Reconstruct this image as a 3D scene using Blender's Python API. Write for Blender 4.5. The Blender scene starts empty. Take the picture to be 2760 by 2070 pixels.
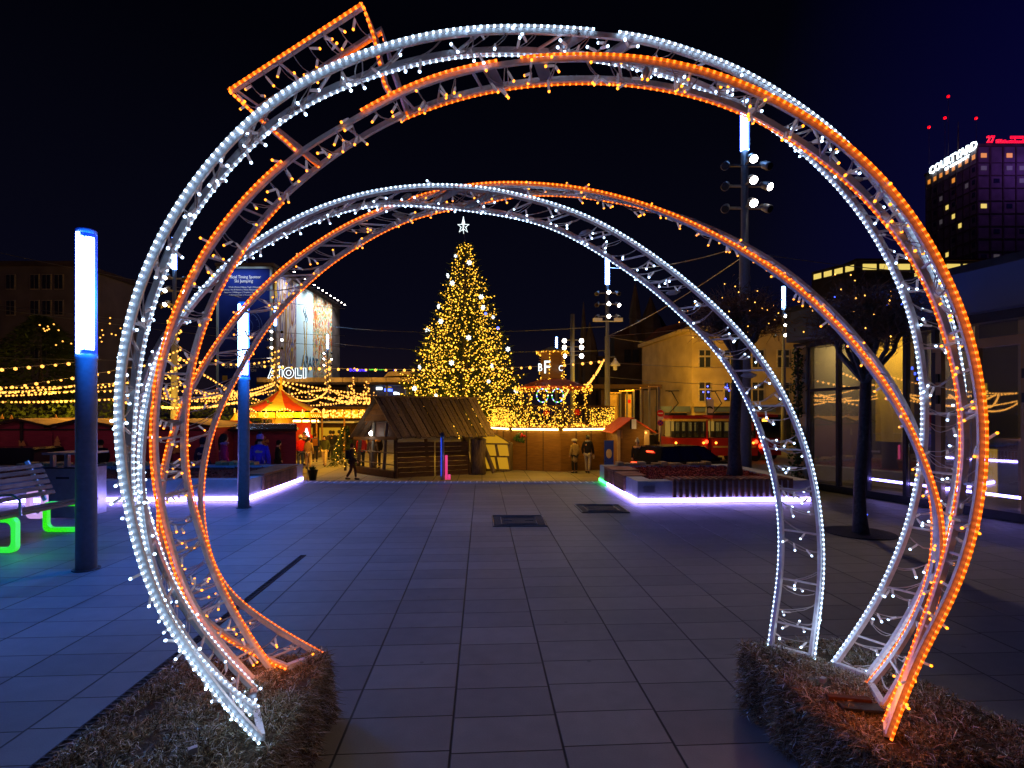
import bpy, math, random
from mathutils import Vector, Matrix, Quaternion
random.seed(11)
S = bpy.context.scene
COL = S.collection
F, CX, HY, EYE, LOW = 1440.0, 1380.0, 1113.0, 1.6, -1.15
R = math.radians

def P(u, v, y):
    """point of the place at photograph position (u, v), y metres ahead"""
    return Vector(((u-CX)/F*y, y, EYE-(v-HY)/F*y))
def G(u, v, z=0.0):
    y = F*(EYE-z)/(v-HY)
    return Vector(((u-CX)/F*y, y, z))

# ------------------------------------------------------------------ materials
def mat(name, col, rough=0.6, metal=0.0, var=0.25, scale=6.0, bump=0.0, bscale=40.0, col2=None, spec=0.5, stretch=None):
    m = bpy.data.materials.new(name); m.use_nodes = True
    nt = m.node_tree; N = nt.nodes; L = nt.links
    b = N['Principled BSDF']
    b.inputs['Roughness'].default_value = rough; b.inputs['Metallic'].default_value = metal
    b.inputs['Specular IOR Level'].default_value = spec
    tc = N.new('ShaderNodeTexCoord')
    src = tc.outputs['Object']
    if stretch:
        mp = N.new('ShaderNodeMapping'); mp.inputs['Scale'].default_value = stretch
        L.new(src, mp.inputs['Vector']); src = mp.outputs['Vector']
    no = N.new('ShaderNodeTexNoise'); no.inputs['Scale'].default_value = scale; no.inputs['Detail'].default_value = 6
    L.new(src, no.inputs['Vector'])
    rp = N.new('ShaderNodeValToRGB')
    c2 = col2 if col2 else tuple(c*(1-var) for c in col)
    c1 = tuple(min(1, c*(1+var)) for c in col) if not col2 else col
    rp.color_ramp.elements[0].position = 0.3; rp.color_ramp.elements[0].color = (*c2, 1)
    rp.color_ramp.elements[1].position = 0.7; rp.color_ramp.elements[1].color = (*c1, 1)
    L.new(no.outputs['Fac'], rp.inputs['Fac']); L.new(rp.outputs['Color'], b.inputs['Base Color'])
    if bump:
        n2 = N.new('ShaderNodeTexNoise'); n2.inputs['Scale'].default_value = bscale; n2.inputs['Detail'].default_value = 5
        L.new(src, n2.inputs['Vector'])
        bp = N.new('ShaderNodeBump'); bp.inputs['Strength'].default_value = bump; bp.inputs['Distance'].default_value = 0.02
        L.new(n2.outputs['Fac'], bp.inputs['Height']); L.new(bp.outputs['Normal'], b.inputs['Normal'])
    return m

def emit(name, col, strength, sample=True, base=(0.3, 0.3, 0.3)):
    m = bpy.data.materials.new(name); m.use_nodes = True
    b = m.node_tree.nodes['Principled BSDF']
    b.inputs['Base Color'].default_value = (*base, 1); b.inputs['Roughness'].default_value = 0.4
    b.inputs['Emission Color'].default_value = (*col, 1); b.inputs['Emission Strength'].default_value = strength
    if not sample: m.cycles.emission_sampling = 'NONE'
    return m

def glass(name, tint=(0.9, 0.95, 1), gloss=0.3, rough=0.015):
    m = bpy.data.materials.new(name); m.use_nodes = True
    nt = m.node_tree; N = nt.nodes; L = nt.links
    N.remove(N['Principled BSDF'])
    t = N.new('ShaderNodeBsdfTransparent'); t.inputs['Color'].default_value = (*tint, 1)
    g = N.new('ShaderNodeBsdfGlossy'); g.inputs['Roughness'].default_value = rough
    no = N.new('ShaderNodeTexNoise'); no.inputs['Scale'].default_value = 1.3
    bp = N.new('ShaderNodeBump'); bp.inputs['Strength'].default_value = 0.004
    L.new(no.outputs['Fac'], bp.inputs['Height']); L.new(bp.outputs['Normal'], g.inputs['Normal'])
    mx = N.new('ShaderNodeMixShader'); mx.inputs['Fac'].default_value = gloss
    L.new(t.outputs[0], mx.inputs[1]); L.new(g.outputs[0], mx.inputs[2])
    L.new(mx.outputs[0], N['Material Output'].inputs['Surface'])
    return m

M = {}
M['rail'] = mat('painted_rail', (0.66, 0.66, 0.72), 0.4, 0.15, 0.15, 30, 0.1, 90)
M['rope_w'] = emit('white_rope_tube', (0.55, 0.68, 0.9), 0.5, True, (0.7, 0.75, 0.8))
M['led_w'] = emit('white_led', (0.5, 0.74, 1.0), 6.5)
M['rope_o'] = emit('orange_rope_tube', (1.0, 0.13, 0.001), 0.75, True, (0.8, 0.25, 0.02))
M['led_o'] = emit('orange_led', (1.0, 0.17, 0.008), 4.2)
M['wire'] = mat('grey_cable', (0.48, 0.45, 0.45), 0.5)
M['bulb_body'] = emit('clear_bulb_body', (0.55, 0.5, 0.6), 0.16, False, (0.7, 0.7, 0.75))
M['tip_w'] = emit('white_bulb_tip', (0.5, 0.72, 1.0), 7)
M['tip_o'] = emit('orange_bulb_tip', (1.0, 0.27, 0.01), 4.0)
M['tape'] = mat('cable_tape', (0.25, 0.24, 0.25), 0.6)
M['plate'] = mat('steel_plate', (0.33, 0.33, 0.38), 0.4, 0.6)
M['box_wood'] = mat('dark_box', (0.05, 0.035, 0.025), 0.8, 0, 0.4, 12, 0.3)
M['concrete'] = mat('concrete', (0.33, 0.33, 0.34), 0.75, 0, 0.16, 5, 0.25, 60)
M['wood'] = mat('seat_wood', (0.2, 0.085, 0.045), 0.55, 0, 0.35, 3, 0.2, 30, stretch=(1, 1, 8))
M['wood_y'] = mat('pale_wood_block', (0.4, 0.27, 0.1), 0.6, 0, 0.3, 8)
M['mulch'] = mat('bark_mulch', (0.24, 0.045, 0.03), 0.75, 0, 0.5, 60, 0.8, 80)
M['pole'] = mat('column_paint', (0.22, 0.23, 0.26), 0.42, 0.2, 0.12, 20, 0.05)
M['led_col'] = emit('column_led', (0.22, 0.46, 1.0), 26)
M['led_edge'] = emit('column_led_edge', (0.0, 0.05, 1.0), 1.3)
M['strip_v'] = emit('violet_led_strip', (0.36, 0.27, 1.0), 21)
M['strip_g'] = emit('green_led_strip', (0.04, 1.0, 0.14), 7)
M['warm'] = emit('warm_bulb', (1.0, 0.42, 0.06), 4, False)
M['warm_big'] = emit('warm_globe', (1.0, 0.40, 0.06), 2.6, False)
M['warm_strip'] = emit('warm_led_strip', (1.0, 0.66, 0.16), 13)
M['xmas'] = emit('tree_bulb', (1.0, 0.47, 0.03), 3.6, False)
M['flake'] = emit('white_ornament', (0.8, 0.95, 1.0), 2.2, False)
M['needle'] = mat('spruce_needle', (0.045, 0.07, 0.016), 0.7, 0, 0.5, 2)
M['bark'] = mat('tree_bark', (0.06, 0.048, 0.042), 0.85, 0, 0.4, 20, 0.8, 40)
M['twig'] = mat('bare_twig', (0.14, 0.09, 0.06), 0.8, 0, 0.4, 8)
M['leaf'] = mat('dry_leaf', (0.2, 0.1, 0.04), 0.7, 0, 0.5, 10)
M['ivy'] = mat('ivy_leaf', (0.03, 0.07, 0.02), 0.6, 0, 0.5, 10)
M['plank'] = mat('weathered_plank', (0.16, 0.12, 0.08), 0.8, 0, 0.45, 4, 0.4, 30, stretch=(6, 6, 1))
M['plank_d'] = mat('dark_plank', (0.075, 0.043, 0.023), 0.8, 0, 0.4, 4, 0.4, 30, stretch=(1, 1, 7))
M['bar_wood'] = mat('varnished_bar_wood', (0.19, 0.095, 0.022), 0.5, 0, 0.25, 3, 0.15, 20, stretch=(1, 1, 6))
M['maroon'] = mat('maroon_boards', (0.24, 0.03, 0.045), 0.65, 0, 0.25, 3, 0.2, 30, stretch=(1, 1, 12))
M['dark_trim'] = mat('dark_trim', (0.03, 0.018, 0.016), 0.7)
M['roof_y'] = mat('pale_roof_sheet', (0.5, 0.33, 0.14), 0.7, 0, 0.2, 3)
M['roof_r'] = mat('orange_roof_sheet', (0.5, 0.075, 0.02), 0.65, 0, 0.25, 5)
M['foil'] = mat('crumpled_foil', (0.6, 0.55, 0.52), 0.25, 0.9, 0.2, 8, 1.0, 14)
M['gold'] = mat('gold_cutout', (0.5, 0.24, 0.06), 0.5, 0, 0.2, 8)
M['canvas_y'] = mat('yellow_canvas', (0.7, 0.42, 0.05), 0.7, 0, 0.12, 4)
M['canvas_r'] = mat('red_canvas', (0.6, 0.06, 0.015), 0.7, 0, 0.12, 4)
M['panel_y'] = emit('backlit_panel', (1.0, 0.50, 0.02), 0.42, True, (0.2, 0.14, 0.03))
M['metal'] = mat('brushed_steel', (0.5, 0.52, 0.55), 0.3, 0.9, 0.12, 14)
M['black'] = mat('black_plastic', (0.015, 0.015, 0.017), 0.5)
M['carp'] = mat('dark_car_paint', (0.012, 0.012, 0.02), 0.15, 0.3, 0.2, 3)
M['carglass'] = mat('dark_car_glass', (0.01, 0.012, 0.015), 0.05, 0, 0.2, 2, spec=0.8)
M['tyre'] = mat('tyre_rubber', (0.02, 0.02, 0.02), 0.8)
M['red_lamp'] = emit('red_tail_light', (1.0, 0.035, 0.01), 7)
M['amber'] = emit('amber_marker', (1.0, 0.35, 0.03), 4)
M['tram_r'] = mat('tram_red', (0.42, 0.02, 0.012), 0.35, 0, 0.12, 2)
M['tram_y'] = mat('tram_cream', (0.62, 0.42, 0.1), 0.45, 0, 0.12, 2)
M['tram_w'] = emit('lit_tram_window', (1.0, 0.60, 0.1), 0.2, True, (.2,.15,.08))
M['tram_d'] = mat('tram_dark', (0.02, 0.02, 0.02), 0.6)
M['wall_tan'] = mat('tan_render', (0.42, 0.32, 0.18), 0.85, 0, 0.2, 0.8, 0.1, 8)
M['wall_dark'] = mat('dark_stone', (0.10, 0.075, 0.07), 0.85, 0, 0.4, 0.5, 0.1, 6)
M['wall_left'] = mat('grey_render', (0.2, 0.17, 0.17), 0.85, 0, 0.25, 0.4, 0.1, 6)
M['roof_dark'] = mat('dark_roof_tile', (0.07, 0.025, 0.02), 0.85, 0, 0.3, 1)
M['win_d'] = mat('dark_window', (0.03, 0.035, 0.06), 0.1, 0, 0.3, 2)
M['win_frame'] = mat('pale_window_frame', (0.42, 0.36, 0.27), 0.6)
M['win_lit'] = emit('lit_window', (1.0, 0.74, 0.16), 0.85, False)
M['win_lit2'] = emit('orange_lit_window', (1.0, 0.33, 0.03), 0.75, False)
M['win_dim'] = emit('dim_window', (0.7, 0.6, 0.65), 0.06, False)
M['blue_dot'] = emit('blue_bulb', (0.05, 0.1, 1.0), 5, False)
M['sign_w'] = emit('white_sign_letter', (0.75, 0.9, 1.0), 4, False)
M['sign_halo'] = emit('blue_sign_edge', (0.0, 0.2, 1.0), 1.2, False)
M['sign_r'] = emit('red_sign_letter', (1.0, 0.0, 0.005), 1.6, False)
M['sign_b'] = emit('blue_sign_letter', (0.03, 0.0, 1.0), 1.6, False)
M['sign_g'] = emit('green_sign_letter', (0.0, 1.0, 0.03), 1.2, False)
M['red_dot'] = emit('red_warning_lamp', (1.0, 0.0, 0.0), 3, False)
M['flood'] = emit('floodlight_lens', (1.0, 0.9, 0.8), 30)
M['flood_off'] = mat('floodlight_housing', (0.3, 0.3, 0.3), 0.4, 0.4)
M['white_paint'] = mat('white_paint', (0.75, 0.75, 0.75), 0.5, 0, 0.06)
M['red_paint'] = mat('red_sign_paint', (0.6, 0.01, 0.015), 0.4, 0, 0.1)
M['blue_paint'] = mat('blue_sign_paint', (0.01, 0.04, 0.45), 0.4, 0, 0.1)
M['poster_blue'] = mat('blue_poster', (0.02, 0.045, 0.3), 0.5, 0, 0.35, 0.25, col2=(0.01, 0.02, 0.16))
M['poster_line'] = mat('poster_pale_blue', (0.12, 0.2, 0.6), 0.5)
M['poster_text'] = mat('poster_white_print', (0.8, 0.82, 0.9), 0.5)
M['banner_w'] = mat('pale_banner', (0.52, 0.68, 0.75), 0.6, 0, 0.06, 0.3)
M['banner_txt'] = mat('banner_dark_print', (0.05, 0.12, 0.2), 0.6)
M['banner_gold'] = mat('banner_gold_print', (0.55, 0.33, 0.05), 0.6)
M['win_blue_panel'] = mat('blue_grey_fascia', (0.10, 0.13, 0.22), 0.35, 0.1, 0.12, 1.0)
M['frame_y'] = mat('bronze_door_frame', (0.3, 0.19, 0.09), 0.45, 0.2, 0.15, 3)
M['frame_d'] = mat('dark_mullion', (0.03, 0.03, 0.04), 0.4, 0.3)
M['inner_wall'] = mat('interior_yellow_wall', (0.62, 0.45, 0.12), 0.8, 0, 0.1, 1)
M['inner_grey'] = mat('interior_grey_wall', (0.25, 0.24, 0.28), 0.8, 0, 0.1, 1)
M['inner_floor'] = mat('interior_floor', (0.12, 0.1, 0.08), 0.5)
M['green_bush'] = mat('wreath_green', (0.03, 0.09, 0.02), 0.7, 0, 0.4, 8)
M['red_flower'] = mat('red_flower', (0.5, 0.02, 0.01), 0.6)
M['glass'] = glass('facade_glass')
M['manhole'] = mat('cast_iron', (0.06, 0.06, 0.065), 0.7, 0.1, 0.3, 20, 0.5, 60)
M['drain'] = mat('black_drain', (0.008, 0.008, 0.01), 0.7, 0, 0.3, 30, 0.5, 60)

def island(m, lo, hi):
    nt = m.node_tree; N = nt.nodes; L = nt.links; b = N['Principled BSDF']
    src = b.inputs['Base Color'].links[0].from_socket
    g = N.new('ShaderNodeNewGeometry'); mr = N.new('ShaderNodeMapRange'); mr.inputs[3].default_value = lo; mr.inputs[4].default_value = hi
    L.new(g.outputs['Random Per Island'], mr.inputs[0])
    mx = N.new('ShaderNodeMix'); mx.data_type = 'RGBA'; mx.blend_type = 'MULTIPLY'; mx.inputs[0].default_value = 1
    L.new(src, mx.inputs[6]); L.new(mr.outputs[0], mx.inputs[7]); L.new(mx.outputs[2], b.inputs['Base Color'])
for k_, lo_, hi_ in (('plank', .45, 1.15), ('plank_d', .5, 1.3), ('wood', .6, 1.3), ('wood_y', .6, 1.2), ('mulch', .3, 1.5)): island(M[k_], lo_, hi_)
def art_mat(name, cols, scale, stretch):
    m = bpy.data.materials.new(name); m.use_nodes = True
    N = m.node_tree.nodes; L = m.node_tree.links; b = N['Principled BSDF']; b.inputs['Roughness'].default_value = 0.7
    tc = N.new('ShaderNodeTexCoord'); mp = N.new('ShaderNodeMapping'); mp.inputs['Scale'].default_value = stretch
    no = N.new('ShaderNodeTexNoise'); no.inputs['Scale'].default_value = scale; no.inputs['Detail'].default_value = 4; no.inputs['Distortion'].default_value = 1.5
    rp = N.new('ShaderNodeValToRGB'); rp.color_ramp.interpolation = 'CONSTANT'
    L.new(tc.outputs['Object'], mp.inputs['Vector']); L.new(mp.outputs['Vector'], no.inputs['Vector']); L.new(no.outputs['Fac'], rp.inputs['Fac'])
    el = rp.color_ramp.elements
    for i, c in enumerate(cols):
        p = 0.3+0.4*i/len(cols)
        e = el[i] if i < 2 else el.new(p)
        e.position = p if i else 0; e.color = (*c, 1)
    L.new(rp.outputs['Color'], b.inputs['Base Color'])
    return m
M['art1'] = art_mat('banner_art', [(0.12, 0.07, 0.1), (0.35, 0.25, 0.3), (0.25, 0.1, 0.05), (0.5, 0.42, 0.4), (0.12, 0.12, 0.3), (0.5, 0.3, 0.05), (0.2, 0.12, 0.12)], 0.5, (1, 1, 0.22))
M['art2'] = art_mat('flower_banner_art', [(0.45, 0.1, 0.02), (0.2, 0.03, 0.05), (0.6, 0.3, 0.04), (0.5, 0.45, 0.4), (0.05, 0.2, 0.12), (0.6, 0.2, 0.02), (0.25, 0.1, 0.2)], 0.9, (1, 1, 0.5))

def tinsel_mat():
    m = bpy.data.materials.new('brown_tinsel'); m.use_nodes = True
    N = m.node_tree.nodes; L = m.node_tree.links; b = N['Principled BSDF']
    b.inputs['Metallic'].default_value = 0.5; b.inputs['Roughness'].default_value = 0.25
    g = N.new('ShaderNodeNewGeometry'); rp = N.new('ShaderNodeValToRGB')
    cols = [(0.2, 0.14, 0.09), (0.5, 0.38, 0.24), (0.36, 0.38, 0.28), (0.9, 0.88, 0.9), (0.3, 0.2, 0.12), (0.62, 0.54, 0.4), (0.12, 0.1, 0.08)]
    rp.color_ramp.interpolation = 'CONSTANT'; el = rp.color_ramp.elements
    for i, c in enumerate(cols):
        e = el[i] if i < 2 else el.new(i/len(cols))
        e.position = i/len(cols); e.color = (*c, 1)
    L.new(g.outputs['Random Per Island'], rp.inputs['Fac']); L.new(rp.outputs['Color'], b.inputs['Base Color'])
    return m
M['tinsel'] = tinsel_mat()

def paving(name, w, l, x0, y0, ang, c1, c2, joint):
    """stone slabs in straight files, joints as grooves with a dark colour of their own"""
    m = bpy.data.materials.new(name); m.use_nodes = True
    N = m.node_tree.nodes; L = m.node_tree.links; b = N['Principled BSDF']
    def mth(op, a, c=None, d=None):
        n = N.new('ShaderNodeMath'); n.operation = op
        for i, x in enumerate((a, c, d)):
            if x is None: continue
            if isinstance(x, (int, float)): n.inputs[i].default_value = x
            else: L.new(x, n.inputs[i])
        return n.outputs[0]
    tc = N.new('ShaderNodeTexCoord'); mp = N.new('ShaderNodeMapping'); mp.vector_type = 'POINT'
    mp.inputs['Rotation'].default_value = (0, 0, ang)
    L.new(tc.outputs['Object'], mp.inputs['Vector'])
    sp = N.new('ShaderNodeSeparateXYZ'); L.new(mp.outputs['Vector'], sp.inputs[0])
    px = mth('DIVIDE', mth('SUBTRACT', sp.outputs[0], x0), w)
    cx = mth('FLOOR', px); fx = mth('FRACT', px)
    wn = N.new('ShaderNodeTexWhiteNoise'); wn.noise_dimensions = '1D'; L.new(cx, wn.inputs['W'])
    off = mth('MULTIPLY', mth('FLOOR', mth('MULTIPLY', wn.outputs['Value'], 2.2)), 0.08)
    py = mth('ADD', mth('DIVIDE', mth('SUBTRACT', sp.outputs[1], y0), l), off)
    cy = mth('FLOOR', py); fy = mth('FRACT', py)
    ex = mth('MULTIPLY', mth('MINIMUM', fx, mth('SUBTRACT', 1, fx)), w)
    ey = mth('MULTIPLY', mth('MINIMUM', fy, mth('SUBTRACT', 1, fy)), l)
    jx = mth('SMOOTH_MIN', 1, mth('DIVIDE', ex, joint), 0.0)
    jy = mth('SMOOTH_MIN', 1, mth('DIVIDE', ey, joint*0.62), 0.0)
    j = mth('MINIMUM', jx, jy)
    j = mth('POWER', j, 3)
    cid = N.new('ShaderNodeCombineXYZ'); L.new(cx, cid.inputs[0]); L.new(cy, cid.inputs[1])
    w2 = N.new('ShaderNodeTexWhiteNoise'); w2.noise_dimensions = '2D'; L.new(cid.outputs[0], w2.inputs['Vector'])
    n1 = N.new('ShaderNodeTexNoise'); n1.inputs['Scale'].default_value = 1.6; n1.inputs['Detail'].default_value = 8; L.new(tc.outputs['Object'], n1.inputs['Vector'])
    n2 = N.new('ShaderNodeTexNoise'); n2.inputs['Scale'].default_value = 120; n2.inputs['Detail'].default_value = 3; L.new(tc.outputs['Object'], n2.inputs['Vector'])
    n3 = N.new('ShaderNodeTexNoise'); n3.inputs['Scale'].default_value = 9; n3.inputs['Detail'].default_value = 6; L.new(tc.outputs['Object'], n3.inputs['Vector'])
    n4 = N.new('ShaderNodeTexNoise'); n4.inputs['Scale'].default_value = 0.45; n4.inputs['Detail'].default_value = 4; L.new(tc.outputs['Object'], n4.inputs['Vector'])
    vo = N.new('ShaderNodeTexVoronoi'); vo.inputs['Scale'].default_value = 2.7; L.new(tc.outputs['Object'], vo.inputs['Vector'])
    gum = mth('SMOOTH_MIN', 1, mth('DIVIDE', vo.outputs['Distance'], 0.045), 0.0)
    gum = mth('ADD', mth('MULTIPLY', mth('POWER', gum, 4), 0.4), 0.6)
    stn = mth('ADD', mth('MULTIPLY', n4.outputs['Fac'], 0.9), 0.5)
    t = mth('ADD', mth('MULTIPLY', w2.outputs['Value'], 0.22), mth('ADD', mth('MULTIPLY', n1.outputs['Fac'], 0.45), mth('ADD', mth('MULTIPLY', n2.outputs['Fac'], 0.3), mth('MULTIPLY', n3.outputs['Fac'], 0.3))))
    mr = N.new('ShaderNodeMapRange'); mr.inputs[1].default_value = 0.35; mr.inputs[2].default_value = 0.9; L.new(t, mr.inputs[0])
    mx = N.new('ShaderNodeMix'); mx.data_type = 'RGBA'; mx.inputs[6].default_value = (*c1, 1); mx.inputs[7].default_value = (*c2, 1); L.new(mr.outputs[0], mx.inputs[0])
    m2 = N.new('ShaderNodeMix'); m2.data_type = 'RGBA'; m2.inputs[6].default_value = (0.012, 0.012, 0.014, 1); 
    m3 = N.new('ShaderNodeMix'); m3.data_type = 'RGBA'; m3.blend_type = 'MULTIPLY'; m3.inputs[0].default_value = 1
    L.new(mx.outputs[2], m3.inputs[6]); L.new(mth('MULTIPLY', gum, stn), m3.inputs[7]); L.new(m3.outputs[2], m2.inputs[7]); L.new(j, m2.inputs[0])
    L.new(m2.outputs[2], b.inputs['Base Color'])
    rr = N.new('ShaderNodeMapRange'); rr.inputs[3].default_value = 0.34; rr.inputs[4].default_value = 0.68; L.new(n1.outputs['Fac'], rr.inputs[0]); L.new(rr.outputs[0], b.inputs['Roughness'])
    b.inputs['Specular IOR Level'].default_value = 0.35
    bp = N.new('ShaderNodeBump'); bp.inputs['Strength'].default_value = 0.5; bp.inputs['Distance'].default_value = 0.01
    L.new(mth('ADD', mth('MULTIPLY', j, 1.0), mth('MULTIPLY', n2.outputs['Fac'], 0.15)), bp.inputs['Height']); L.new(bp.outputs['Normal'], b.inputs['Normal'])
    return m
GA = math.atan(81/1440)      # the paving runs 3.2 degrees to the side of the view
M['plaza'] = paving('plaza_slabs', 0.537, 0.294, -0.149, 2.543, -GA, (0.12, 0.12, 0.125), (0.235, 0.23, 0.222), 0.008)
M['lower'] = paving('lower_slabs', 1.0, 0.6, 0.0, 0.0, -GA, (0.2, 0.18, 0.15), (0.33, 0.3, 0.25), 0.02)

# ------------------------------------------------------------------ mesh builder
BASE = {}
class MB:
    def __init__(s): s.v = []; s.f = []; s.m = []; s.mats = []
    def mi(s, m):
        if m not in s.mats: s.mats.append(m)
        return s.mats.index(m)
    def add(s, vs, fs, m):
        o = len(s.v); s.v += [Vector(x) for x in vs]; k = s.mi(m)
        for f in fs: s.f.append([i+o for i in f]); s.m.append(k)
        return s
    def hull8(s, p, m):
        return s.add(p, [(3, 2, 1, 0), (4, 5, 6, 7), (0, 1, 5, 4), (1, 2, 6, 5), (2, 3, 7, 6), (3, 0, 4, 7)], m)
    def box(s, c, d, m, rz=0.0, rx=0.0, ry=0.0):
        q = Matrix.Rotation(rz, 3, 'Z') @ Matrix.Rotation(ry, 3, 'Y') @ Matrix.Rotation(rx, 3, 'X')
        c = Vector(c); x, y, z = (a/2 for a in d)
        return s.hull8([c+q @ Vector(k) for k in ((-x, -y, -z), (x, -y, -z), (x, y, -z), (-x, y, -z), (-x, -y, z), (x, -y, z), (x, y, z), (-x, y, z))], m)
    def bar(s, a, b, w, h, m, up=(0, 0, 1)):
        """rectangular bar from a to b, w across, h along up"""
        a = Vector(a); b = Vector(b); d = (b-a).normalized(); up = Vector(up)
        x = d.cross(up)
        if x.length < 1e-4: x = d.cross(Vector((1, 0, 0)))
        x.normalize(); z = x.cross(d).normalized(); x *= w/2; z *= h/2
        return s.hull8([a-x-z, a+x-z, b+x-z, b-x-z, a-x+z, a+x+z, b+x+z, b-x+z], m)
    def tube(s, pts, r, m, n=6, closed=False, cap=True, rot=0.0):
        pts = [Vector(p) for p in pts]; k = len(pts); o = []
        rs = r if isinstance(r, (list, tuple)) else [r]*k
        prev = None; vs = []
        for i, p in enumerate(pts):
            if closed: t = pts[(i+1) % k]-pts[i-1]
            else: t = pts[min(i+1, k-1)]-pts[max(i-1, 0)]
            if t.length < 1e-9: t = Vector((0, 0, 1))
            t.normalize()
            if prev is None:
                a = Vector((0, 0, 1)) if abs(t.z) < 0.9 else Vector((0, 1, 0))
                prev = (a-t*a.dot(t)).normalized()
            else:
                q = prev-t*prev.dot(t)
                prev = q.normalized() if q.length > 1e-6 else prev
            bb = t.cross(prev)
            for j in range(n):
                a = 2*math.pi*j/n+rot
                vs.append(p+(prev*math.cos(a)+bb*math.sin(a))*rs[i])
        fs = []
        for i in range(k if closed else k-1):
            i2 = (i+1) % k
            for j in range(n):
                j2 = (j+1) % n
                fs.append((i*n+j, i*n+j2, i2*n+j2, i2*n+j))
        if cap and not closed: fs += [tuple(reversed(range(n))), tuple(range((k-1)*n, k*n))]
        return s.add(vs, fs, m)
    def lathe(s, prof, m, c=(0, 0, 0), n=16, a0=0.0):
        c = Vector(c); vs = []; fs = []
        for r, z in prof:
            for j in range(n):
                a = 2*math.pi*j/n+a0
                vs.append(c+Vector((r*math.cos(a), r*math.sin(a), z)))
        k = len(prof)
        for i in range(k-1):
            for j in range(n):
                j2 = (j+1) % n
                fs.append((i*n+j, i*n+j2, (i+1)*n+j2, (i+1)*n+j))
        fs += [tuple(reversed(range(n))), tuple(range((k-1)*n, k*n))]
        return s.add(vs, fs, m)
    def octa(s, c, r, m, ax=None, k=1.0):
        c = Vector(c); e = [Vector((r, 0, 0)), Vector((0, r, 0)), Vector((0, 0, r))]
        if ax is not None:
            a = Vector(ax).normalized(); b = a.orthogonal().normalized(); e = [b*r, a.cross(b)*r, a*r*k]
        vs = [c+e[0], c-e[0], c+e[1], c-e[1], c+e[2], c-e[2]]
        return s.add(vs, [(0, 2, 4), (2, 1, 4), (1, 3, 4), (3, 0, 4), (2, 0, 5), (1, 2, 5), (3, 1, 5), (0, 3, 5)], m)
    def ball(s, c, r, m, n=8, sz=1.0):
        h = max(3, n//2)
        return s.lathe([(max(1e-4, r*math.sin(math.pi*i/h)), -r*sz*math.cos(math.pi*i/h)) for i in range(h+1)], m, c, n)
    def prism(s, poly, vec, m):
        k = len(poly); vec = Vector(vec); a = [Vector(p) for p in poly]; b = [p+vec for p in a]
        return s.add(a+b, [tuple(reversed(range(k))), tuple(range(k, 2*k))]+[(i, (i+1) % k, (i+1) % k+k, i+k) for i in range(k)], m)
    def quad(s, pts, m): return s.add(pts, [tuple(range(len(pts)))], m)
    def build(s, name, parent=None, smooth=False, local=False):
        me = bpy.data.meshes.new(name)
        off = Vector((0, 0, 0)) if (parent is None or local) else BASE.get(parent.name, Vector((0, 0, 0)))
        me.from_pydata([v-off for v in s.v], [], s.f)
        for m in s.mats: me.materials.append(m)
        me.polygons.foreach_set('material_index', s.m)
        if smooth: me.polygons.foreach_set('use_smooth', [True]*len(s.f))
        me.update()
        o = bpy.data.objects.new(name, me); COL.objects.link(o)
        if parent: o.parent = parent; BASE[o.name] = Vector((0, 0, 0)) if local else off
        return o

def tag(o, label, cat, group=None):
    o['label'] = label; o['category'] = cat
    if group: o['group'] = group
    return o
def thing(name, label, cat, loc=(0, 0, 0), group=None, rz=0.0):
    o = bpy.data.objects.new(name, None); COL.objects.link(o); o.empty_display_size = 0.1
    o.location = loc; o.rotation_euler = (0, 0, rz); BASE[o.name] = Vector(loc)
    return tag(o, label, cat, group)
def struct(o): o['kind'] = 'structure'; return o
def stuff(o): o['kind'] = 'stuff'; return o
def inst(src, parent=None, loc=None, quat=None, name=None):
    c = src.copy(); COL.objects.link(c)
    if parent is not None: c.parent = parent
    if loc is not None: c.location = loc
    if quat is not None: c.rotation_mode = 'QUATERNION'; c.rotation_quaternion = quat
    return c
def copy_tree(o, loc, rz, label):
    c = o.copy(); COL.objects.link(c); c.location = loc; c.rotation_euler = (0, 0, rz); c['label'] = label
    for ch in list(o.children):
        d = ch.copy(); COL.objects.link(d); d.parent = c
        for g in list(ch.children):
            e = g.copy(); COL.objects.link(e); e.parent = d
    return c
def text(name, body, parent, m, o, xd, up, width=None, height=1.0, ext=0.02, bold=0.0, spacing=1.0):
    cu = bpy.data.curves.new(name, 'FONT'); cu.body = body; cu.extrude = 0.02; cu.offset = bold; cu.space_character = spacing
    cu.resolution_u = 2
    t = bpy.data.objects.new(name, cu); COL.objects.link(t)
    dg = bpy.context.evaluated_depsgraph_get()
    me = bpy.data.meshes.new_from_object(t.evaluated_get(dg))
    bpy.data.objects.remove(t)
    xs = [v.co.x for v in me.vertices]; ys = [v.co.y for v in me.vertices]
    x0, x1, y0, y1 = min(xs), max(xs), min(ys), max(ys)
    sy = height/(y1-y0); sx = width/(x1-x0) if width else sy
    xd = Vector(xd).normalized(); up = Vector(up).normalized(); n = xd.cross(up)
    off = BASE.get(parent.name, Vector((0, 0, 0))) if parent else Vector((0, 0, 0))
    for v in me.vertices:
        p = Vector(o)+xd*(v.co.x-x0)*sx+up*(v.co.y-y0)*sy+n*(ext if v.co.z > 0 else 0)
        v.co = p-off
    me.materials.clear(); me.materials.append(m); me.update()
    ob = bpy.data.objects.new(name, me); COL.objects.link(ob)
    if parent: ob.parent = parent
    return ob
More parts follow.
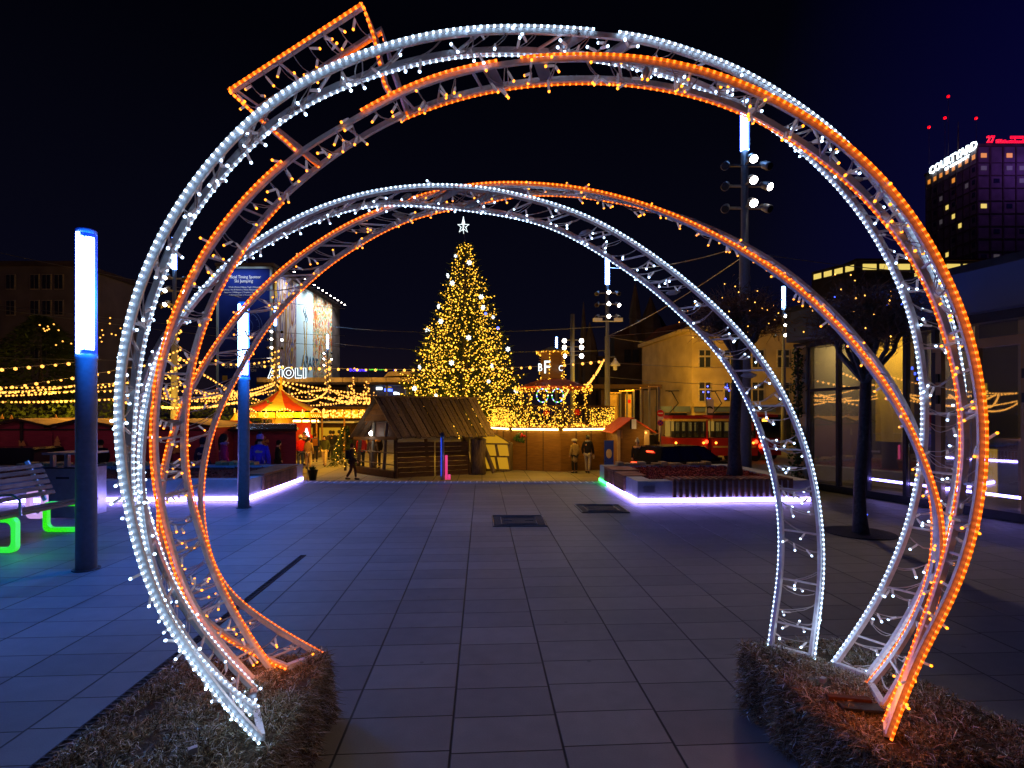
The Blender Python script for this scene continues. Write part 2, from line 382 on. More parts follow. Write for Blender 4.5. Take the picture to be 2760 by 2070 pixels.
def lamp(kind, loc, col, watts, size=0.15, tgt=None, spot=60, blend=0.5, parent=None):
    d = bpy.data.lights.new(kind.lower()+'_lamp', kind); d.color = col; d.energy = watts; d.shadow_soft_size = size
    if kind == 'SPOT': d.spot_size = R(spot); d.spot_blend = blend
    o = bpy.data.objects.new(kind.lower()+'_lamp', d); COL.objects.link(o); o.location = loc; o.visible_glossy = False
    if tgt is not None:
        o.rotation_mode = 'QUATERNION'; o.rotation_quaternion = (Vector(tgt)-Vector(loc)).to_track_quat('-Z', 'Y')
    return o

# ------------------------------------------------------------------ camera, sky
cam = bpy.data.cameras.new('camera'); co = bpy.data.objects.new('camera', cam); COL.objects.link(co)
co.location = (0, 0, EYE); co.rotation_euler = (R(90), 0, 0)
cam.sensor_width = 36; cam.lens = 36*F/2760; cam.shift_y = 78/2760; cam.clip_end = 2000; cam.clip_start = 0.05
S.camera = co
W = bpy.data.worlds.new('World'); S.world = W; W.use_nodes = True
N = W.node_tree.nodes; L = W.node_tree.links; bg = N['Background']
sky = N.new('ShaderNodeTexSky'); sky.sky_type = 'NISHITA'; sky.sun_disc = False; sky.sun_elevation = R(-6); sky.sun_rotation = R(70)
tc = N.new('ShaderNodeTexCoord'); sp = N.new('ShaderNodeSeparateXYZ'); L.new(tc.outputs['Generated'], sp.inputs[0])
r1 = N.new('ShaderNodeValToRGB'); e = r1.color_ramp.elements          # city glow near the horizon
e[0].position = 0.0; e[0].color = (0.009, 0.0055, 0.009, 1); e[1].position = 0.55; e[1].color = (0.0005, 0.0006, 0.0022, 1)
k = e.new(0.16); k.color = (0.0022, 0.0022, 0.0075, 1)
L.new(sp.outputs[2], r1.inputs['Fac'])
r2 = N.new('ShaderNodeValToRGB'); e = r2.color_ramp.elements          # blue glow over the hotel side
e[0].position = 0.38; e[0].color = (0, 0, 0, 1); e[1].position = 0.75; e[1].color = (0.0006, 0.0002, 0.028, 1)
L.new(sp.outputs[0], r2.inputs['Fac'])
ad = N.new('ShaderNodeMix'); ad.data_type = 'RGBA'; ad.blend_type = 'ADD'; ad.inputs[0].default_value = 1
L.new(r1.outputs[0], ad.inputs[6]); L.new(r2.outputs[0], ad.inputs[7])
a2 = N.new('ShaderNodeMix'); a2.data_type = 'RGBA'; a2.blend_type = 'ADD'; a2.inputs[0].default_value = 0.02
L.new(ad.outputs[2], a2.inputs[6]); L.new(sky.outputs[0], a2.inputs[7])
L.new(a2.outputs[2], bg.inputs['Color']); bg.inputs['Strength'].default_value = 1.0
S.view_settings.view_transform = 'Standard'; S.view_settings.look = 'None'; S.view_settings.exposure = 0; S.view_settings.gamma = 1
S.cycles.sample_clamp_indirect = 3.0; S.cycles.use_denoising = True; S.cycles.max_bounces = 6; S.cycles.transparent_max_bounces = 12
try: S.cycles.use_light_tree = True
except Exception: pass

# ------------------------------------------------------------------ ground
plz = MB()
E1 = Vector((-60, 12.95, 0)); E2 = Vector((5.05, 12.45, 0))
outline = [(-60, -12), (60, -12), (60, 16.6), (5.2, 16.6), (5.05, 12.45), (-60, 12.95+3.3)]
outline[-1] = (-60, 13.4)
plz.prism([(x, y, -0.25) for x, y in outline], (0, 0, 0.25), M['plaza'])
struct(plz.build('plaza'))
low = MB(); low.box((0, 620, LOW-0.1), (2400, 1260, 0.2), M['lower']); struct(low.build('market_ground'))
rw = MB(); rw.prism([(x*0.999, y-0.06 if i in (3, 4, 5) else y, LOW) for i, (x, y) in enumerate(outline)], (0, 0, 0.9-0.004), M['concrete'])
struct(rw.build('terrace_base'))
def dirg(): return Vector((-math.sin(GA), math.cos(GA), 0))
# raised edge strip of grooved slabs
st = MB()
a = Vector((-4.9, 12.2, 0.004)); b = Vector((2.0, 12.15, 0.004))
st.hull8([(-4.95, 12.15, -.02), (2.0, 12.08, -.02), (2.0, 12.4, -.02), (-4.95, 12.5, -.02), (-4.95, 12.15, 0.012), (2.0, 12.08, 0.012), (2.0, 12.4, 0.012), (-4.95, 12.5, 0.012)], M['concrete'])
for i in range(46):
    x = -4.8+i*0.148
    st.box((x, 12.3-0.007*(x+4.8)-0.02, 0.016), (0.03, 0.26, 0.014), M['white_paint'], GA)
struct(st.build('paving_edge_strip'))
# manhole covers
def cover(name, u0, u1, v0, w0, w1, v1, lab):
    A, B, C, D = G(u0, v0), G(u1, v0), G(w1, v1), G(w0, v1)
    o = thing(name, lab, 'manhole cover', (A+C)/2)
    m = MB(); z = Vector((0, 0, 0.006))
    m.hull8([D, C, B, A, D+z, C+z, B+z, A+z], M['manhole']); m.build('plate', o)
    f = MB(); z2 = Vector((0, 0, 0.010)); c = (A+B+C+D)/4
    q = [c+(p-c)*k for p in (D, C, B, A) for k in (1,)]
    for s in (0.97, 0.66):
        r = [c+(p-c)*s+z2 for p in (D, C, B, A)]
        f.tube(r, 0.008, M['metal'], 4, True)
    f.build('rim', o)
    h = MB()
    for t in (0.3, 0.7):
        p = A+(B-A)*t+(D-A)*0.5+z
        h = MB(); h.tube([p+Vector((-.06, 0, 0)), p+Vector((-.05, 0, .008)), p+Vector((.05, 0, .008)), p+Vector((.06, 0, 0))], 0.006, M['metal'], 5); h.build('lifting_handle', o)
cover('manhole_cover', 1325.6, 1461, 1391, 1328.4, 1475.6, 1419.5, 'dark square manhole cover set in the middle of the paving')
cover('manhole_cover', 1547, 1668, 1361.2, 1568.7, 1698, 1382.4, 'pale square manhole cover near the corner of the flower bed')
# slot drain
d = MB(); A = G(818, 1497); B = G(100, 2068)
s = (B-A).normalized(); n = Vector((-s.y, s.x, 0))*0.03; z = Vector((0, 0, 0.006)); Bx = B+s*1.5
d.hull8([A-n, A+n, Bx+n, Bx-n, A-n+z, A+n+z, Bx+n+z, Bx-n+z], M['drain'])
o = thing('slot_drain', 'long black slot drain running through the paving to the tinsel box', 'drain', A)
d.build('channel', o)
g = MB()
k = int((Bx-A).length/0.045)
for i in range(k):
    p = A+s*(0.03+i*0.045)+Vector((0, 0, 0.008)); g.bar(p-n*0.8, p+n*0.8, 0.012, 0.006, M['manhole'])
g.bar(A+s*.02+n*.8+Vector((0,0,.007)), Bx+n*.8+Vector((0,0,.007)), .008, .006, M['manhole']); g.bar(A+s*.02-n*.8+Vector((0,0,.007)), Bx-n*.8+Vector((0,0,.007)), .008, .006, M['manhole']); g.build('grating', o)

# ------------------------------------------------------------------ the two light arches
RAILS = {'W1f':[(698,2001),(615,1922),(536,1812),(501,1765),(461,1710),(418,1639),(383,1552),(359,1473),(330,1332),(319,1278),(311.6,1227),(308.6,1151),(308.6,1091),(311.7,1031),(319,955),(328,904),(340,856),(356,802),(368,763),(383,721),(406,675),(431,621),(455,582),(482,537),(512,491),(549,443),(594,392),(640,343),(688,297),(731,262),(779,230),(827,205),(875,180),(924,158),(972,138),(1020,121),(1074,107),(1143,90),(1232,75),(1305,69),(1377,68.7),(1460,70),(1536,74),(1605,80),(1695,87),(1770,100),(1817,118),(1867,135),(1925,155),(1990,177),(2045,209),(2106,247),(2164,285),(2225,330),(2269,364),(2323,422),(2363,474),(2393,512),(2411,533),(2441,581),(2471,629),(2498,678),(2519,729),(2540,780),(2558,825),(2570,870),(2582,919),(2592,970),(2600,1030),(2605,1095),(2604,1160),(2599,1225),(2590,1296),(2576,1371),(2561,1430),(2549,1475),(2527,1541),(2498,1592),(2461,1666),(2417,1739),(2373,1798),(2347,1831)],'W1b':[(690,1915),(615,1872),(528,1785),(465,1702),(418,1612),(386,1515),(360,1418),(343,1302),(344,1242),(346,1197),(351,1136),(356,1076),(360,1016),(367,955),(379,904),(396,845),(407,802),(422,751),(440,705),(461,663),(482,624),(506,579),(531,546),(555,515),(582,479),(612,443),(645,410),(676,378),(710,347),(746,316),(779,292),(851,256),(911,229),(972,205),(1008,191),(1077,172),(1145,154),(1225,139),(1297,134),(1370,134),(1460,137),(1540,143),(1620,153),(1690,167),(1762,184),(1831,202),(1882,221),(1925,242),(1976,268),(2052,314),(2106,350),(2160,393),(2207,437),(2251,482),(2297,531),(2329,575),(2359,620),(2381,659),(2402,699),(2423,741),(2441,789),(2456,825),(2468,867),(2480,919),(2488,970),(2491,1019),(2497,1083),(2498,1140),(2495,1198),(2488,1256),(2478,1314),(2464,1380),(2445,1446),(2417,1511),(2387,1585),(2343,1658),(2299,1725),(2251,1790)],'W2f':[(674,1926),(615,1863),(560,1804),(505,1745),(461,1686),(422,1599),(402,1536),(388,1465),(376,1379),(371,1323),(370,1290),(371,1227),(376,1166),(384,1106),(393,1055),(403,1010),(417,961),(434,925),(452,893),(473,864),(488,845),(518,805),(555,766),(588,728),(621,695),(651,669),(690,646),(730,621),(772,596),(817,574),(877,549),(940,529),(972,520),(1044,506),(1117,498),(1189,496),(1261,499),(1319,505),(1370,516),(1442,533),(1515,554),(1587,582),(1626,601),(1681,632),(1735,668),(1789,705),(1843,748),(1890,788),(1941,835),(1988,882),(2035,936),(2078,996),(2113,1055),(2140,1110),(2162,1163),(2177,1210),(2193,1261),(2203,1312),(2211,1365),(2217,1420),(2221,1476),(2222,1526),(2218,1592),(2209,1666),(2200,1725),(2194,1775)],'W2b':[(684,1858),(646,1820),(599,1772),(544,1709),(493,1639),(446,1548),(418,1473),(390,1379),(372,1302),(362,1222),(360,1150),(366,1100),(378,1046),(397,985),(422,934),(452,885),(500,826),(560,768),(620,713),(681,670),(727,645),(772,621),(832,594),(892,572),(947,556),(990,548),(1044,543),(1117,545),(1200,553),(1261,560),(1334,569),(1406,583),(1460,597),(1500,611),(1554,638),(1608,670),(1662,705),(1717,741),(1771,782),(1815,824),(1861,867),(1898,901),(1941,950),(1977,1001),(2006,1055),(2035,1113),(2061,1185),(2080,1249),(2095,1308),(2105,1367),(2108,1420),(2109,1490),(2104,1570),(2092,1644),(2082,1703),(2079,1743)],'O1f':[(678,1843),(631,1797),(588,1745),(548,1694),(512,1646),(481,1575),(461,1512),(442,1442),(428,1385),(417,1335),(410,1290),(406,1240),(405,1181),(406,1130),(410,1085),(415,1037),(422,994),(433,949),(447,895),(461,855),(469,832),(482,802),(500,763),(519,726),(543,681),(567,642),(597,603),(630,561),(663,525),(700,485),(739,449),(778,416),(810,393),(851,367),(911,334),(972,300),(1044,254),(1092,232),(1140,213),(1189,195),(1261,177),(1334,163),(1424,150),(1478,146),(1551,145),(1623,145),(1690,147.6),(1723,150.5),(1795,160),(1864,175),(1925,191),(1998,218),(2063,247),(2128,280),(2193,317),(2251,357),(2309,404),(2352,444),(2392,487),(2411,507),(2435,537),(2459,572),(2483,605),(2504,638),(2525,674),(2546,717),(2564,756),(2582,795),(2600,837),(2616,883),(2630,934),(2640,980),(2648,1025),(2656,1077),(2661,1140),(2662,1198),(2659,1273),(2651,1342),(2640,1406),(2626,1460),(2608,1526),(2579,1600),(2545,1666),(2505,1732),(2468,1806),(2443,1879),(2420,1938),(2402,1990)],'O1b':[(732,1808),(686,1749),(646,1686),(607,1615),(573,1548),(552,1481),(532,1418),(512,1347),(501,1320),(495,1280),(492,1227),(493,1166),(496,1106),(500,1055),(510,995),(521,946),(536,898),(553,850),(573,802),(591,766),(609,733),(637,686),(666,644),(687,618),(711,585),(739,552),(772,519),(802,494),(838,464),(862,445),(905,414),(954,381),(1008,346),(1081,311),(1153,282),(1225,258),(1297,240),(1370,226),(1460,216),(1551,211.6),(1610,211),(1672,214),(1744,222),(1817,234),(1889,252),(1961,274),(2016,296),(2070,325),(2124,357),(2178,393),(2233,433),(2287,477),(2328,515),(2350,539),(2381,572),(2408,605),(2435,641),(2459,675),(2480,711),(2501,747),(2519,786),(2534,825),(2546,861),(2558,897),(2570,940),(2580,976),(2590,1019),(2599,1083),(2605,1140),(2606,1198),(2603,1267),(2596,1320),(2583,1389),(2567,1460),(2544,1545),(2520,1614),(2498,1673),(2474,1747),(2446,1820),(2421,1880),(2391,1955)],'O2f':[(769,1802),(694,1773),(631,1741),(568,1694),(520,1654),(477,1617),(449,1575),(432,1520),(423,1442),(424,1380),(428,1310),(435,1254),(447,1209),(461,1160),(476,1115),(493,1075),(521,1019),(548,973),(581,923),(613,876),(640,843),(662,815),(703,773),(748,733),(791,695),(850,654),(889,629),(947,594),(1008,569),(1055,552),(1110,532),(1153,518),(1207,506),(1261,496),(1316,491),(1370,490),(1442,492),(1551,502),(1623,515),(1690,534),(1733,546),(1801,569),(1885,607),(1953,643),(2020,679),(2071,712),(2122,748),(2181,797),(2236,849),(2266,879),(2293,910),(2320,943),(2345,975),(2371,1010),(2400,1050),(2429,1092),(2452,1134),(2472,1183),(2490,1227),(2510,1273),(2527,1325),(2541,1377),(2549,1420),(2551,1475),(2545,1548),(2531,1614),(2512,1681),(2494,1732),(2468,1784),(2439,1835),(2410,1879),(2391,1909)],'O2b':[(863,1765),(788,1725),(725,1686),(662,1642),(611,1603),(575,1550),(553,1490),(542,1418),(537,1350),(538,1302),(545,1251),(556,1199),(569,1154),(587,1106),(611,1055),(642,1003),(671,953),(703,891),(733,855),(771,814),(809,776),(839,746),(879,711),(918,684),(963,658),(1000,634),(1062,600),(1117,581),(1189,562),(1261,547),(1334,534),(1388,521),(1442,516),(1515,519),(1600,527),(1672,539),(1744,556),(1800,572),(1868,594),(1932,622),(1995,652),(2058,686),(2122,729),(2185,782),(2239,832),(2278,870),(2311,908),(2341,946),(2370,983),(2394,1013),(2420,1053),(2446,1098),(2465,1140),(2482,1190),(2502,1260),(2518,1330),(2527,1390),(2528,1450),(2522,1520),(2505,1590),(2475,1660),(2440,1730),(2400,1790),(2347,1846)]}
def unproj(pts, Za):
    H = 1.27
    A = [Vector(((u-CX)/F, 1, -(v-HY)/F)) for u, v in pts]
    ZL = F*H/(pts[0][1]-HY); ZR = F*H/(pts[-1][1]-HY)
    Lp = A[0]*ZL; Rp = A[-1]*ZR
    i = min(range(len(pts)), key=lambda k: pts[k][1]); C = A[i]*Za
    n = (Rp-Lp).cross(C-Lp).normalized(); dd = n.dot(Lp)
    Q = [a*(dd/n.dot(a)) for a in A]
    if n.y < 0: n = -n
    return [q+Vector((0, 0, EYE)) for q in Q], n
def arclen(p):
    s = [0.0]
    for a, b in zip(p, p[1:]): s.append(s[-1]+(b-a).length)
    return s
def resample(p, k):
    s = arclen(p); T = s[-1]; out = []; j = 0
    for i in range(k):
        t = T*i/(k-1)
        while j < len(s)-2 and s[j+1] < t: j += 1
        f = (t-s[j])/max(1e-9, s[j+1]-s[j]); out.append(p[j].lerp(p[j+1], min(1, f)))
    return out
def smooth(p, it):
    p = list(p)
    for _ in range(it):
        p = [p[0]]+[(p[i-1]+p[i]*2+p[i+1])/4 for i in range(1, len(p)-1)]+[p[-1]]
    return p
def beads(m, path, sp, r, mt, k=1.3):
    s = arclen(path); nn = int(s[-1]/sp); q = resample(path, nn+1)
    for i, p in enumerate(q):
        t = q[min(i+1, nn)]-q[max(i-1, 0)]
        if t.length < 1e-6: continue
        t = t.normalized()*r*.72; m.tube([p-t, p+t], r*.8, mt, 7)
bulb_src = {}
def bulb_mesh(kind):
    if kind not in bulb_src:
        m = MB(); tip = M['tip_w'] if kind == 'w' else M['tip_o']
        m.tube([(0, 0, 0), (0, 0, -.014), (0, 0, -.038)], [.004, .0055, .0048], M['bulb_body'], 6)
        m.ball((0, 0, -.042), .0062, tip, 6)
        o = m.build('bulb'); bulb_src[kind] = o.data; bpy.data.objects.remove(o)
    return bulb_src[kind]
def truss(root, kf, kb, Zf, Zb, kind, nrung, first_bulbs, rest, gaps=(), bgaps=()):
    pf, n = unproj(RAILS[kf], Zf); pb, n2 = unproj(RAILS[kb], Zb)
    NS = 220
    cf = smooth(resample(pf, NS), 22); cb = smooth(resample(pb, NS), 22)
    c = sum(cf, Vector())/NS; c2 = sum(cb, Vector())/NS
    inw = [((c-p)-n*(c-p).dot(n)).normalized() for p in cf]
    inb = [((c2-p)-n2*(c2-p).dot(n2)).normalized() for p in cb]
    rope, led = (M['rope_w'], M['led_w']) if kind == 'w' else (M['rope_o'], M['led_o'])
    fr = [p+i*0.007+n*0.018 for p, i in zip(cf, inw)]
    m = MB(); m.tube(fr, 0.0125, M['rail'], 4, rot=math.pi/4); m.build('rail', root)
    m = MB(); m.tube(cb, 0.0140, M['rail'], 4, rot=math.pi/4); m.build('rail', root)
    def ropes(path, gaps, r, rb, sp):
        segs = []; a = 0
        for g0, g1 in list(gaps)+[(1, 1)]:
            segs.append((int(a*(NS-1)), int(g0*(NS-1)))); a = g1
        for i0, i1 in segs:
            if i1-i0 < 3: continue
            q = path[i0:i1+1]; m = MB()
            m.tube(q, r, rope, 8); beads(m, q, sp, rb, led); m.build('rope_light', root, True)
    ropes([p-n*0.004 for p in cf], gaps, *((0.0043, 0.0058, 0.0255) if kind == 'w' else (0.0050, 0.0066, 0.0255)))
    ropes([p+i*0.013+n2*0.013 for p, i in zip(cb, inb)], bgaps, 0.0030, 0.0046, 0.0255)
    for k in range(nrung):
        t = (k+0.5)/nrung; i = int(t*(NS-1))
        m = MB(); m.tube([fr[i], cb[i]], 0.0058, M['rail'], 6); m.build('rung', root)
    # bolted joint at the crown
    i = int(NS*0.5)
    for j0 in (i-3, i+3):
        m = MB(); m.bar(fr[j0], cb[j0], 0.05, 0.012, M['plate'], inw[i]); m.build('joint_plate', root)
    for e in (0, NS-1):
        m = MB(); m.bar(fr[e], cb[e], 0.026, 0.026, M['rail']); m.build('base_bar', root)
    # cable drapes with bulbs between the rails
    L_ = arclen(fr)[-1]; nd = int(L_/0.095); w = MB(); spots = []
    for k in range(nd):
        t = (k+0.5+random.uniform(-.22, .22))/nd; i = min(NS-2, max(1, int(t*(NS-1))))
        a = fr[i]; j = min(NS-1, max(0, i+random.randint(-2, 2))); b = cb[j]
        for q in range(2):
            sg = random.uniform(0.012, 0.04); a2 = a+Vector((random.uniform(-.008, .008),)*3); mid = []
            jx = Vector((random.uniform(-.012, .012), random.uniform(-.012, .012), random.uniform(-.01, .01)))
            for h in range(7):
                f = h/6; p = a2.lerp(b, f); p.z -= sg*4*f*(1-f); mid.append(p+jx*math.sin(math.pi*f)+Vector((0, 0, random.uniform(-.003, .003))))
            w.tube(mid, 0.0021, M['wire'], 4, cap=False)
        for q in range(random.choice((1, 2, 3, 3))):
            spots.append((mid[random.choice((1, 2, 3, 4, 5))], random.random()))
        if random.random() < .3: spots.append((a-inw[i]*0.016, 2.0))
    for k in range(4):      # tape bundles and cables strapped along the back rail
        i = random.randint(20, NS-20); p = fr[i].lerp(cb[i], .6)
        w.tube([p+(cb[i]-fr[i]).normalized()*x for x in (-.045, -.02, .02, .045)], [.005, .017, .016, .005], M['tape'], 6)
    w.tube([p-i*0.014+n2*0.006+Vector((random.uniform(-.003, .003),)*3) for p, i in zip(cb, inb)][6:-6], 0.0042, M['wire'], 5)
    w.tube([p+n*0.016 for p, i in zip(fr, inw)][6:-6], 0.0032, M['wire'], 4)
    s = w.build('fairy_light_string', root)
    me = bulb_mesh(kind); base = BASE[root.name]; restm = MB()
    for q, (p, rnd) in enumerate(spots):
        d = Vector((random.uniform(-1, 1), random.uniform(-1, 1), random.uniform(-1.3, .5))).normalized()
        qt = Vector((0, 0, -1)).rotation_difference(d)
        if q % 2 == 0 and q//2 < first_bulbs:
            o = bpy.data.objects.new('bulb', me); COL.objects.link(o); o.parent = s
            o.location = p-base; o.rotation_mode = 'QUATERNION'; o.rotation_quaternion = qt
        else:
            mm = qt.to_matrix()
            vs = [p+mm @ v.co for v in me.vertices]
            for poly in me.polygons: pass
            for k2, mt in enumerate(me.materials):
                restm.add(vs, [tuple(f.vertices) for f in me.polygons if f.material_index == k2], mt)
    if restm.v: stuff(restm.build('bulb', s))
    return fr, cf, cb, n, inw
wa = thing('white_light_arch', 'white rope light arch of two round steel ladder hoops', 'light arch', (0.2, 2.4, 0.35))
oa = thing('orange_light_arch', 'orange rope light bauble arch with a square cap on its crown', 'light arch', (0.2, 2.35, 0.35))
truss(wa, 'W1f', 'W1b', 2.00, 2.12, 'w', 26, 50, None, gaps=[(0.495, 0.508)])
truss(wa, 'W2f', 'W2b', 2.95, 3.10, 'w', 30, 50, None, gaps=[(0.498, 0.506)])
ofr = truss(oa, 'O1f', 'O1b', 2.08, 2.20, 'o', 26, 50, None, gaps=[(0.363, 0.418), (0.497, 0.51)], bgaps=[(0.34, 0.43)])
truss(oa, 'O2f', 'O2b', 3.05, 3.20, 'o', 28, 50, None)
# bauble cap on the orange hoop, in the plane of its front rail
pf, n = unproj(RAILS['O1f'], 2.08); p0 = pf[0]; dd = n.dot(p0-Vector((0, 0, EYE)))
def onO(u, v, k=0.0):
    a = Vector(((u-CX)/F, 1, -(v-HY)/F)); return a*((dd+k)/n.dot(a))+Vector((0, 0, EYE))
capf = [onO(*q) for q in ((793, 402), (770, 380), (716, 335), (615, 243), (976, 9), (1008, 100), (1035, 225), (1050, 250))]
capb = [onO(u, v, .125) for u, v in ((858, 440), (790, 385), (692, 296), (1030, 80), (1060, 190), (1098, 301))]
m = MB(); m.tube([p+n*0.014 for p in capf], 0.0135, M['rail'], 4); m.build('rail', oa)
m = MB(); m.tube(capb, 0.0135, M['rail'], 4); m.build('rail', oa)
m = MB(); m.tube(capf, 0.0058, M['rope_o'], 8); beads(m, capf, 0.0255, 0.0076, M['led_o']); m.build('rope_light', oa)
m = MB(); q = [p+Vector((0, 0, -.017)) for p in capb]; m.tube(q, 0.005, M['rope_o'], 6); beads(m, q, 0.0305, 0.0056, M['led_o']); m.build('rope_light', oa)
w = MB(); pairs = []
for i in range(9):
    f = (i+.3)/9
    a = capf[3].lerp(capf[4], f); b = capb[2].lerp(capb[3], f)
    if i % 3 == 0:
        m = MB(); m.tube([a+n*.014, b], .0058, M['rail'], 6); m.build('rung', oa)
    mid = [a.lerp(b, h/6)+Vector((0, 0, -.03*4*(h/6)*(1-h/6))) for h in range(7)]
    w.tube(mid, .0021, M['wire'], 4); pairs.append(mid)
s = w.build('fairy_light_string', oa)
for mid in pairs:
    for q in range(2):
        o = bpy.data.objects.new('bulb', bulb_mesh('o')); COL.objects.link(o); o.parent = s
        o.location = mid[random.choice((1, 3, 5))]-BASE[oa.name]; o.rotation_mode = 'QUATERNION'
        o.rotation_quaternion = Vector((0, 0, -1)).rotation_difference(Vector((random.uniform(-1, 1), random.uniform(-1, 1), random.uniform(-1, .4))).normalized())

# ------------------------------------------------------------------ boxes with tinsel that carry the arches
M['red_wood'] = mat('red_brown_batten', (0.05, 0.018, 0.01), .8)
def tinsel_box(name, quad, h, lab, seed, count):
    rnd = random.Random(seed)
    c = sum((Vector((x, y, 0)) for x, y in quad), Vector())/4
    o = thing(name, lab, 'planter box', c, 'tinsel covered boxes at the feet of the arches')
    b = MB(); q = [Vector((x, y, 0)) for x, y in quad]
    inn = [c+(p-c)*0.96 for p in q]
    b.hull8([p+Vector((0, 0, 0.002)) for p in inn]+[p+Vector((0, 0, h-0.035)) for p in inn], M['box_wood']); b.build('crate', o)
    t = MB()
    def strand(p, nrm, ln):
        d = (nrm*rnd.uniform(0.15, 1.1)+Vector((rnd.gauss(0, 1), rnd.gauss(0, 1), rnd.gauss(0, .7)))*0.75).normalized()
        s = d.cross(Vector((rnd.gauss(0, 1), rnd.gauss(0, 1), rnd.gauss(0, 1)))).normalized()*rnd.uniform(.0008, .0019)
        m1 = p+d*ln*.55; e = p+d*ln+Vector((rnd.gauss(0, .3), rnd.gauss(0, .3), -.3))*ln
        t.add([p-s, p+s, m1+s, m1-s, e], [(0, 1, 2, 3), (3, 2, 4)], M['tinsel'])
    for i in range(count):
        a, bb = rnd.random(), rnd.random()
        p = q[0].lerp(q[1], a).lerp(q[3].lerp(q[2], a), bb)
        cl = math.sin(p.x*17+seed)*math.sin(p.y*13)+math.sin(p.x*41)*.5
        p.z = h-0.045+0.018*cl+rnd.uniform(-.01, .012)
        strand(p, Vector((0, 0, 1)), rnd.uniform(.02, .065))
    for i in range(int(count*.8)):
        k = rnd.randrange(4); a = rnd.random(); p = q[k].lerp(q[(k+1) % 4], a)
        nr = (q[(k+1) % 4]-q[k]); nr = Vector((nr.y, -nr.x, 0)).normalized()
        if nr.dot(p-c) < 0: nr = -nr
        zz = rnd.random()
        bul = 0.5+0.5*math.sin(a*23+k*2+seed)
        p = p*1.0+nr*(0.0+0.035*bul*(1-zz)*1.6-.012); p.z = 0.01+zz*(h-0.03)
        strand(p, nr, rnd.uniform(.025, .06))
    stuff(t.build('tinsel', o))
    for fx, fy in ((.62, .3), (.7, .62)) if seed == 3 else ((.16, .55), (.3, .3)):
        p = q[0].lerp(q[1], fx).lerp(q[3].lerp(q[2], fx), fy); m = MB()
        m.box((p.x+.03, p.y-.02, h+.012), (.03, .02, .02), M['plate'], .7); m.build('plug_box', o)
    if seed == 5:
        m = MB(); m.bar((1.38, 2.34, h+.006), (1.55, 2.31, h+.006), .03, .02, M['red_wood']); m.build('timber_batten', o)
        m = MB(); m.box((1.48, 2.27, h+.0), (.16, .06, .012), M['black'], -.15); m.build('hole_patch', o)  # black slab painting the dark of a hole in the tinsel
    return o
tinsel_box('tinsel_box', [(-1.66, 1.6), (-.885, 1.65), (-.97, 2.83), (-1.73, 2.76)], .35, 'brown tinsel box under the foot where orange and white hoops meet by the drain', 3, 44000)
tinsel_box('tinsel_box', [(1.37, 1.93), (2.12, 1.98), (1.82, 3.0), (1.26, 2.95)], .35, 'brown tinsel box under the foot nearest the glass building', 5, 42000)

for p, c, w_ in (((1.45, 2.12, .52), (1, .2, .01), 1.6), ((1.40, 2.28, .48), (1, .2, .01), .5), ((-1.12, 2.55, .48), (1, .2, .01), 1.1), ((-.98, 2.1, .55), (.6, .8, 1), .9), ((-1.05, 1.95, .75), (.6, .8, 1), .8), ((1.58, 2.72, .52), (.6, .8, 1), .6), ((1.66, 2.5, .52), (.6, .8, 1), .5)):
    lamp('POINT', p, c, w_, .05)

# ------------------------------------------------------------------ light columns on the plaza
M['blue_cap'] = emit('blue_cap_glow', (0, .05, 1), .25)
def column(loc, lab):
    o = thing('light_column', lab, 'light column', loc, 'stout light columns on the plaza', math.atan2(-loc[0], loc[1]))
    m = MB(); m.lathe([(.091, 0.004), (.091, 2.14), (.095, 2.15), (.095, 2.2)], M['pole'], (0, 0, 0), 28); m.build('post', o, True, True)
    m = MB(); m.lathe([(.12, 0.002), (.12, .012)], M['manhole'], (0, 0, 0), 24); m.build('base_plate', o, False, True)
    m = MB(); m.lathe([(.0905, 2.2), (.0905, 3.42)], M['led_edge'], (0, 0, 0), 24); m.build('diffuser', o, True, True)
    for x in (-.044, .026):
        m = MB(); w = .0195 if x < 0 else .036
        m.hull8([Vector((x-w, -.097, 2.24)), Vector((x+w, -.097, 2.24)), Vector((x+w, -.05, 2.24)), Vector((x-w, -.05, 2.24)),
                 Vector((x-w, -.097, 3.38)), Vector((x+w, -.097, 3.38)), Vector((x+w, -.05, 3.38)), Vector((x-w, -.05, 3.38))], M['led_col']); m.build('led_tube', o, False, True)
    m = MB()
    for a in (0.75, 3.9): m.box((.087*math.cos(a), .087*math.sin(a), 2.81), (.03, .03, 1.22), M['led_col'], a)
    m.build('led_tube', o, False, True)
    m = MB(); m.lathe([(.088, 3.42), (.09, 3.43), (.09, 3.46), (.08, 3.47)], M['blue_cap'], (0, 0, 0), 24); m.build('cap', o, True, True)
    return o
C1 = Vector((-4.35, 5.46, 0)); C2 = Vector((-4.53, 9.02, 0))
column(C1, 'tall light column standing beside the slatted bench, blue white tubes on top')
column(C2, 'light column in front of the long flower bed wall')
for c in (C1, C2):
    lamp('POINT', c+Vector((.32, -.35, 2.75)), (.004, .17, 1.0), 290, .3)
    lamp('POINT', c+Vector((-.25, .4, 2.75)), (.008, .13, 1.0), 60, .3)

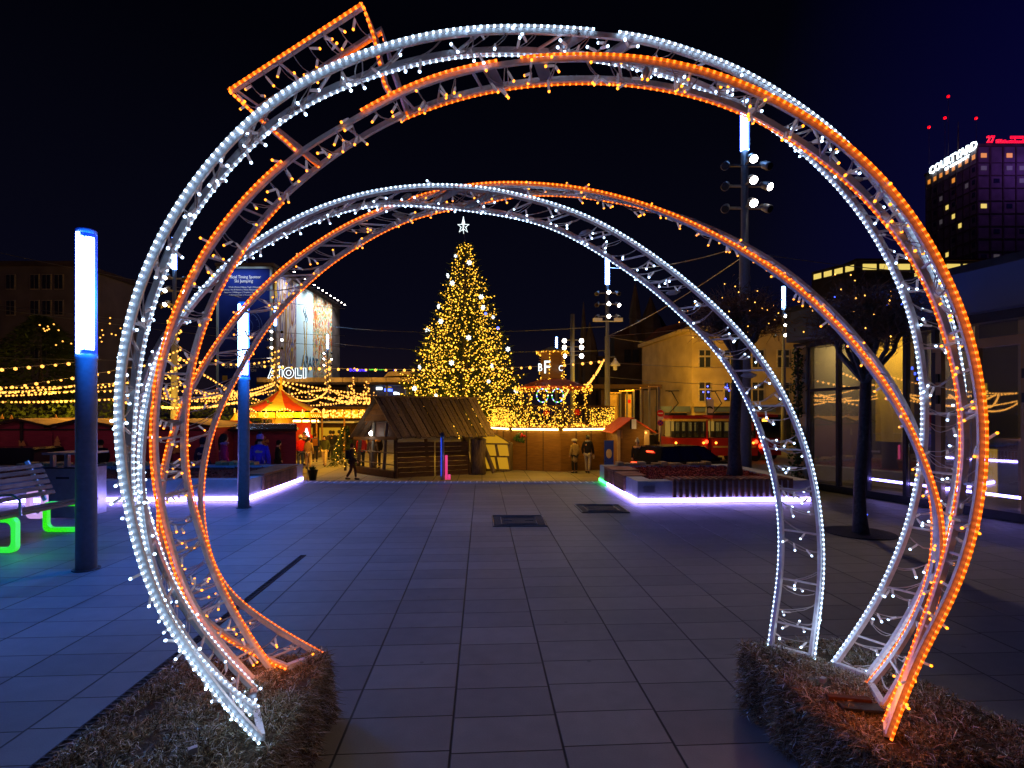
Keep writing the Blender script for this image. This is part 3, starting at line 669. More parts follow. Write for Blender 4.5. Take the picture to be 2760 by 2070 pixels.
# ------------------------------------------------------------------ slatted bench, litter bin
o = thing('slatted_bench', 'slatted wooden bench with green lit loop legs beside the light column', 'bench', (-5.9, 6.4, 0))
y0, y1 = 5.2, 7.35
m = MB()
for i in range(7):
    x = -5.72-i*0.085; m.box((x, (y0+y1)/2, .435-.012*abs(i-1)), (.06, y1-y0, .03), M['wood'])
m.build('seat', o)
m = MB()
for i in range(6):
    m.box((-6.3-i*.035, (y0+y1)/2, .52+i*.072), (.025, y1-y0, .052), M['wood'], 0, 0, -.45)
m.build('backrest', o)
def loop(y, xa, xb, z0, z1, mt, name='leg'):
    m = MB(); r = .07; pts = []
    for cx, cz, a0 in ((xb-r, z0+r, -90), (xb-r, z1-r, 0), (xa+r, z1-r, 90), (xa+r, z0+r, 180)):
        for k in range(5):
            a = R(a0+k*22.5); pts.append(Vector((cx+r*math.cos(a), y, cz+r*math.sin(a))))
    k = len(pts); vs = []
    c = Vector(((xa+xb)/2, y, (z0+z1)/2))
    for p in pts:
        q = c+(p-c)*1.0; d = (c-p); d = Vector((math.copysign(min(abs(d.x), .055), d.x), 0, math.copysign(min(abs(d.z), .055), d.z)))
        for yy, pp in ((-.03, q), (-.03, q+d), (.03, q+d), (.03, q)): vs.append(pp+Vector((0, yy, 0)))
    fs = []
    for i in range(k):
        j = (i+1) % k
        for e in range(4): fs.append((i*4+e, j*4+e, j*4+(e+1) % 4, i*4+(e+1) % 4))
    m.add(vs, fs, mt); return m.build(name, o)
M['leg_g'] = emit('green_edge_lit_leg', (.03, .9, .0), .85); M['leg_p'] = emit('pink_edge_lit_leg', (.8, .45, 1.0), .75)
a = loop(6.12, -6.3, -5.66, .004, .405, M['leg_g']); a['label'] = 'green lit leg'
a = loop(7.2, -6.3, -5.76, .004, .405, M['leg_g']); a['label'] = 'green lit leg'
a = loop(7.3, -6.62, -6.36, .16, .54, M['leg_p'], 'armrest'); a['label'] = 'pink lit armrest'
m = MB(); m.tube([(-6.2, 6.12, .43), (-6.15, 6.12, .64), (-5.72, 6.12, .66), (-5.64, 6.12, .6), (-5.63, 6.12, .42)], .014, M['metal'], 8); m.build('armrest', o)
for y in (6.12, 7.2):
    m = MB(); m.bar((-6.29, y, .42), (-6.54, y, .95), .05, .02, M['white_paint'], (0, 1, 0)); m.build('back_support', o)
lamp('POINT', (-5.3, 5.85, .3), (.03, 1, .03), 3.6, .08)
lamp('POINT', (-6.9, 7.3, .3), (.7, .4, 1), .5, .08)
o = thing('litter_bin', 'brushed steel litter bin with a raised hood behind the bench', 'litter bin', (-6.75, 8.3, 0))
m = MB(); m.box((-6.77, 8.3, .39), (.56, .5, .74), M['metal']); m.box((-6.77, 8.3, .77), (.58, .52, .02), M['black']); m.build('body', o)
m = MB()
for x in (-7.0, -6.78, -6.54):
    m = MB(); m.box((x, 8.15, .875), (.05, .06, .19), M['metal']); m.build('post', o)
m = MB(); m.box((-6.77, 8.3, .985), (.6, .54, .03), M['metal']); m.build('hood', o)
m = MB(); m.box((-6.77, 8.048, .62), (.2, .008, .03), M['black']); m.build('slot_plate', o)

# ------------------------------------------------------------------ flower beds with led strips
def gdir(x, y): # grid frame around the origin
    return Vector((x*math.cos(GA)-y*math.sin(GA), x*math.sin(GA)+y*math.cos(GA), 0))
def bed(name, lab, A, wdt, dep, sgn, h=.39):
    """A: front corner; wdt to sgn side; dep away"""
    ex = gdir(1, 0)*sgn; ey = gdir(0, 1); up = Vector((0, 0, 1)); A = Vector(A)
    o = thing(name, lab, 'flower bed', A+ex*wdt/2+ey*dep/2, 'raised flower beds edged with led strips')
    def pt(a, b, z): return A+ex*a+ey*b+up*z
    def blk(m, a0, a1, b0, b1, z0, z1, mt):
        p = [pt(a0, b0, z0), pt(a1, b0, z0), pt(a1, b1, z0), pt(a0, b1, z0), pt(a0, b0, z1), pt(a1, b0, z1), pt(a1, b1, z1), pt(a0, b1, z1)]
        if sgn < 0: p = [p[1], p[0], p[3], p[2], p[5], p[4], p[7], p[6]]
        m.hull8(p, mt)
    m = MB(); t = .3
    blk(m, 0, wdt, 0, t, .07, h, M['concrete']); blk(m, 0, t, t, dep-t, .07, h, M['concrete'])
    blk(m, wdt-t, wdt, t, dep-t, .07, h, M['concrete']); blk(m, 0, wdt, dep-t, dep, -.2, h, M['concrete'])
    blk(m, .03, wdt-.03, .03, dep-.03, .002, .07, M['frame_d'])
    m.build('wall', o)
    return o, pt, blk
A = G(1719, 1357)
o, pt, blk = bed('flower_bed', 'square raised flower bed with bark mulch and a bare tree', A, 3.15, 3.05, 1)
def strip(o, blk, a0, a1, b0, b1, mt):
    m = MB(); blk(m, a0, a1, b0, b1, .018, .082, mt); return m.build('led_strip', o)
for i in range(3): strip(o, blk, .012+i*1.05, 1.045+i*1.05, -.028, -.004, M['strip_v'])
for i in range(3): strip(o, blk, -.028, -.004, .0+i*.74, .73+i*.74, M['strip_v'])
x = strip(o, blk, -.028, -.004, 2.24, 2.6, M['strip_g']); x['label'] = 'green led strip'
x = strip(o, blk, -.028, -.004, 2.62, 3.03, M['strip_g']); x['label'] = 'green led strip'
def mulch(o, pt, a0, a1, b0, b1, z, n, seed):
    rn = random.Random(seed); m = MB(); g = 14
    vs = [pt(a0+(a1-a0)*i/g, b0+(b1-b0)*j/g, z+rn.uniform(-.015, .03)) for j in range(g+1) for i in range(g+1)]
    m.add(vs, [(j*(g+1)+i, j*(g+1)+i+1, (j+1)*(g+1)+i+1, (j+1)*(g+1)+i) for j in range(g) for i in range(g)], M['mulch'])
    for _ in range(n):
        p = pt(rn.uniform(a0, a1), rn.uniform(b0, b1), z+rn.uniform(.005, .05))
        m.box(p, (rn.uniform(.02, .06), rn.uniform(.015, .04), rn.uniform(.01, .025)), M['mulch'], rn.uniform(0, 3), rn.uniform(-.6, .6), rn.uniform(-.6, .6))
    return stuff(m.build('bark_mulch', o))
mulch(o, pt, .3, 2.85, .3, 2.75, .33, 2200, 4)
m = MB()                                     # slatted wooden seat let into the front wall
for i in range(20):
    a = .62+i*.112
    blk(m, a, a+.055, -.055, .38, .385, .43, M['wood']); blk(m, a, a+.055, -.055, -.012, .11, .385, M['wood'])
m.build('slatted_seat', o)
m = MB()
blk(m, -.05, .4, .75, 1.5, .37, .405, M['wood']); blk(m, -.055, -.01, .75, 1.5, .1, .37, M['wood'])
blk(m, -.05, .5, 1.62, 2.4, .39, .42, M['wood'])
for i in range(7): blk(m, -.05, -.008, 1.62+i*.115, 1.62+i*.115+.08, .1, .385, M['wood'])
m.build('wooden_seat', o)
m = MB()
for i in range(13):
    a = .35+i*.17
    if i in (4, 9): continue
    blk(m, a, a+.14, 2.74, 3.0, .392, .392+.05+.03*(i % 3 == 0), M['wood_y'])
blk(m, .35, 2.53, 2.8, 2.94, .385, .4, M['wood']); m.build('block_seat', o)
m = MB(); blk(m, .1, .31, -.008, -.002, .19, .31, M['metal']); m.build('plaque', o)
BED = pt
A = G(667, 1351)
o, ptL, blk = bed('flower_bed', 'long raised flower bed whose led strip runs behind the light column', A, 7.4, 3.0, -1)
for i in range(7): strip(o, blk, .012+i*1.05, 1.045+i*1.05, -.028, -.004, M['strip_v'])
for i in range(4): strip(o, blk, -.028, -.004, i*.74, .73+i*.74, M['strip_v'])
mulch(o, ptL, .3, 7.1, .3, 2.7, .32, 700, 9)
m = MB()
for i in range(22): blk(m, -.05, -.008, .62+i*.085, .62+i*.085+.055, .1, .37, M['wood'])
blk(m, -.05, .42, .62, 2.5, .392, .425, M['wood']); m.build('slatted_seat', o)
for a0, n_ in ((1.0, 6), (2.3, 4), (3.4, 7), (5.2, 7)):
    m = MB()
    for i in range(n_): blk(m, a0+i*.15, a0+i*.15+.12, 2.7, 2.98, .392, .46+.02*(i % 2), M['wood_y'])
    m.build('block_seat', o)
m = MB(); blk(m, .05, 7.3, 3.0, 3.5, LOW+.9, -.15, M['concrete']); m.build('back_ledge', o)

# ------------------------------------------------------------------ bare trees with fairy bulbs
def bare_tree(name, lab, base, trunk_h, crown_c, crown_r, trunk_r, seed, nb, bulbs, group=None, leaves=300, cr_z=None, twigs=520):
    rn = random.Random(seed)
    o = thing(name, lab, 'tree', base, group); base = Vector(base)
    m = MB(); pts = []; rs = []
    top = Vector((crown_c[0], crown_c[1], base.z+trunk_h))
    for i in range(10):
        f = i/9; p = base.lerp(top, f)+Vector((.02*math.sin(f*7+seed), .015*math.sin(f*9), 0))
        pts.append(p); rs.append(trunk_r*(1.35-.35*min(1, f*6))*(1-.2*f))
    m.tube(pts, rs, M['bark'], 12); m.build('trunk', o, True)
    c = Vector(crown_c); cz = cr_z or crown_r
    cr = MB(); tips = []
    limbs = []
    for i in range(11):
        a = i*2.4+rn.uniform(-.3, .3); e = rn.uniform(.2, 1.35)
        d = Vector((math.cos(a)*math.cos(e), math.sin(a)*math.cos(e), math.sin(e)))
        end = c+Vector((d.x*crown_r*.55, d.y*crown_r*.55, d.z*cz*.45-.1*cz))
        s0 = pts[-1]; mid = s0.lerp(end, .5)+Vector((d.x, d.y, -.3))*crown_r*.12
        cr.tube([pts[-1]-Vector((0, 0, trunk_r)), s0, mid, end], [trunk_r*.75, trunk_r*.5, trunk_r*.36, trunk_r*.2], M['bark'], 6)
        limbs.append((s0, mid, end))
    for i in range(twigs):
        l = limbs[rn.randrange(len(limbs))]; f = rn.random()
        s0 = l[1].lerp(l[2], f)
        a = rn.uniform(0, 6.283); e = math.asin(rn.uniform(-.55, 1)); rr = crown_r*(rn.random()**.35)*rn.uniform(.85, 1.12)
        end = c+Vector((math.cos(a)*math.cos(e)*rr, math.sin(a)*math.cos(e)*rr, math.sin(e)*rr*cz/crown_r))
        mid = s0.lerp(end, .5)+Vector((rn.gauss(0, 1), rn.gauss(0, 1), rn.gauss(0, 1)))*crown_r*.09
        r0 = trunk_r*rn.uniform(.05, .12)
        cr.tube([s0, mid, end], [r0, r0*.7, r0*.3], M['twig'], 3, cap=False)
        for q in range(3):
            t0 = mid.lerp(end, rn.random()); d = Vector((rn.gauss(0, 1), rn.gauss(0, 1), rn.gauss(0, 1)+.2)).normalized()*crown_r*rn.uniform(.1, .28)
            cr.tube([t0, t0+d*.6+Vector((0, 0, .01)), t0+d], [r0*.5, r0*.4, r0*.2], M['twig'], 3, cap=False)
            tips.append(t0+d)
    for i in range(leaves):
        p = rn.choice(tips); d = Vector((rn.gauss(0, 1), rn.gauss(0, 1), rn.gauss(0, 1))).normalized(); s = d.orthogonal()*crown_r*.022
        d = d*crown_r*.035; cr.quad([p, p+d+s, p+d*2, p+d-s], M['leaf'])
    cr.build('crown', o)
    src = None
    for i in range(bulbs):
        p = rn.choice(tips); b = p-base
        if src is None:
            mm = MB(); mm.octa((0, 0, 0), nb, M['warm'] if name != 'x' else M['warm']); src = mm.build('fairy_bulb', o, False, True); src.location = b
        else: inst(src, o, b)
    return o, base
o, b = bare_tree('bare_tree', 'round headed bare tree with bulbs growing out of the paving by the glass building', G(2316.6, 1437), 2.0, (4.72, 7.15, 2.85), .86, .075, 2, .012, 34, 'pollarded bare trees', 500, .62, 620)
mm = MB(); src = None
for i in range(9):
    z = .25+i*.2; a = i*1.9
    if src is None:
        mm.octa((0, 0, 0), .010, M['blue_dot']); src = mm.build('blue_bulb', o, False, True); src.location = (.09*math.cos(a), .09*math.sin(a)-.02, z)
    else: inst(src, o, (.45*math.cos(a), .3*math.sin(a)-.25, 2.4+.09*i))
m = MB(); m.lathe([(.42, .003), (.42, .012)], M['drain'], b, 24); m.build('tree_grate', o)
p = BED(2.0, 1.2, .33)
bare_tree('bare_tree', 'round headed bare tree rooted in the bark mulch of the square bed', P(1978, 1284, 10.6), 2.35, (P(1990, 860, 10.7).x, 10.75, P(1990, 860, 10.7).z), 1.12, .12, 8, .014, 40, 'pollarded bare trees', 300, .7, 620)

# ------------------------------------------------------------------ masts with floodlights
def mast(loc, lab, H=10.7, z0=0.0):
    o = thing('lamp_mast', lab, 'lamp mast', loc, 'tall masts with floodlights and a blue light tube')
    m = MB(); m.lathe([(.19, z0), (.165, 3), (.15, H*.42), (.14, H*.605), (.1, H*.61), (.095, H*.86)], M['pole'], n=16); m.build('pole', o, True, True)
    m = MB(); m.lathe([(.115, H*.862), (.115, H*.998)], M['led_col'], n=14); m.build('led_tube', o, True, True)
    m = MB()
    for i in range(6):
        a = i*math.pi/3; m.box((.128*math.cos(a), .128*math.sin(a), H*.93), (.02, .03, H*.136), M['led_edge'], a)
    m.build('diffuser_rib', o, False, True)
    for k, z in enumerate((H*.82, H*.765, H*.705)):
        m = MB(); m.bar((-.56, 0, z), (.56, 0, z), .06, .06, M['flood_off']); m.tube([(0, 0, z), (0, -.45, z)], .035, M['flood_off'], 6); m.build('arm', o, False, True)
        for j, (x, y) in enumerate(((-.56, -.05), (.56, -.05), (-.02, -.5))):
            d = Vector(((-.45, .45, -.05)[j], -.75, -.55)).normalized()
            lit = j == 2 or (j == 1 and k == 1) or (j == 0 and k != 1 and z0 < 0)
            m = MB(); p = Vector((x, y, z)); m.tube([p-d*.16, p-d*.05, p+d*.12, p+d*.2], [.06, .1, .12, .12], M['flood_off'], 12); f = m.build('floodlight', o, True, True)
            m = MB(); m.tube([p+d*.195, p+d*.215], [.108, .1], M['flood'] if lit else M['carglass'], 12); m.build('lens', f, False, True)
    return o
MAST = [(2007, 15.5, 0.0, 'lamp mast rising behind the square flower bed tree, nearest of the masts')]
near = mast(P(2007, 1262, 15.5)-Vector((0, 0, P(2007, 1262, 15.5).z)), MAST[0][3])
for k, z in enumerate((8.77, 8.18, 7.54)): pass
nm = near.location
lamp('SPOT', nm+Vector((-.1, -.75, 8.4)), (1.0, .66, .4), 1250, .12, (0.6, 4.5, 0), 62, .8)
lamp('SPOT', nm+Vector((-.1, -.75, 7.6)), (1.0, .66, .38), 750, .12, (1.5, 10.0, 0), 70, .8)
far = mast(Vector((P(1637, 1200, 31).x, 31, LOW)), 'lamp mast with a bell lamp beside the garlanded round bar', 11.85, 0.0)
m = MB(); b = far
m.tube([(0, 0, 6.0), (.45, 0, 6.0)], .03, M['pole'], 6); m.lathe([(.05, 5.9), (.1, 5.75), (.3, 5.5), (.3, 5.44), (.12, 5.42), (.12, 5.2), (.02, 5.16)], M['white_paint'], (.45, 0, 0.05), 12); m.build('bell_lamp', far, True, True)
m = MB(); m.bar((-.7, -.1, 8.05), (.7, -.1, 8.05), .05, .05, M['white_paint']); m.box((-.6, -.2, 8.12), (.5, .25, .18), M['white_paint'], .2); m.box((.6, -.2, 8.12), (.5, .25, .18), M['white_paint'], -.2); m.build('camera_pair', far, False, True)
second = mast(Vector((P(742, 1200, 45.6).x, 45.6, LOW)), 'lamp mast in front of the billboards above the striped tent', 11.85, 0.0)
for u, y, lab in ((883, 62, 'lamp mast at the edge of the striped banner wall'), (1500, 64, 'lamp mast far behind the lit tower of the round bar'),
                  (2112, 38.4, 'lamp mast before the tan house, close to the ivy'), (470, 27.7, 'lamp mast wrapped with bulbs among the maroon stalls')):
    copy_tree(second, Vector((P(u, 1200, y).x, y, LOW)), random.uniform(-.3, .3), lab)
near.rotation_euler = (0, 0, 0)
# plain post with floodlight heads behind the bar
o = thing('floodlight_post', 'plain ochre post with three pairs of floodlights behind the bar', 'floodlight post', (P(1543, 1100, 44).x, 44, LOW))
m = MB(); m.lathe([(.2, 0), (.16, 10.9)], M['pole'], n=10); m.build('pole', o, True, True)
for z in (8.75, 8.2, 7.5):
    for x in (-.7, .7):
        m = MB(); m.tube([(0, 0, z), (x, -.1, z)], .04, M['flood_off'], 5); m.tube([(x, 0, z), (x, -.35, z-.1)], .2, M['flood_off'], 10); h = m.build('floodlight', o, False, True)
        m = MB(); m.tube([(x, -.34, z-.1), (x, -.38, z-.11)], .17, M['flood'], 10); m.build('lens', h, False, True)

# ------------------------------------------------------------------ glass building
A0 = G(2760, 1410); B0 = G(2200, 1318); fd = (A0-B0).normalized()       # towards the viewer's side
B0 = G(2182, 1316); o = thing('glass_building', 'glass fronted building with bronze doors and a blue grey fascia', 'building', (B0+A0)/2)
nrm = Vector((-fd.y, fd.x, 0));
if nrm.x > 0: nrm = -nrm                                                # out of the facade, to the plaza
LEN = 7.2
def fp(s, z, d=0.0): return B0+fd*s+nrm*d+Vector((0, 0, z))
def fblk(m, s0, s1, z0, z1, d0, d1, mt):
    m.hull8([fp(s0, z0, d1), fp(s1, z0, d1), fp(s1, z0, d0), fp(s0, z0, d0), fp(s0, z1, d1), fp(s1, z1, d1), fp(s1, z1, d0), fp(s0, z1, d0)], mt)
m = MB(); fblk(m, 0, LEN, .003, .14, -.25, .03, M['frame_d']); m.build('plinth', o)
m = MB(); fblk(m, -.3, LEN, 3.12, 3.75, -.3, .32, M['win_blue_panel']); m.build('fascia', o)
m = MB(); fblk(m, -.3, LEN, 3.75, 3.86, -6, .36, M['frame_d']); m.build('roof', o)
m = MB(); fblk(m, 0, LEN, 2.98, 3.12, -.2, .1, M['frame_d']); m.build('beam', o)
m = MB(); fblk(m, 2.55, LEN, 2.6, 2.74, -.1, .06, M['frame_y']); m.build('door_lintel', o)
def s_at(u):       # distance along the facade seen at column u
    k = (u-CX)/F
    return (B0.x-k*B0.y)/(k*fd.y-fd.x)
mull = [0, s_at(2257), s_at(2335), s_at(2438), s_at(2515)]
for s in mull:
    m = MB(); fblk(m, s, s+.06, .14, 2.98, -.06, .045, M['frame_d']); m.build('mullion', o)
m = MB(); fblk(m, 0.06, s_at(2335), 2.05, 2.11, -.05, .04, M['frame_d']); m.build('transom', o)
panes = mull+[s_at(2625), s_at(2745), LEN]
for a, b in zip(panes, panes[1:]):
    m = MB(); fblk(m, a+.07, b-.01, .145, 2.97, -.012, .0, M['glass']); m.build('pane', o)
for u0 in (2515, 2612, 2742):
    s = s_at(u0)
    m = MB(); fblk(m, s+.07, s+.16, .14, 2.6, -.05, .05, M['frame_y']); f = m.build('door_frame', o)
    for z in (2.1, 1.75):
        m = MB(); fblk(m, s+.1, s+.14, z, z+.14, .05, .09, M['black']); m.build('hinge', f)
for u0, s2 in ((2595, 1), (2650, 1)):
    s = s_at(u0); m = MB(); m.tube([fp(s, 1.5, .02), fp(s, 1.5, .1), fp(s, 1.0, .1), fp(s, 1.0, .02)], .013, M['metal'], 6); m.build('door_handle', o)
m = MB(); fblk(m, 0, LEN, .14, 3.6, -4.6, -4.5, M['inner_grey']); fblk(m, 0, .06, .14, 3.6, -4.5, -.07, M['inner_grey']); m.build('wall', o)
m = MB(); fblk(m, 0, LEN, .1, .14, -4.5, -.25, M['inner_floor']); m.build('floor', o)
m = MB(); fblk(m, 0, LEN, 3.6, 3.7, -4.6, -.3, M['inner_grey']); m.build('ceiling', o)
m = MB(); fblk(m, .35, 1.1, 1.0, 3.5, -1.5, -1.4, M['inner_wall']); fblk(m, 1.2, 2.0, .14, 3.5, -1.8, -1.7, M['inner_grey']); m.build('partition', o)
m = MB(); fblk(m, 2.2, 3.9, .14, 1.1, -2.6, -2.0, M['inner_floor']); fblk(m, 2.2, 3.9, 1.1, 1.14, -2.65, -1.95, M['frame_y']); m.build('counter', o)
for s, z0, z1 in ((2.75, .2, 1.0), (2.6, 1.6, 2.1), (4.3, .9, 2.0)):
    m = MB(); fblk(m, s, s+.16, z0, z1, -.9, -.88, M['panel_y']); m.build('lit_panel', o)
m = MB(); fblk(m, 2.02, 2.25, 1.35, 1.6, -.6, -.59, M['red_paint']); n_ = m.build('notice', o)
m = MB(); fblk(m, 2.11, 2.15, 1.42, 1.53, -.59, -.586, M['white_paint']); m.build('arrow', n_)
lamp('POINT', fp(.75, 2.9, -.75), (1, .6, .12), 75, .15)
lamp('POINT', fp(3.2, 3.1, -2.0), (1, .58, .12), 30, .2)
sx = s_at(2342)
for i in range(5):
    a_ = sx+(LEN-sx)*i/5; m = MB(); fblk(m, a_, a_+(LEN-sx)/5-.03, .335, .372, -.1, -.06, M['strip_v']); m.build('led_strip', o)  # glowing bars behind the panes that draw a bright line along their foot
# blue lit string hanging in the upper window
for i, (s, z) in enumerate(((4.6, 2.86), (4.62, 2.92), (4.75, 2.85), (4.8, 2.8), (1.95, 2.4), (2.0, 2.3), (2.05, 2.2))):
    m = MB(); m.box(fp(s, z, -.3), (.02, .02, .05), M['blue_dot']); m.build('blue_light', o)
# ivy on the downpipe at the corner of the glass building
c = fp(-.22, 0, .1)
o = thing('ivy', 'ivy climbing the ochre corner pillar next to the glass front', 'climbing plant', c)
m = MB(); m.tube([c+Vector((0, 0, .01)), c+Vector((0.02, 0, 1.5)), c+Vector((0, 0, 3.0))], .02, M['twig'], 6); m.build('stem', o)
m = MB(); rn = random.Random(3)
for i in range(900):
    z = rn.uniform(.05, 3.0)
    if 1.3 < z < 1.55 or rn.random() < .3*math.sin(z*6): continue
    p = c+Vector((rn.gauss(0, .06), rn.gauss(0, .06), z)); d = Vector((rn.gauss(0, 1), rn.gauss(0, 1), rn.gauss(0, 1))).normalized()*.035; s = d.orthogonal()*.8
    m.quad([p, p+d+s, p+d*2, p+d-s], M['ivy'])
m.build('foliage', o)
o = thing('corner_pillar', 'ochre corner pillar behind the ivy', 'pillar', fp(-.3, 0, -.12))
m = MB(); fblk(m, -.42, -.1, .004, 3.05, -.3, -.02, M['wall_tan']); m.build('shaft', o)
m = MB(); fblk(m, -.44, -.08, 3.05, 3.11, -.32, 0, M['frame_d']); m.build('capital', o)

def low_at(u, y): return Vector(((u-CX)/F*y, y, LOW))
# ------------------------------------------------------------------ open timber hut
a = Vector((-4.87, 22.4, LOW)); b = Vector((-1.86, 23.9, LOW)); c_ = Vector((-7.1, 24.6, LOW)); dd_ = b+(c_-a)
o = thing('timber_hut', 'open timber hut with a steep plank roof and a bright lamp in its gable', 'hut', (a+b+c_+dd_)/4)
Z = lambda p, z: Vector((p.x, p.y, z))
eA = P(1069.5, 1181, 22.0); eB = P(1337, 1178.5, 23.3); rA = P(1007, 1072, 23.6); rB = P(1284, 1076, 24.9)
eC = P(939.6, 1181, 25.2); eD = eC+(eB-eA)
def slab(m, q0, q1, r0, r1, n, th, mt, gap=.03, jag=.05):
    nn = (q1-q0).cross(r0-q0).normalized(); rn = random.Random(2)
    if nn.z < 0: nn = -nn
    for i in range(n):
        f0 = i/n+gap/n; f1 = (i+1)/n-gap/n; lift = nn*(.03 if i % 2 else 0.0); j = rn.uniform(-jag, jag)
        p = [q0.lerp(q1, f0), q0.lerp(q1, f1), r0.lerp(r1, f1), r0.lerp(r1, f0)]
        dn = (p[0]-p[3]).normalized()*j; p[0] += dn; p[1] += dn
        m.hull8([x+lift for x in p]+[x+nn*th+lift for x in p], mt)
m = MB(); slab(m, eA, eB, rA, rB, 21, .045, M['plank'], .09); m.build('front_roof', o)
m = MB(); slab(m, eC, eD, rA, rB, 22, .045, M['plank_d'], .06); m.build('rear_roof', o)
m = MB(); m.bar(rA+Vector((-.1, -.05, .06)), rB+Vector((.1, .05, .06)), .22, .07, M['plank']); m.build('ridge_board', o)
m = MB()
g0, g1 = eA.lerp(eC, .06), eA.lerp(eC, .94); top = rA+(rB-rA).normalized()*.12; inx = (rB-rA).normalized()*.15
for i in range(7):
    f0 = .0+i/7; f1 = (i+.93)/7
    if i in (0,):                     # bottom tie beam only
        m.bar(g0+inx, g1+inx, .1, .14, M['plank_d']); continue
    if i < 3: continue
    p = [g0.lerp(top, f0), g1.lerp(top, f0), g1.lerp(top, f1), g0.lerp(top, f1)]
    m.hull8([x+inx for x in p]+[x+inx+Vector((-.04, -.04, 0)) for x in p], M['plank_d'])
m.build('gable_boards', o)
m = MB(); p = [g0, g1, g1.lerp(top, .42), g0.lerp(top, .42)]; q = Vector((.5, .25, 0))
m.hull8([x+q for x in p]+[x+q*1.1 for x in p], M['dark_trim']); m.build('gable_lining', o)
wz = P(1100, 1191, 22.6).z
def wallp(m, p, q, z0, z1, n, mt, th=.05):
    d = (q-p).normalized(); nn = Vector((d.y, -d.x, 0))*th
    for i in range(n):
        za = z0+(z1-z0)*i/n; zb = z0+(z1-z0)*(i+.93)/n; k = nn*(.5 if i % 2 else 1)
        m.hull8([Z(p, za), Z(q, za), Z(q, za)-nn, Z(p, za)-nn, Z(p, zb)+k*.2, Z(q, zb)+k*.2, Z(q, zb)-nn, Z(p, zb)-nn], mt)
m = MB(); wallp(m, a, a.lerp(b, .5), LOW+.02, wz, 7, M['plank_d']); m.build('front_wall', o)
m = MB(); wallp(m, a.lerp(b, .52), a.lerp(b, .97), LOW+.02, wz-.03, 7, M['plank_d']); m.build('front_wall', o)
for p, q in ((a, eA), (b, eB), (c_, eC), (dd_, eD)):
    m = MB(); m.tube([Z(p, LOW+.01), p.lerp(Vector((q.x, q.y, p.z)), -.25)+Vector((0, 0, q.z-LOW-.05))], .085, M['plank_d'], 8); m.build('post', o)
for f in (.3, .62):                       # leaning braces at the open gable and the far end
    p = a.lerp(c_, f); m = MB(); m.tube([Z(p, LOW+.01), Z(p+Vector((.1, .15, 0)), eA.z+.6)], .075, M['plank'], 7); m.build('post', o)
m = MB(); m.tube([Z(b, LOW)+Vector((1.05, .25, .05)), Z(b, wz+.35)+Vector((.35, .25, 0))], .1, M['plank'], 8); m.build('brace', o)
m = MB(); m.lathe([(.34, 0), (.31, .8), (.36, 1.55), (.25, 1.62)], M['plank'], Z(b, LOW+.01)+Vector((.35, .1, 0)), 10); m.build('log_column', o, True)
for z in (.55, 1.05):
    m = MB(); m.tube([Z(a, LOW+z), Z(c_, LOW+z)], .025, M['plank'], 6); m.build('rail', o)
m = MB(); m.bar(Z(a, LOW+.16), Z(c_, LOW+.16), .3, .28, M['plank_d']); m.build('sill_beam', o)
lp = P(1000.5, 1168, 24.0)
m = MB(); m.ball(lp, .1, M['flood'], 12); m.tube([lp+Vector((0, 0.02, .1)), lp+Vector((.05, .1, .5))], .02, M['black'], 5); m.build('lamp', o, True)
lamp('POINT', lp+Vector((-.25, -.5, -.02)), (.75, .88, 1), 26, .08)

# ------------------------------------------------------------------ yellow lit stall beside the hut
def stall_box(o, pts, z0, z1, mt, name='wall'):
    m = MB(); m.hull8([Z(p, z0) for p in pts]+[Z(p, z1) for p in pts], mt); return m.build(name, o)
p0, p1 = low_at(1268, 25.4), low_at(1374, 25.0)
o = thing('panel_stall', 'small stall of backlit yellow panels in a wooden frame beside the hut', 'stall', (p0+p1)/2)
back = Vector((.3, 1.6, 0))
zt = P(1330, 1196, 25.2).z
m = MB(); m.hull8([p0+Vector((0, 0, .02)), p1+Vector((0, 0, .02)), p1+back, p0+back, Z(p0, zt), Z(p1, zt), Z(p1+back, zt), Z(p0+back, zt)], M['plank']); m.build('wall', o)
ap = P(1300, 1166, 25.6); n_ = Vector((0, -.03, 0))
for r_ in range(2):
    for k in range(3):
        q0 = p0.lerp(p1, .04+.32*k); q1 = p0.lerp(p1, .32+.32*k); za = LOW+.12+r_*.62; zb = za+.54
        sk = (p1-p0)*.06
        m = MB(); m.hull8([Z(q0+sk, za)+n_, Z(q1+sk*.4, za)+n_, Z(q1+sk*.4, za), Z(q0+sk, za), Z(q0, zb)+n_, Z(q1-sk*.4, zb)+n_, Z(q1-sk*.4, zb), Z(q0, zb)], M['panel_y']); m.build('lit_panel', o)
m = MB(); m.prism([Z(p0, zt)+n_, Z(p1, zt)+n_, Z(p0.lerp(p1, .62), zt+.5)+n_, Z(p0.lerp(p1, .1), zt+.5)+n_], (0, .04, 0), M['panel_y']); m.build('roof_panel', o)
m = MB(); m.bar(Z(p0.lerp(p1, .55), zt+.55), Z(p1, zt)+Vector((.15, 0, 0)), .12, .05, M['plank']); m.bar(Z(p0, zt)+n_*2, Z(p1, zt)+n_*2, .05, .07, M['plank']); m.build('frame', o)

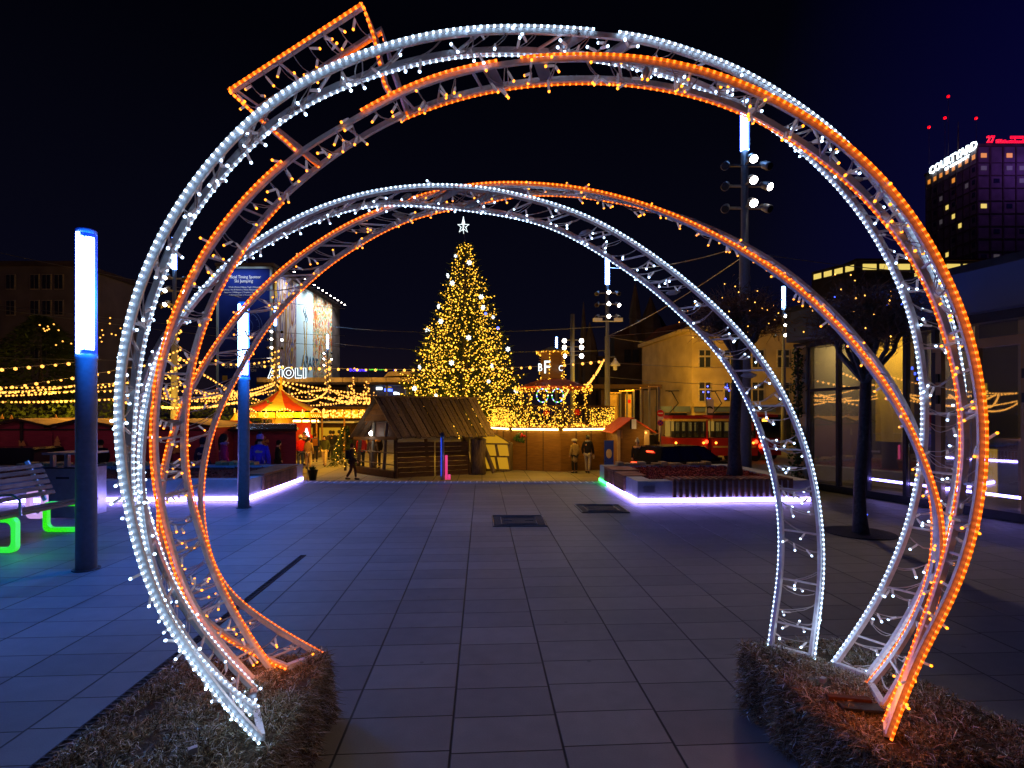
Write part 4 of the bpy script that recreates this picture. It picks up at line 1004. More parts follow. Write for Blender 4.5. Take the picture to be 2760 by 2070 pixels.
# ------------------------------------------------------------------ round wooden bar with garlands
cx, cy = P(1491, 1100, 28.2).x, 28.2
RB = 3.28
o = thing('round_bar', 'large round wooden bar with a garlanded balcony and a little lit tower', 'bar', (cx, cy, LOW), None)
def oct_(r, k, z): a = -math.pi/2+.03+k*math.pi/4; return Vector((cx+r*math.cos(a), cy+r*math.sin(a), z))
zs = P(1480, 1158, 24.9).z
for k in range(8):
    q0, q1 = oct_(RB, k, LOW+.01), oct_(RB, k+1, LOW+.01); i0, i1 = oct_(RB-.1, k, LOW+.01), oct_(RB-.1, k+1, LOW+.01)
    m = MB(); m.hull8([q0, q1, i1, i0, Z(q0, zs-.06), Z(q1, zs-.06), Z(i1, zs-.06), Z(i0, zs-.06)], M['bar_wood'])
    for f in (.33, .66):
        e0 = q0.lerp(q1, f); nn = (e0-Vector((cx, cy, e0.z))).normalized()
        m.bar(Z(e0, LOW+.03)+nn*.01, Z(e0, zs-.07)+nn*.01, .05, .03, M['plank_d'], nn)
    m.build('wall_panel', o)
    s0, s1 = oct_(RB+.06, k, zs), oct_(RB+.06, k+1, zs); m = MB()
    m.tube([s0.lerp(s1, .05), s0.lerp(s1, .95)], .042, M['warm_strip'], 6); m.build('led_strip', o)
m = MB(); m.lathe([(RB-.3, zs-.05), (RB+.02, zs-.05), (RB+.05, zs+.05), (RB-.3, zs+.08)], M['plank_d'], (cx, cy, 0), 8, -math.pi/2+.03); m.build('balcony_floor', o)
rn = random.Random(21)
zr = P(1480, 1094, 24.9).z
def twinkle(m, p, r): m.octa(p, r*rn.uniform(.8, 1.2), M['xmas'])
for k in (5, 6, 7, 0, 1, 2):
    g = MB(); q0, q1 = oct_(RB+.04, k, zs+.1), oct_(RB+.04, k+1, zs+.1)
    for i in range(150):
        p = q0.lerp(q1, rn.random())+Vector((rn.gauss(0, .03), rn.gauss(0, .03), abs(rn.gauss(0, .09)))); d = Vector((rn.gauss(0, 1), rn.gauss(0, 1), rn.gauss(0, 1))).normalized()*.1; s = d.orthogonal()*.2
        g.quad([p-s, p+s, p+d], M['gold'])
    for i in range(46): twinkle(g, q0.lerp(q1, rn.random())+Vector((rn.gauss(0, .05), rn.gauss(0, .05)-.03, rn.uniform(.0, .2))), .03)
    stuff(g.build('garland', o))
    m = MB(); q0, q1 = oct_(RB-.05, k, zr), oct_(RB-.05, k+1, zr); m.bar(q0, q1, .08, .06, M['plank_d'])
    for i in range(14):
        e = q0.lerp(q1, (i+.5)/14); m.bar(Z(e, zs+.1), Z(e, zr), .025, .025, M['plank_d'])
    m.build('balustrade', o)
    m = MB(); dense = {5: 1, 6: 1, 7: 1, 0: .42, 1: .6, 2: .8}[k]
    for i in range(int(250*dense)):
        f = rn.random()
        if k in (0, 1) and rn.random() < .4: f = round(f*7)/7
        p = q0.lerp(q1, f)+Vector((rn.gauss(0, .02), rn.gauss(0, .02)-.04, 0)); p.z = zr-.04-(zr-zs-.15)*rn.random()**.8
        twinkle(m, p, .021)
    stuff(m.build('light_curtain', o))
for k, (u, v) in enumerate(((1473, 1112), (1556, 1111))):
    p = P(u, v, 25.3); m = MB()
    for i in range(6):
        a = i*1.047; m.tube([p, p+Vector((.14*math.cos(a), -.02, .14*math.sin(a))), p+Vector((.16*math.cos(a+.4), -.02, .16*math.sin(a+.4)))], [.05, .04, .01], M['red_flower'], 5)
    m.build('red_star', o)
zc = P(1480, 1045, 26).z
R2 = 1.72
for k in range(6):
    a = -math.pi/2+k*math.pi/3+.2; m = MB(); p = Vector((cx+R2*math.cos(a), cy+R2*math.sin(a), 0))
    m.tube([Z(p, zs+.05), Z(p, zc)], .06, M['plank_d'], 6)
    for i in range(26): twinkle(m, Vector((p.x+rn.gauss(0, .07), p.y-.08+rn.gauss(0, .05), rn.uniform(zs+.9, zc))), .03)
    m.build('garlanded_post', o)
m = MB(); m.lathe([(1.95, zc+.02), (2.0, zc+.1), (.75, zc+.52), (.7, zc+.4), (1.8, zc)], M['roof_r'], (cx, cy, 0), 18); m.build('canopy', o)
m = MB()
for i in range(420):
    a = rn.uniform(0, 6.283); r_ = 1.97+rn.gauss(0, .05); p = Vector((cx+r_*math.cos(a), cy+r_*math.sin(a), zc+.02+rn.gauss(0, .09)))
    if i % 2: twinkle(m, p, .03)
    else:
        d = Vector((rn.gauss(0, 1), rn.gauss(0, 1), rn.gauss(0, 1))).normalized()*.12; s = d.orthogonal()*.25; m.quad([p-s, p+s, p+d], M['gold'])
stuff(m.build('canopy_garland', o))
zt0 = zc+.45; zt1 = P(1484, 945, 28).z-.1
m = MB(); m.lathe([(.62, zt0), (.62, zt1)], M['bar_wood'], (cx-.05, cy, 0), 6, .25); m.build('tower', o)
m = MB(); m.lathe([(.85, zt1-.02), (.85, zt1+.05), (.05, zt1+.34)], M['roof_y'], (cx-.05, cy, 0), 6, .25); m.build('tower_roof', o)
m = MB()
for k in range(6):
    a = .25+k*math.pi/3; q = [Vector((cx-.05+r_*math.cos(a), cy+r_*math.sin(a), 0)) for r_ in (.68, .88)]; a2 = a+math.pi/3
    q2 = Vector((cx-.05+.86*math.cos(a2), cy+.86*math.sin(a2), 0))
    for i in range(70):
        w_ = rn.random()
        p = Z(q[0], rn.uniform(zt0-.05, zt1)) if w_ < .4 else (Z(q[1].lerp(q2, rn.random()), zt1+rn.gauss(0, .04)) if w_ < .75 else Z((q[1]*.9+Vector((cx-.05, cy, 0))*.1).lerp(q2*.9+Vector((cx-.05, cy, 0))*.1, rn.random()), zt0+rn.gauss(0, .04)))
        p += Vector((rn.gauss(0, .03), rn.gauss(0, .03), 0))
        if i % 3 == 0: twinkle(m, p, .03)
        else:
            d = Vector((rn.gauss(0, 1), rn.gauss(0, 1), rn.gauss(0, 1))).normalized()*.09; s = d.orthogonal()*.3; m.quad([p-s, p+s, p+d], M['canvas_y'])
stuff(m.build('tower_garland', o))
for u, ch, hh in ((1451, 'B', .45), (1467, 'F', .75), (1506, 'C', .35)):
    y = 27.45; text('neon_letter', ch, o, M['flake'], P(u, 1000 if ch != 'F' else 1006, y), (1, 0, 0), (0, 0, 1), .2 if ch != 'F' else .3, hh*.85, .03)
for u, v in ((1462, 1066), (1503, 1066)):
    m = MB()
    for i in range(30):
        a = i*.2+.5; col = (M['sign_g'], M['sign_w'], M['blue_dot'], M['sign_g'])[i % 4]
        m.octa(P(u, v, 26.2)+Vector((.28*math.cos(a)*(1 if u < 1480 else -1), 0, .33*math.sin(a))), .03, col)
    m.build('heart_light', o)
m = MB(); wr = P(1410, 1177, 25.6)
for i in range(260):
    a = rn.uniform(0, 6.28); p = wr+Vector((.42*math.cos(a)*rn.uniform(.5, 1.1), -.06*rn.random(), .2*math.sin(a)*rn.uniform(.4, 1.2)-.08*abs(math.cos(a)))); d = Vector((rn.gauss(0, 1), rn.gauss(0, .5), rn.gauss(0, 1))).normalized()*.11; s = d.orthogonal()*.18
    m.quad([p-s, p+s, p+d], M['green_bush'])
for i in range(10): m.octa(wr+Vector((rn.uniform(-.16, .1), -.12, rn.uniform(.02, .14))), .05, M['red_flower'])
m.build('wreath', o)
lamp('POINT', (cx-.9, cy-4.0, .85), (1, .56, .05), 32, .2); lamp('POINT', (cx+1.4, cy-3.95, .85), (1, .56, .05), 24, .2)
lamp('POINT', (cx-1.5, cy-2.3, 2.1), (1, .55, .08), 40, .3)
# poster stand beside the bar
pc = low_at(1641, 24.3)
o = thing('poster_stand', 'tall blue poster with a pale oval standing between the bar and the red roofed stall', 'poster', pc)
m = MB(); m.box(pc+Vector((0, 0, .76)), (.42, .05, 1.48), M['blue_paint']); m.build('board', o)
m = MB(); m.lathe([(.0005, 0), (.13, .001), (.13, .01), (.0005, .011)], M['win_frame'], (0, 0, 0), 16)
for v in m.v: v.x, v.y, v.z = pc.x+v.x, pc.y-.03-v.z, LOW+.9+v.y*1.7
m.build('oval', o)
for x in (-.17, .17):
    m = MB(); m.box(pc+Vector((x, .08, .3)), (.03, .12, .6), M['black'], 0, .2); m.build('leg', o)

# ------------------------------------------------------------------ stalls
def gable_stall(lab, u0, ua, u1, ve, va, y, depth, wall, roof, group, trim=True, cut=None, ov=.18):
    z_e = P(u0, ve, y).z; z_a = P(ua, va, y).z; a = low_at(u0, y); b = low_at(u1, y); t = Vector((P(ua, va, y).x, y, 0))
    o = thing('market_stall', lab, 'market stall', (a+b)/2+Vector((0, depth/2, 0)), group)
    zf = LOW+.01
    m = MB(); m.prism([Z(a, zf), Z(b, zf), Z(b, z_e), Z(t, z_a), Z(a, z_e)], (0, depth, 0), wall); m.build('wall', o)
    e = .06
    for p in (a, b):
        q0, q1 = Z(p, z_e), Z(t, z_a); d = (q0-q1).normalized(); q0 = q0+d*ov; up = Vector((0, 0, 1))
        m = MB(); k = Vector((0, -.25, 0)); f = Vector((0, depth+.45, 0)); n_ = up*e
        m.hull8([q0+k+up*.01, q1+k+up*.01, q1+k+f+up*.01, q0+k+f+up*.01, q0+k+n_, q1+k+n_, q1+k+f+n_, q0+k+f+n_] if p is a else [q1+k+up*.01, q0+k+up*.01, q0+k+f+up*.01, q1+k+f+up*.01, q1+k+n_, q0+k+n_, q0+k+f+n_, q1+k+f+n_], roof)
        m.build('roof', o)
        if trim:
            m = MB(); m.bar(q0+k*1.05+up*.02, q1+k*1.05+up*.02, .04, .09, M['dark_trim']); m.build('barge_board', o)
    if trim:
        m = MB(); m.bar(Z(a, z_e-.12)+Vector((0, -.03, 0)), Z(b, z_e-.12)+Vector((0, -.03, 0)), .04, .06, M['dark_trim'])
        m.bar(Z(t, zf)+Vector((0, -.035, 0)), Z(t, z_a-.05)+Vector((0, -.035, 0)), .1, .05, M['dark_trim'], (0, 1, 0)); m.build('frame_post', o)
    return o, a, b, t, z_e, z_a
GR = 'maroon market stalls with pale roofs'
sA = gable_stall('maroon stall with a reindeer cutout at the edge behind the parked estate car', -25, 60, 141, 1150, 1131, 22, 2.6, M['maroon'], M['roof_y'], GR)
sB = gable_stall('maroon stall with a fir tree cutout behind the litter bin', 145, 228, 318, 1150, 1132, 22, 2.6, M['maroon'], M['roof_y'], GR)
sC = gable_stall('maroon stall behind the feet of the white arch, beside the lit open stall', 334, 461, 580, 1151, 1133, 21.8, 2.6, M['maroon'], M['roof_y'], GR)
def cutout(o, poly, y, th=.03, name='cutout'):
    m = MB(); m.prism([Vector((P(u, v, y).x, y, P(u, v, y).z)) for u, v in poly], (0, th, 0), M['gold']); return m.build(name, o)
# fir tree and reindeer cutouts
fir = [(145, 1206), (151, 1206), (151, 1203), (165, 1204), (158, 1197), (163, 1196), (157, 1189), (160, 1188), (154, 1175), (147, 1188), (150, 1189), (144, 1196), (147, 1197), (142, 1205)]
cutout(sB[0], fir, 21.9)
cutout(sA[0], [(50, 1206), (69, 1206), (69, 1198), (66, 1196), (64, 1190), (62, 1187), (60, 1190), (58, 1194), (55, 1194), (53, 1188), (50, 1187), (51, 1195)], 21.9)
cutout(sC[0], [(x+322, y+16) for x, y in fir], 21.7)
for i, (u, v) in enumerate(((30, 1128), (150, 1127), (250, 1127), (5, 1126))):
    o2 = (sA, sB, sB, sA)[i][0]
    cutout(o2, [(u-5, v+3), (u+5, v+3), (u, v-10)], 24.0, .03, 'roof_cutout')
# foil roofed stall
yD = 23.2; a, b = low_at(629, yD), low_at(798, yD); bkv = b*(2.2/23.2); bkv.z = 0; zw = P(700, 1160, yD).z
o = thing('market_stall', 'maroon stall with a foil covered flat roof and a snowflake cutout', 'market stall', (a+b)/2, GR)
m = MB(); m.hull8([a+Vector((0, 0, .01)), b+Vector((0, 0, .01)), b+bkv+Vector((0, 0, .01)), a+bkv+Vector((0, 0, .01)), Z(a, zw), Z(b, zw), Z(b, zw)+bkv, Z(a, zw)+bkv], M['maroon']); m.build('wall', o)
m = MB(); z2 = P(700, 1143, yD).z; k = Vector((.15, 0, 0))
m.hull8([Z(a, zw+.01)-k*1.4+Vector((0, -.4, 0)), Z(b, zw+.01)+k*1.4+Vector((0, -.4, 0)), Z(b, zw+.01)+k+bkv*1.13, Z(a, zw+.01)-k+bkv*1.13, Z(a, z2)+k*.1+Vector((0, .1, 0)), Z(b, z2)-k*.1+Vector((0, .1, 0)), Z(b, z2)-k+bkv*.9, Z(a, z2)+k+bkv*.9], M['foil']); m.build('roof', o)
m = MB(); m.bar(Z(a, zw+.02)-k*1.4+Vector((0, -.42, 0)), Z(b, zw+.02)+k*1.4+Vector((0, -.42, 0)), .05, .1, M['dark_trim']); m.build('eave_board', o)
m = MB(); sc = P(709, 1191, yD-.03); sc.y = yD-.03
for i in range(6):
    a_ = i*math.pi/3+.2; d = Vector((math.cos(a_), 0, math.sin(a_))); q = Vector((-d.z, 0, d.x))
    m.bar(sc, sc+d*.25, .03, .05, M['gold'], q); 
    for f in (.12, .18):
        for s_ in (1, -1): m.bar(sc+d*f, sc+d*(f+.05)+q*.06*s_, .028, .03, M['gold'], q)
m.ball(sc, .06, M['gold'], 8); m.build('cutout', o)
lamp('POINT', Z(a, zw-.2)+Vector((-.6, .2, 0)), (1, .6, .12), 45, .15)
# lit open stall between the maroon ones
yE = 24.2; a, b = low_at(560, yE), low_at(640, yE)
o = thing('market_stall', 'open stall with a bright yellow interior and an orange awning', 'market stall', (a+b)/2, None)
zt_ = P(600, 1158, yE).z
m = MB(); m.hull8([a+Vector((0, 1.6, .01)), b+Vector((0, 1.6, .01)), b+Vector((0, 1.7, .01)), a+Vector((0, 1.7, .01)), Z(a, zt_)+Vector((0, 1.6, 0)), Z(b, zt_)+Vector((0, 1.6, 0)), Z(b, zt_)+Vector((0, 1.7, 0)), Z(a, zt_)+Vector((0, 1.7, 0))], M['canvas_y']); m.build('back_wall', o)
m = MB(); m.hull8([a+Vector((0, 0, .01)), b+Vector((0, 0, .01)), b+Vector((0, .5, .01)), a+Vector((0, .5, .01)), Z(a, LOW+1), Z(b, LOW+1), Z(b, LOW+1)+Vector((0, .5, 0)), Z(a, LOW+1)+Vector((0, .5, 0))], M['maroon']); m.build('counter', o)
m = MB(); 
for i in range(6): m.box(low_at(595, yE+1.5)+Vector((-.1, 0, 1.05+i*.14)), (.5, .15, .03), M['plank_d'])
m.build('shelf_rack', o)
m = MB(); z3 = P(560, 1134, yE).z
m.hull8([Z(a, zt_)+Vector((-1.6, -.3, 0)), Z(b, zt_)+Vector((.0, -.3, 0)), Z(b, zt_)+Vector((0, 2, 0)), Z(a, zt_)+Vector((-1.6, 2, 0)), Z(a, z3)+Vector((-1.2, 1, 0)), Z(b, z3)+Vector((0, 1, 0)), Z(b, z3)+Vector((0, 1.1, 0)), Z(a, z3)+Vector((-1.2, 1.1, 0))], M['roof_r']); m.build('awning', o)
lamp('POINT', (a+b)/2+Vector((0, .9, zt_-LOW-.3)), (1, .68, .2), 55, .1)
# red roofed stall on the other side of the bar
y = 23.4
sR = gable_stall('brown stall with a bright orange red gable roof beside the blue poster', 1664, 1703, 1748, 1157, 1129, y, 2.6, M['bar_wood'], M['roof_r'], None, False, None, .32)
o = sR[0]; p = P(1708, 1143, y-.25)
m = MB(); m.box((p.x, y-.26, p.z), (.2, .1, .42), M['white_paint']); m.box((p.x-.13, y-.26, p.z), (.06, .1, .42), M['black']); m.build('heater_box', o)
m = MB(); p = P(1741, 1166, y-.1); m.ball(p, .05, M['warm_big'], 8); m.build('lamp', o)
m = MB(); m.hull8([Z(sR[1], LOW+.01)+Vector((-.02, -.06, 0)), Z(sR[1], LOW+.01)+Vector((.12, -.06, 0)), Z(sR[1], LOW+.01)+Vector((.12, 0, 0)), Z(sR[1], LOW+.01)+Vector((-.02, 0, 0))]+[Z(sR[1], sR[4]-.03)+Vector((x, yy, 0)) for x, yy in ((-.02, -.06), (.12, -.06), (.12, 0), (-.02, 0))], M['roof_y']); m.build('corner_post', o)
m = MB(); m.hull8([Z(sR[2], LOW+.01)+Vector((x, yy, 0)) for x, yy in ((-.2, -.06), (.02, -.06), (.02, 0), (-.2, 0))]+[Z(sR[2], sR[4]-.03)+Vector((x, yy, 0)) for x, yy in ((-.2, -.06), (.02, -.06), (.02, 0), (-.2, 0))], M['roof_y']); m.build('corner_post', o)
m = MB(); p = P(1676, 1172, y-.03); m.bar((p.x, y-.03, p.z-.16), (p.x, y-.03, p.z+.1), .05, .02, M['gold'], (0, 1, 0)); m.bar((p.x, y-.03, p.z+.08), (p.x-.03, y-.03, p.z+.2), .02, .02, M['gold'], (0, 1, 0)); m.bar((p.x, y-.03, p.z+.08), (p.x+.03, y-.03, p.z+.2), .02, .02, M['gold'], (0, 1, 0)); m.build('cutout', o)
lamp('POINT', P(1740, 1170, y-.5), (1, .6, .15), 9, .05)

# ------------------------------------------------------------------ striped carousel
yC = 33; cx2 = P(757, 1100, yC).x; rz_ = P(757, 1107, yC).z; az = P(757, 1048, yC).z; Rc = 2.45
o = thing('carousel', 'carousel under a red and yellow striped cone with lit rounding boards', 'carousel', (cx2, yC, LOW))
m = MB(); ns = 12; 
for k in range(ns):
    mt = M['canvas_r'] if k % 2 else M['canvas_y']; a0 = k*2*math.pi/ns+.26-math.pi/ns-math.pi/2; vs = []
    prof = [(0.0, az), (.4, az-.32), (1.2, az-.83), (Rc, rz_)]
    for j in range(3):
        for r_, z in prof:
            a_ = a0+j*math.pi/ns; vs.append((cx2+r_*math.cos(a_), yC+r_*math.sin(a_), z))
    fs = [(j*4+i, j*4+i+1, (j+1)*4+i+1, (j+1)*4+i) for j in range(2) for i in range(3)]
    m.add(vs, fs, mt)
m.build('canopy', o)
m = MB(); m.lathe([(.09, az-.1), (.13, az+.1), (.06, az+.25), (.06, az+.55), (.12, az+.65), (.02, az+.8)], M['canvas_y'], (cx2, yC, 0), 10); m.build('finial', o, True)
for k in range(16):
    a_ = k*math.pi/8+.1; m = MB(); t = Vector((-math.sin(a_), math.cos(a_), 0)); q = Vector((cx2+Rc*math.cos(a_), yC+Rc*math.sin(a_), 0)); nn = Vector((math.cos(a_), math.sin(a_), 0))
    w_ = Rc*math.pi/16*.96
    m.hull8([Z(q-t*w_, rz_-.42)+nn*.02, Z(q+t*w_, rz_-.42)+nn*.02, Z(q+t*w_, rz_-.42)-nn*.05, Z(q-t*w_, rz_-.42)-nn*.05, Z(q-t*w_, rz_-.1)+nn*.06, Z(q+t*w_, rz_-.1)+nn*.06, Z(q+t*w_, rz_-.1), Z(q-t*w_, rz_-.1)], M['canvas_y'])
    if k % 2:
        for i in range(7):
            f = -1+i/3; m.octa(Z(q+t*w_*f*.9, rz_-.1+.2*math.cos(f*1.5))+nn*.08, .05, M['warm'])
        for i in range(10): m.octa(Z(q+t*w_*(-.9+.2*i), rz_-.27-.09*(i % 2))+nn*.1, .035, M['warm'])
    else:
        for i in range(10):
            b_ = i*.628; m.octa(Z(q+t*.11*math.cos(b_), rz_-.26+.14*math.sin(b_))+nn*.1, .035, M['warm'])
        for i in range(3): m.octa(Z(q, rz_-.08+.06*i)+nn*.09, .035, M['warm'])
    m.build('rounding_board', o)
for k in range(8):
    a_ = k*math.pi/4+.2; m = MB(); m.tube([(cx2+2.1*math.cos(a_), yC+2.1*math.sin(a_), LOW+.3), (cx2+2.1*math.cos(a_), yC+2.1*math.sin(a_), rz_-.3)], .05, M['gold'], 6); m.build('post', o)
m = MB(); m.lathe([(2.4, LOW+.01), (2.4, LOW+.3), (.2, LOW+.31)], M['plank'], (cx2, yC, 0), 20); m.build('platform', o)
m = MB(); m.lathe([(.7, LOW+.3), (.7, rz_-.2)], M['canvas_y'], (cx2, yC, 0), 12); m.build('centre_drum', o)
for k in range(6):                              # horses on their poles
    a_ = k*math.pi/3+.4; q = Vector((cx2+1.6*math.cos(a_), yC+1.6*math.sin(a_), LOW+1.0)); t = Vector((-math.sin(a_), math.cos(a_), 0))
    m = MB(); m.tube([q-t*.45, q-t*.2, q+t*.2, q+t*.42+Vector((0, 0, .3)), q+t*.62+Vector((0, 0, .25))], [.08, .14, .14, .09, .05], M['white_paint'], 7)
    for s_ in (-.3, .28): m.tube([q+t*s_, q+t*(s_+.1)+Vector((0, 0, -.4))], [.06, .03], M['white_paint'], 5)
    m.tube([q+Vector((0, 0, -.7)), q+Vector((0, 0, 1.2))], .025, M['gold'], 5); m.build('horse', o)
lamp('POINT', (cx2+.3, yC-2.9, rz_+.5), (1, .6, .1), 190, .25); lamp('POINT', (cx2, yC-1.5, LOW+1.6), (1, .6, .12), 90, .25)
# dark glass kiosk cone sign and lit letter board at the market lane
pA = P(817, 1169, 29)
o = thing('letter_board', 'red board with a glowing white letter A at the market lane', 'sign', Vector((pA.x, 29, LOW)))
m = MB(); m.box((pA.x-.12, 29.1, pA.z+.1), (.95, .05, 1.0), M['canvas_r']); m.build('board', o)
text('letter', 'A', o, M['sign_w'], Vector((pA.x, 29.05, pA.z-.22)), (1, 0, 0), (0, 0, 1), .34, .52, .03)
for x in (-.45, .25):
    m = MB(); m.box((pA.x+x, 29.12, (pA.z-.4+LOW)/2), (.05, .05, pA.z-.4-LOW), M['plank_d']); m.build('leg', o)
o = thing('kiosk', 'yellow lit kiosk with a flat roof at the end of the market lane', 'kiosk', low_at(870, 37))
c = low_at(872, 38)
m = MB(); m.box(c+Vector((-.4, 1, 1.0)), (4.6, 1.6, 2.0), M['plank_d']); m.build('wall', o)
m = MB(); m.box(c+Vector((-.4, .8, 2.1)), (5.4, 2.4, .12), M['white_paint']); m.build('roof', o)
for x in (-1.6, .4):
    m = MB(); m.box(c+Vector((x, .17, 1.25)), (1.5, .05, .9), M['panel_y']); f = m.build('lit_window', o)
m = MB(); m.tube([c+Vector((-2.6, -.45, 2.2)), c+Vector((-.2, -.45, 2.2))], .05, M['warm_strip'], 6); m.build('light_tube', o)
# bush with bulbs beside the hut
o = thing('lit_fir', 'small dark fir with tiny bulbs standing beside the timber hut', 'fir tree', low_at(931, 25.5)); c = low_at(931, 25.5)
m = MB(); m.tube([c, c+Vector((0, 0, .4))], .06, M['bark'], 6); m.build('trunk', o)
m = MB()
for i in range(1500):
    h = rn.random(); r_ = (.75*(1-h)+.06)*math.sqrt(rn.random()); a_ = rn.uniform(0, 6.28); p = c+Vector((r_*math.cos(a_), r_*math.sin(a_), .2+h*1.9)); d = Vector((math.cos(a_), math.sin(a_), -.25+rn.gauss(0, .3)))*.14; s = d.orthogonal()*.12
    m.quad([p-s, p+s, p+d], M['needle'])
m.build('foliage', o)
src = None
for i in range(30):
    h = rn.random(); a_ = rn.uniform(3.3, 6.1); r_ = .78*(1-h)+.08; p = Vector((r_*math.cos(a_), r_*math.sin(a_), .2+h*1.9))
    if src is None:
        mm = MB(); mm.octa((0, 0, 0), .022, M['xmas']); src = mm.build('fairy_bulb', o, False, True); src.location = p
    else: inst(src, o, p)
# rack and flower pot at the bed's corner
pc = P(816, 1292, 21.6); pc.z = LOW
o = thing('plant_stand', 'thin hooped metal stand with a flower pot beside the long bed', 'plant stand', pc)
m = MB()
for x in (-.18, .18): m.tube([pc+Vector((x, 0, 0)), pc+Vector((x*1.1, 0, .75)), pc+Vector((x*.9, 0, 1.0))], .018, M['metal'], 6)
m.tube([pc+Vector((.2*math.cos(i*.35), 0, 1.0+.18*math.sin(i*.35))) for i in range(10)], .018, M['metal'], 6)
for z in (.3, .62): m.tube([pc+Vector((-.3, 0, z)), pc+Vector((.18, 0, z))], .014, M['metal'], 5)
m.build('frame', o)
o = thing('flower_pot', 'dark flower pot standing beside the hooped stand', 'flower pot', pc+Vector((.33, .2, 0)))
m = MB(); m.lathe([(.13, .0), (.2, .4), (.22, .4), (.22, .43), (.17, .43)], M['black'], pc+Vector((.33, .2, 0)), 12); m.build('pot', o, True)
m = MB()
for i in range(60):
    d = Vector((rn.gauss(0, 1), rn.gauss(0, 1), abs(rn.gauss(0, 1))+.3)).normalized()*.2; p = pc+Vector((.33, .2, .42)); s = d.orthogonal()*.1; m.quad([p-s, p+s, p+d], M['green_bush'])
m.build('plant', o)
# slim marker posts at the plaza edge
for (u, v0, v1, mt, r_, lab) in ((1192, 1168, 1295, M['metal'], .045, 'tall slim steel post at the paving edge in front of the hut'), (1203, 1227, 1294, M['sign_r'], .03, 'pink lit post beside the tall steel post'), (1211, 1279, 1294, M['sign_r'], .03, 'shortest pink lit post at the paving edge')):
    p = G(u, v0 if False else v1); q = P(u, v0, p.y)
    o = thing('marker_post', lab, 'post', p)
    if mt is M['sign_r']:
        if 'pink_post' not in M: M['pink_post'] = emit('pink_lit_post', (1.0, .04, .22), .8)
        mt = M['pink_post']
    m = MB(); m.lathe([(r_, .014), (r_, q.z)], mt, p, 10); m.build('post', o, True)
    if mt is M['metal']:
        m = MB(); m.lathe([(r_+.012, q.z-.05), (r_+.012, q.z), (.01, q.z+.02)], M['black'], p, 10); m.build('cap', o)
        m = MB(); m.bar(p+Vector((-.02, -r_-.01, .1)), Vector((p.x-.02, p.y-r_-.01, q.z-.1)), .012, .01, M['led_edge'], (0, 1, 0)); m.build('led_line', o)

# second ride with lit gold panels, and two small yellow tents
o = thing('ride_front', 'second ride with blazing gold panels between the carousel and the hut', 'fairground ride', low_at(935, 37))
za, zb_ = P(0, 1127, 37).z, P(0, 1104, 37).z
for i in range(6):
    q = low_at(878+i*20, 37); w_ = 9/F*37
    m = MB(); m.hull8([Vector((q.x-w_, 37, za)), Vector((q.x+w_, 37, za)), Vector((q.x+w_, 37.1, za)), Vector((q.x-w_, 37.1, za)), Vector((q.x-w_*.8, 36.9, zb_)), Vector((q.x+w_*.8, 36.9, zb_)), Vector((q.x+w_*.8, 37, zb_)), Vector((q.x-w_*.8, 37, zb_))], M['canvas_y'])
    for k in range(12):
        m.octa((q.x+rn.uniform(-w_, w_), 36.86, rn.uniform(za+.05, zb_-.05)), .06, M['warm'])
    m.build('gold_panel', o)
for i in (0, 3, 6):
    q = low_at(868+i*20, 37.3); m = MB(); m.tube([q, Z(q, zb_)], .06, M['gold'], 6); m.build('post', o)
m = MB(); a_, b_ = low_at(866, 37.5), low_at(990, 37.5); m.hull8([Z(a_, zb_), Z(b_, zb_), Z(b_, zb_)+Vector((0, 3, 0)), Z(a_, zb_)+Vector((0, 3, 0)), Z(a_, zb_+.12)+Vector((.2, 0, .1)), Z(b_, zb_+.12)+Vector((-.2, 0, .1)), Z(b_, zb_+.4)+Vector((0, 3, 0)), Z(a_, zb_+.4)+Vector((0, 3, 0))], M['plank_d']); m.build('roof', o)
lamp('POINT', (low_at(935, 36).x, 35.6, za+.4), (1, .55, .06), 90, .2)
for u, v0, v1, y, lab in ((634, 1113, 1136, 30, 'small yellow tent top beside the light column, above the orange awning'), (722, 1113, 1130, 31, 'small yellow tent top in front of the carousel')):
    c = low_at(u, y); r_ = 15/F*y; z1, z0 = P(u, v0, y).z, P(u, v1, y).z
    o = thing('small_tent', lab, 'tent', c, 'small yellow tents')
    m = MB(); m.lathe([(r_, z0), (r_*.45, z0+(z1-z0)*.5), (.03, z1)], M['canvas_y'], (c.x, y, 0), 10); m.build('roof', o)
    for k in range(4):
        a = k*1.57+.78; m = MB(); m.tube([(c.x+r_*.9*math.cos(a), y+r_*.9*math.sin(a), LOW), (c.x+r_*.9*math.cos(a), y+r_*.9*math.sin(a), z0)], .03, M['metal'], 5); m.build('post', o)
    lamp('POINT', (c.x, y-1.2, z1+.4), (1, .6, .1), 22, .1)

